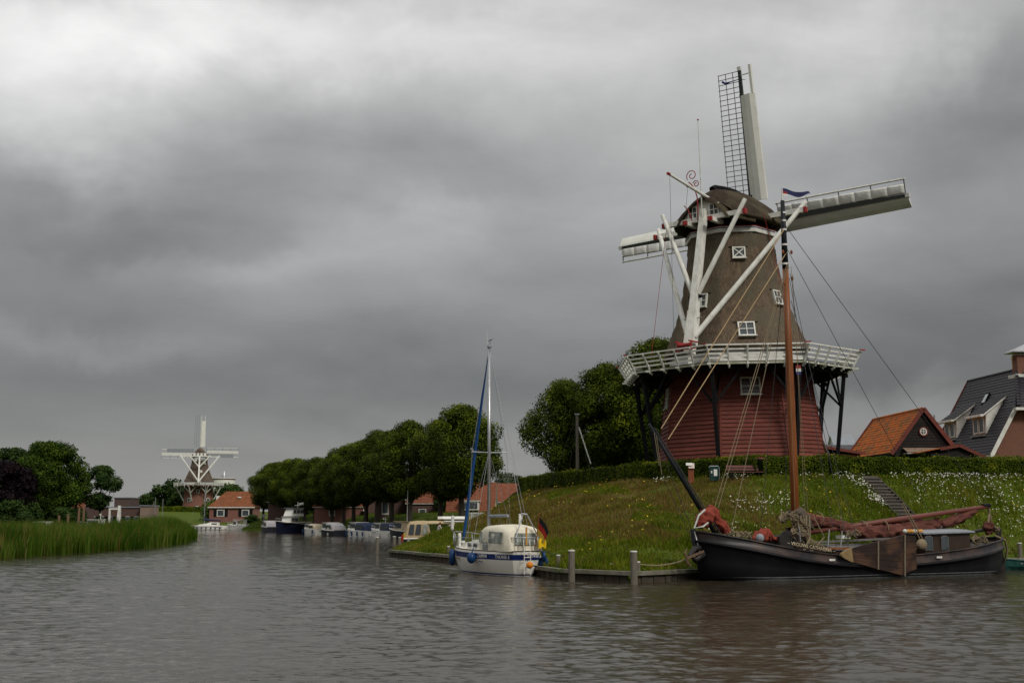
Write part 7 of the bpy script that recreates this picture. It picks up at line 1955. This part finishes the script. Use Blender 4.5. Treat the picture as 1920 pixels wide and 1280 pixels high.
far_blade(Zu, -Xr, False); far_blade(Xr, Zu, True); far_blade(-Xr, -Zu, True); far_blade(-Zu, Xr, False)

# hedge, bench and bush at the second mill
def zat(px, py, Y): return at(px, py, Y).z
hedge([(atx(285, 352, 3).x, 352, 3.9), (atx(400, 348, 3).x, 348, 3.9)], 2.0, 1.9, 'low dark hedge on the lawn in front of the distant windmill', 6000, .22, 91)

# ---- buildings on the far left
def flat(name, label, px0, px1, Y, py_top, py_bot, m, cat='building', depth=8, win=None):
    a, b = at(px0, py_bot, Y), at(px1, py_bot, Y); zt = at(px0, py_top, Y).z
    t = thing(name, label, cat, ((a.x+b.x)/2, Y+depth/2, 0))
    MB().box((0, 0, (zt+min(a.z, 0))/2), (b.x-a.x, depth, zt-min(a.z, 0))).build('wall', m, t)
    MB().box((0, -.15, zt+.08), (b.x-a.x+.3, depth+.3, .2)).build('roof_edge', m_grey, t)
    for (fx, z, w, h) in win or ():
        f = MB().box(((b.x-a.x)*(fx-.5), -depth/2-.03, z), (w, .1, h)).build('window', m_white2, t); MB().box(((b.x-a.x)*(fx-.5), -depth/2-.09, z), (w*.84, .05, h*.8)).build('pane', m_glass, f)
    return t
house('house', 'low red roofed house behind the two left trees', (atx(165, 285, 2).x, 285, 1.5), rad(88), 7, 11, 3.4, 6.4, m_tile_rd, m_brick_dk)
flat('building', 'dark brown block with a plain wall rising behind the slender left tree', 213, 243, 330, 933, 968, mat('brown_cladding', (.09, .06, .055), rough=.8))
b_ = flat('building', 'long low building with a pale roof edge and dark windows behind the white bridge portal', 132, 266, 300, 951, 975, m_brick_dk, win=[(.08+.12*i, 2.6, 3.2, 1.1) for i in range(8)])
flat('building', 'small tan walled building at the right end of the long low building', 262, 279, 298, 948, 975, mat('tan_wall', (.24, .18, .14), rough=.9))
flat('building', 'pale grey building with red and cream panels left of the distant windmill', 280, 319, 420, 949, 968, m_white2, win=[(.15+.2*i, 6.2, 1.6, 1.0) for i in range(4)])
# white bridge portal
o = at(205, 975, 240)
bp = thing('bridge_portal', 'small white portal frame with a thick white post standing behind the reeds', 'portal', (o.x, 240, 0))
zt = at(205, 952, 240).z; w = (222-204)/FPX*240
MB().box((0, 0, zt/2+.5), (.32, .32, zt-1)).box((w*.45, 0, zt-.15), (w*.9, .3, .3)).build('frame', m_white, bp)
MB().loft([[V(w-.45, -.3, .5), V(w+.35, -.3, .5), V(w+.35, .3, .5), V(w-.45, .3, .5)], [V(w-.25, -.25, zt+.5), V(w+.2, -.25, zt+.5), V(w+.2, .25, zt+.5), V(w-.25, .25, zt+.5)]], True, True).build('tall_post', m_white, bp)
for (px, py0, Y) in ((290, 932, 300), (304, 935, 300), (287, 940, 310)):
    p = atx(px, Y, 2); z = at(px, py0, Y).z
    tag(MB().tube([(p.x, p.y, .5), (p.x, p.y, z)], .07, 5).build('boat_mast', m_steel), {290: 'tallest thin bare pole left of the distant windmill', 304: 'thin bare pole nearest the distant windmill on its left', 287: 'shorter thin pole close beside the tallest bare one'}[px], 'mast', 'thin bare poles left of the distant windmill')
# mooring piles of brown timber behind the reeds
for i, px in enumerate((146, 155, 109, 126)):
    p = atx(px, 205, 0); tag(MB().tube([(p.x, p.y, -.5), (p.x, p.y, 3.2+.2*(i % 2)+(1.2 if i < 2 else 0))], [.24, .2], 8).build('timber_pile', mat('pile_brown', (.16, .10, .06), rough=.9) if i == 0 else MATS['pile_brown']), ('tall brown pile behind the reeds, left one of the tall pair', 'tall brown pile behind the reeds, right one of the tall pair', 'short brown pile behind the reeds nearest the pale tree trunk', 'short brown pile behind the reeds between the trunk and the tall pair')[i], 'pile', 'timber piles behind the reeds')
# low white sign on the far bank and the blue and white marker between the trunks
p = at(494, 966, 285); sg_ = thing('sign', 'white sign board on the grass at the far end of the canal bank', 'sign', (p.x, 285, hz(p.x, 285)))
MB().box((0, 0, p.z-sg_.location.z), (1.15, .1, .6), rz=.2).build('board', m_white, sg_); MB().bar((0, .05, -.2), (0, .05, p.z-sg_.location.z), .1, .1).build('post', m_steel, sg_)
p = at(666, 964, 192); sg_ = thing('marker_sign', 'small pale blue marker on the grassy far bank above the canopy boats', 'sign', (p.x, 192, hz(p.x, 192)))
MB().box((0, 0, .9), (.22, .08, .65)).build('board', mat('marker_blue', (.25, .34, .6), rough=.6), sg_); MB().bar((0, .05, -.2), (0, .05, .9), .06, .06).build('post', m_steel, sg_)
# ================================================================== TREES
m_lime = leaf_mat('lime_leaves', (0.018, 0.029, 0.002), (0.066, 0.092, 0.005), (0.135, 0.158, 0.008), scale=.55, transl=.22)
m_lefttree = leaf_mat('broad_leaves', (0.014, 0.029, 0.003), (0.040, 0.072, 0.005), (0.080, 0.118, 0.009), scale=.45, transl=.25)
m_dktree = leaf_mat('sparse_leaves', (0.016, 0.036, 0.008), (0.040, 0.072, 0.014), (0.06, 0.095, 0.02), scale=.5, transl=.2)
m_purple = leaf_mat('copper_leaves', (0.005, 0.003, 0.004), (0.012, 0.006, 0.008), (0.020, 0.009, 0.010), scale=.5, transl=.15)
m_palegreen = leaf_mat('far_leaves', (0.035, 0.050, 0.028), (0.070, 0.088, 0.050), scale=.3, transl=.2)
m_bark = mat('bark', (0.060, 0.048, 0.036), (0.03, 0.025, 0.02), rough=.95, scale=5, bump=.02, stretch=(2, 2, .6))
m_barkpale = mat('bark_pale', (0.17, 0.135, 0.085), (0.10, 0.08, 0.05), rough=.95, scale=5, bump=.02, stretch=(2, 2, .6))

def crown_mesh(name, seed, clumps, per, leaf, mat_, inner=.12):
    """leaves as small faces over many overlapping clumps; clumps: array (x, y, z, r)"""
    r = np.random.default_rng(seed); cl = np.asarray(clumps); k = len(cl)
    w = cl[:, 3]**2; w = w/w.sum(); n = per
    ci = r.choice(k, n, p=w); d = r.normal(0, 1, (n, 3)); d /= np.linalg.norm(d, axis=1)[:, None]
    rad_ = np.where(r.uniform(0, 1, n) < inner, r.uniform(.2, .8, n), 1+r.normal(0, .13, n))
    c = cl[ci, :3]+d*(cl[ci, 3]*rad_)[:, None]*np.array([1, 1, .82])
    nr = d+r.normal(0, .55, (n, 3))+np.array([0, 0, .35]); nr /= np.linalg.norm(nr, axis=1)[:, None]
    a = np.cross(nr, r.normal(0, 1, (n, 3))); a /= np.linalg.norm(a, axis=1)[:, None]; b = np.cross(nr, a)
    s = (leaf*r.uniform(.6, 1.35, n))[:, None]
    v = np.stack([c-a*s, c-b*s*.62, c+a*s, c+b*s*.62], 1).reshape(-1, 3)
    # leaves on top of a clump are lighter: light from above put into the tint
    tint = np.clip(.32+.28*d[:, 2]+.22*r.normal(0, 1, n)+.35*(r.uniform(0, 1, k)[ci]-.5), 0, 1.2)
    me = bpy.data.meshes.new(name); nv, nf = len(v), n
    me.vertices.add(nv); me.vertices.foreach_set('co', v.astype(np.float32).ravel())
    me.loops.add(nv); me.loops.foreach_set('vertex_index', np.arange(nv, dtype=np.int32)); me.polygons.add(nf)
    me.polygons.foreach_set('loop_start', np.arange(nf, dtype=np.int32)*4); me.materials.append(mat_)
    at_ = me.attributes.new('tint', 'FLOAT', 'POINT'); at_.data.foreach_set('value', np.repeat(tint, 4).astype(np.float32))
    me.update(calc_edges=True); return me

def clumps_egg(seed, n, W_, H0, H1, belly=.42, rmin=.75, rmax=1.45, power=.5, fill=.3):
    """clump centres in an egg: half width W_, from H0 to H1"""
    r = np.random.default_rng(seed); out = []
    while len(out) < n:
        t = r.uniform(0, 1); z = lerp(H0, H1, t)
        prof = (math.sin(math.pi*min(1, max(0, t*.5/belly if t < belly else .5+.5*(t-belly)/(1-belly)))))**power
        rr_ = W_*prof*(1 if r.uniform() > fill else r.uniform(.2, .9)); a = r.uniform(0, 2*math.pi)
        cr = r.uniform(rmin, rmax); q = max(0, rr_-cr*.75)
        wob = 1+.16*math.sin(a*3+seed+z*.5)+.11*math.sin(a*5+seed*2+z*1.3)
        out.append((q*math.cos(a)*wob, q*math.sin(a)*wob, min(z, H1-cr*.8) if t > .5 else max(z, H0+cr*.6), cr))
    return out

def trunk_mb(seed, h, r0, H1, spread, nl=7, lean=0.0):
    r = random.Random(seed); mb = MB()
    mb.tube([(0, 0, -.4), (0, 0, .15), (.05, 0, h*.5), (lean, .05, h), (lean*1.4, .0, lerp(h, H1, .55)), (lean*1.6, .1, lerp(h, H1, .85))], [r0*1.5, r0*1.12, r0, r0*.86, r0*.45, r0*.12], 9)
    for i in range(nl):
        a = 2*math.pi*i/nl+r.uniform(-.4, .4); z = h+r.uniform(-.2, .35)*(H1-h)*.6; L_ = spread*r.uniform(.6, .95)
        mb.tube([(lean, 0, z), (lean+math.cos(a)*L_*.4, math.sin(a)*L_*.4, z+(H1-h)*.18), (lean+math.cos(a)*L_, math.sin(a)*L_, z+(H1-h)*r.uniform(.3, .5))], [r0*.48, r0*.3, r0*.07], 6)
    return mb

def tree(name, label, cat, loc, crown_me, trunk_me, s=1.0, rz_=0.0, sz=None, group=None):
    t = thing(name, label, cat, loc, rz=rz_, group=group); t.scale = (s, s, sz or s)
    c = bpy.data.objects.new('crown', crown_me); C.objects.link(c); c.parent = t; c['kind'] = 'stuff'; del c['kind']
    k = bpy.data.objects.new('trunk', trunk_me); C.objects.link(k); k.parent = t
    return t
def trunk_me_(seed, *a, m=None, **kw):
    o = trunk_mb(seed, *a, **kw).build('trunk', m or m_bark, smooth=True); me = o.data; bpy.data.objects.remove(o); return me

# ---- the avenue of limes along the far bank
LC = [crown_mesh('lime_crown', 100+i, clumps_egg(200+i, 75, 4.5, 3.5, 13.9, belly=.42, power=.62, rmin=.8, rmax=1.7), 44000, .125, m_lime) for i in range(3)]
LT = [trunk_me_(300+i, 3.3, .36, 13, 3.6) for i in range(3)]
ALONG = [161, 168.5, 182.0, 190, 197.5, 204, 211, 218, 225, 231.6, 238, 246.4, 254, 262, 270, 278, 286]
WORDS = ['nearest and tallest lime of the row, its trunk just left of the yacht mast', 'second lime of the row counted from the yacht', 'third lime of the row, its trunk above the beige tented cruiser', 'fourth lime counted from the yacht',
         'fifth lime counted from the yacht, behind the white canopy boats', 'sixth lime counted from the yacht', 'seventh lime counted from the yacht', 'eighth lime counted from the yacht', 'ninth lime of the row, in its middle',
         'tenth lime counted from the yacht', 'eleventh lime counted from the yacht', 'twelfth lime counted from the yacht, behind the rounded white boat', 'fifth lime from the far left end of the row',
         'fourth lime from the far left end of the row', 'third lime from the far left end of the row', 'last but one lime at the far left end of the row', 'leftmost and farthest lime of the row']
r = random.Random(12)
for i, D in enumerate(ALONG):
    X = 59.4-0.41*D+ (r.uniform(-.15, .15))
    s = [1.10, 1.04, 1.07, 1.02, 1.03, 1.0, .95, .96, .94, .93, .95, .92, .92, .93, .92, .90, .86][i]*r.uniform(.96, 1.05)
    tree('lime_tree', WORDS[i], 'tree', (X, D, hz(X, D)-.05), LC[i % 3], LT[i % 3], s*r.uniform(.94, 1.06), r.uniform(0, 6.28), sz=s, group='lime trees in a row along the far bank')
# tree between the second and third trunks is a gap in the photograph as well

# ---- the three big trees behind the rampart hedge
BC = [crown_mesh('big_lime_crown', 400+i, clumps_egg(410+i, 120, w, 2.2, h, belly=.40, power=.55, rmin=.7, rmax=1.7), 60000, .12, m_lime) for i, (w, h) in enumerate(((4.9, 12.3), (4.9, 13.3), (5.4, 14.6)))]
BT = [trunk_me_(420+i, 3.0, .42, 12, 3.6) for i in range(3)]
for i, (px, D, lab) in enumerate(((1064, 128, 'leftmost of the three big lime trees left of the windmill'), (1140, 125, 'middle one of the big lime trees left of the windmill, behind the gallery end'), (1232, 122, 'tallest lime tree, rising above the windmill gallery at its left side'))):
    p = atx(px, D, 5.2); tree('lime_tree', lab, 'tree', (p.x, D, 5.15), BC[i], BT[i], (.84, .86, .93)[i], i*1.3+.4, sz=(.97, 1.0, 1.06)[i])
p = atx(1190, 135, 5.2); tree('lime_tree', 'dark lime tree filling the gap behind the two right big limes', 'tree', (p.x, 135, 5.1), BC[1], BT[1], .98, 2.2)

# ---- trees on the far left
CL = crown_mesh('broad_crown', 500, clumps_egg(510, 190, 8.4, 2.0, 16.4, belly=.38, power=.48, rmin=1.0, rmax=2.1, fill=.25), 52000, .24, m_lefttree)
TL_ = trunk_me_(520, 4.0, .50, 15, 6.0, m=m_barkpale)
p = atx(86, 238, 1); tree('broadleaf_tree', 'big round green tree with a pale trunk, behind the reeds on the left', 'tree', (p.x, 238, 1.0), CL, TL_, .86, sz=1.0)
cs = clumps_egg(511, 46, 4.1, 3.4, 11.4, belly=.5, power=.6, rmin=.6, rmax=1.25, fill=.2)
CS = crown_mesh('sparse_crown', 501, cs, 11000, .21, m_dktree, inner=.3); TS = trunk_me_(521, 3.8, .22, 11, 3.2, nl=9)
p = atx(186, 245, 1); tree('young_tree', 'slender loose crowned tree just right of the big left tree', 'tree', (p.x, 245, 1.0), CS, TS, 1.06, 1.0)
CP = crown_mesh('copper_crown', 502, clumps_egg(512, 100, 5.5, .3, 12.0, power=.45, rmin=1, rmax=1.8), 26000, .26, m_purple); TP_ = trunk_me_(522, 2.0, .4, 11, 4)
p = atx(5, 226, 1); tree('copper_beech', 'dark purple leaved tree at the left picture edge', 'tree', (p.x, 226, 1.0), CP, TP_, 1.0)
CB_ = crown_mesh('back_crown', 503, clumps_egg(513, 110, 8, 1.5, 17.2, power=.5, rmin=1, rmax=2), 26000, .30, m_dktree); TB_ = trunk_me_(523, 4, .5, 15, 5)
p = atx(16, 275, 1); tree('broadleaf_tree', 'grey green tree at the left edge rising behind the dark purple one', 'tree', (p.x, 275, 1.0), CB_, TB_, 1.0)
# shrubs and small trees of the background
CSm = [crown_mesh('shrub_crown', 600+i, clumps_egg(610+i, 36, 2.6, .2, 4.6, power=.45, rmin=.6, rmax=1.1), 6000, .20, m_dktree) for i in range(2)]
TSm = trunk_me_(620, .8, .12, 3.5, 1.6)
def shrub(px, D, z, s, label, m=0, sz=None, group=None, name='shrub'):
    p = atx(px, D, z); return tree(name, label, 'shrub' if name == 'shrub' else 'tree', (p.x, D, z), CSm[m], TSm, s, px*.7, sz=sz, group=group)
G = 'dark shrubs under the left trees'
for px, D, s, w_ in ((20, 222, 1.2, 'dark shrub below the dark purple tree, close behind the reeds'), (48, 228, 1.15, 'dark shrub between the dark purple tree and the big green tree'), (118, 232, .9, 'dark shrub right of the pale trunk of the big left tree'), (140, 240, .9, 'dark shrub under the right edge of the big left tree'), (100, 245, 1.1, 'dark shrub in the shade behind the pale trunk'), (10, 235, 1.4, 'dark shrub at the very left edge behind the reeds'), (70, 250, 1.2, 'dark shrub in the shade left of the pale trunk')): shrub(px, D, .6, s, w_, int(px) % 2, group=G)
shrub(40, 212, .3, .75, 'bright green bush at the back edge of the reeds on the left', 1)
CR = crown_mesh('round_bush', 601, clumps_egg(611, 40, 2.2, .1, 4.0, power=.5, rmin=.8, rmax=1.2), 9000, .16, leaf_mat('bush_leaves', (.05, .095, .012), (.085, .14, .02), scale=.6, transl=.2))
p = atx(401, 322, 1); t_ = thing('round_bush', 'bright green ball shaped bush between the distant windmill and the brick house', 'bush', (p.x, 322, 1.2)); t_.scale = (1.5, 1.5, 1.55)
c_ = bpy.data.objects.new('foliage', CR); C.objects.link(c_); c_.parent = t_
for px, D, z, s, lab in ((323, 400, 3, 2.6, 'dark tree cluster just left of the distant windmill'), (340, 405, 3, 2.1, 'lower dark tree close beside the distant windmill on its left'), (280, 460, 3, 1.9, 'small far tree on the skyline left of the distant windmill'),
                         (262, 480, 3, 1.2, 'smallest far tree on the skyline, left of the other one'), (424, 400, 3, 2.3, 'green tree in front of the pale round tank'), (441, 402, 3, 2.2, 'tree right of the pale round tank above the orange roof'), (306, 440, 3, 1.5, 'low far tree beside the bare poles')):
    shrub(px, D, z, s, lab, int(px) % 2, name='small_tree')
shrub(470, 306, 1.0, .9, 'dark bush in front of the distant brick house', 0, sz=.55); 
for px, D, s, lab in ((833, 196, .75, 'dark bush under the nearest limes'), (640, 236, .9, 'dark garden bush behind the middle of the lime row'), (770, 214, .85, 'garden bush behind the trunks above the cream boat'), (700, 232, .7, 'small garden bush in front of the red roofed houses'), (575, 262, 1.0, 'dark garden bush behind the far limes'), (610, 250, 1.0, 'dark garden bush between far trunks'), (668, 238, .95, 'dark garden bush left of the steep red roofs'), (530, 285, 1.1, 'dark bush behind the far left limes'), (685, 240, .9, 'garden bush beside the house with the white dormer')):
    shrub(px, D, 3.2, s, lab, int(px) % 2)
CPg = crown_mesh('pale_crown', 602, clumps_egg(612, 40, 3.4, 1.0, 7.0, power=.5, rmin=.7, rmax=1.2), 7000, .22, m_palegreen)
p = atx(952, 235, 3); tree('small_tree', 'pale green far tree peeping over the red roof behind the yacht mast', 'tree', (p.x, 235, 3.2), CPg, TSm, 1.15)
hedge([(atx(842, 192, 3).x, 192, 3.5), (atx(866, 188, 3).x, 188, 3.5)], 1.4, 1.7, 'clipped green garden hedge between the two nearest lime trunks', 3500, .16, 95)
hedge([(atx(1520, 108, 5).x, 108, 5.2), (atx(1560, 108, 5).x, 108, 5.2)], 1.0, 1.2, 'short hedge piece between the mill base and the orange barn', 2500, .07, 96)
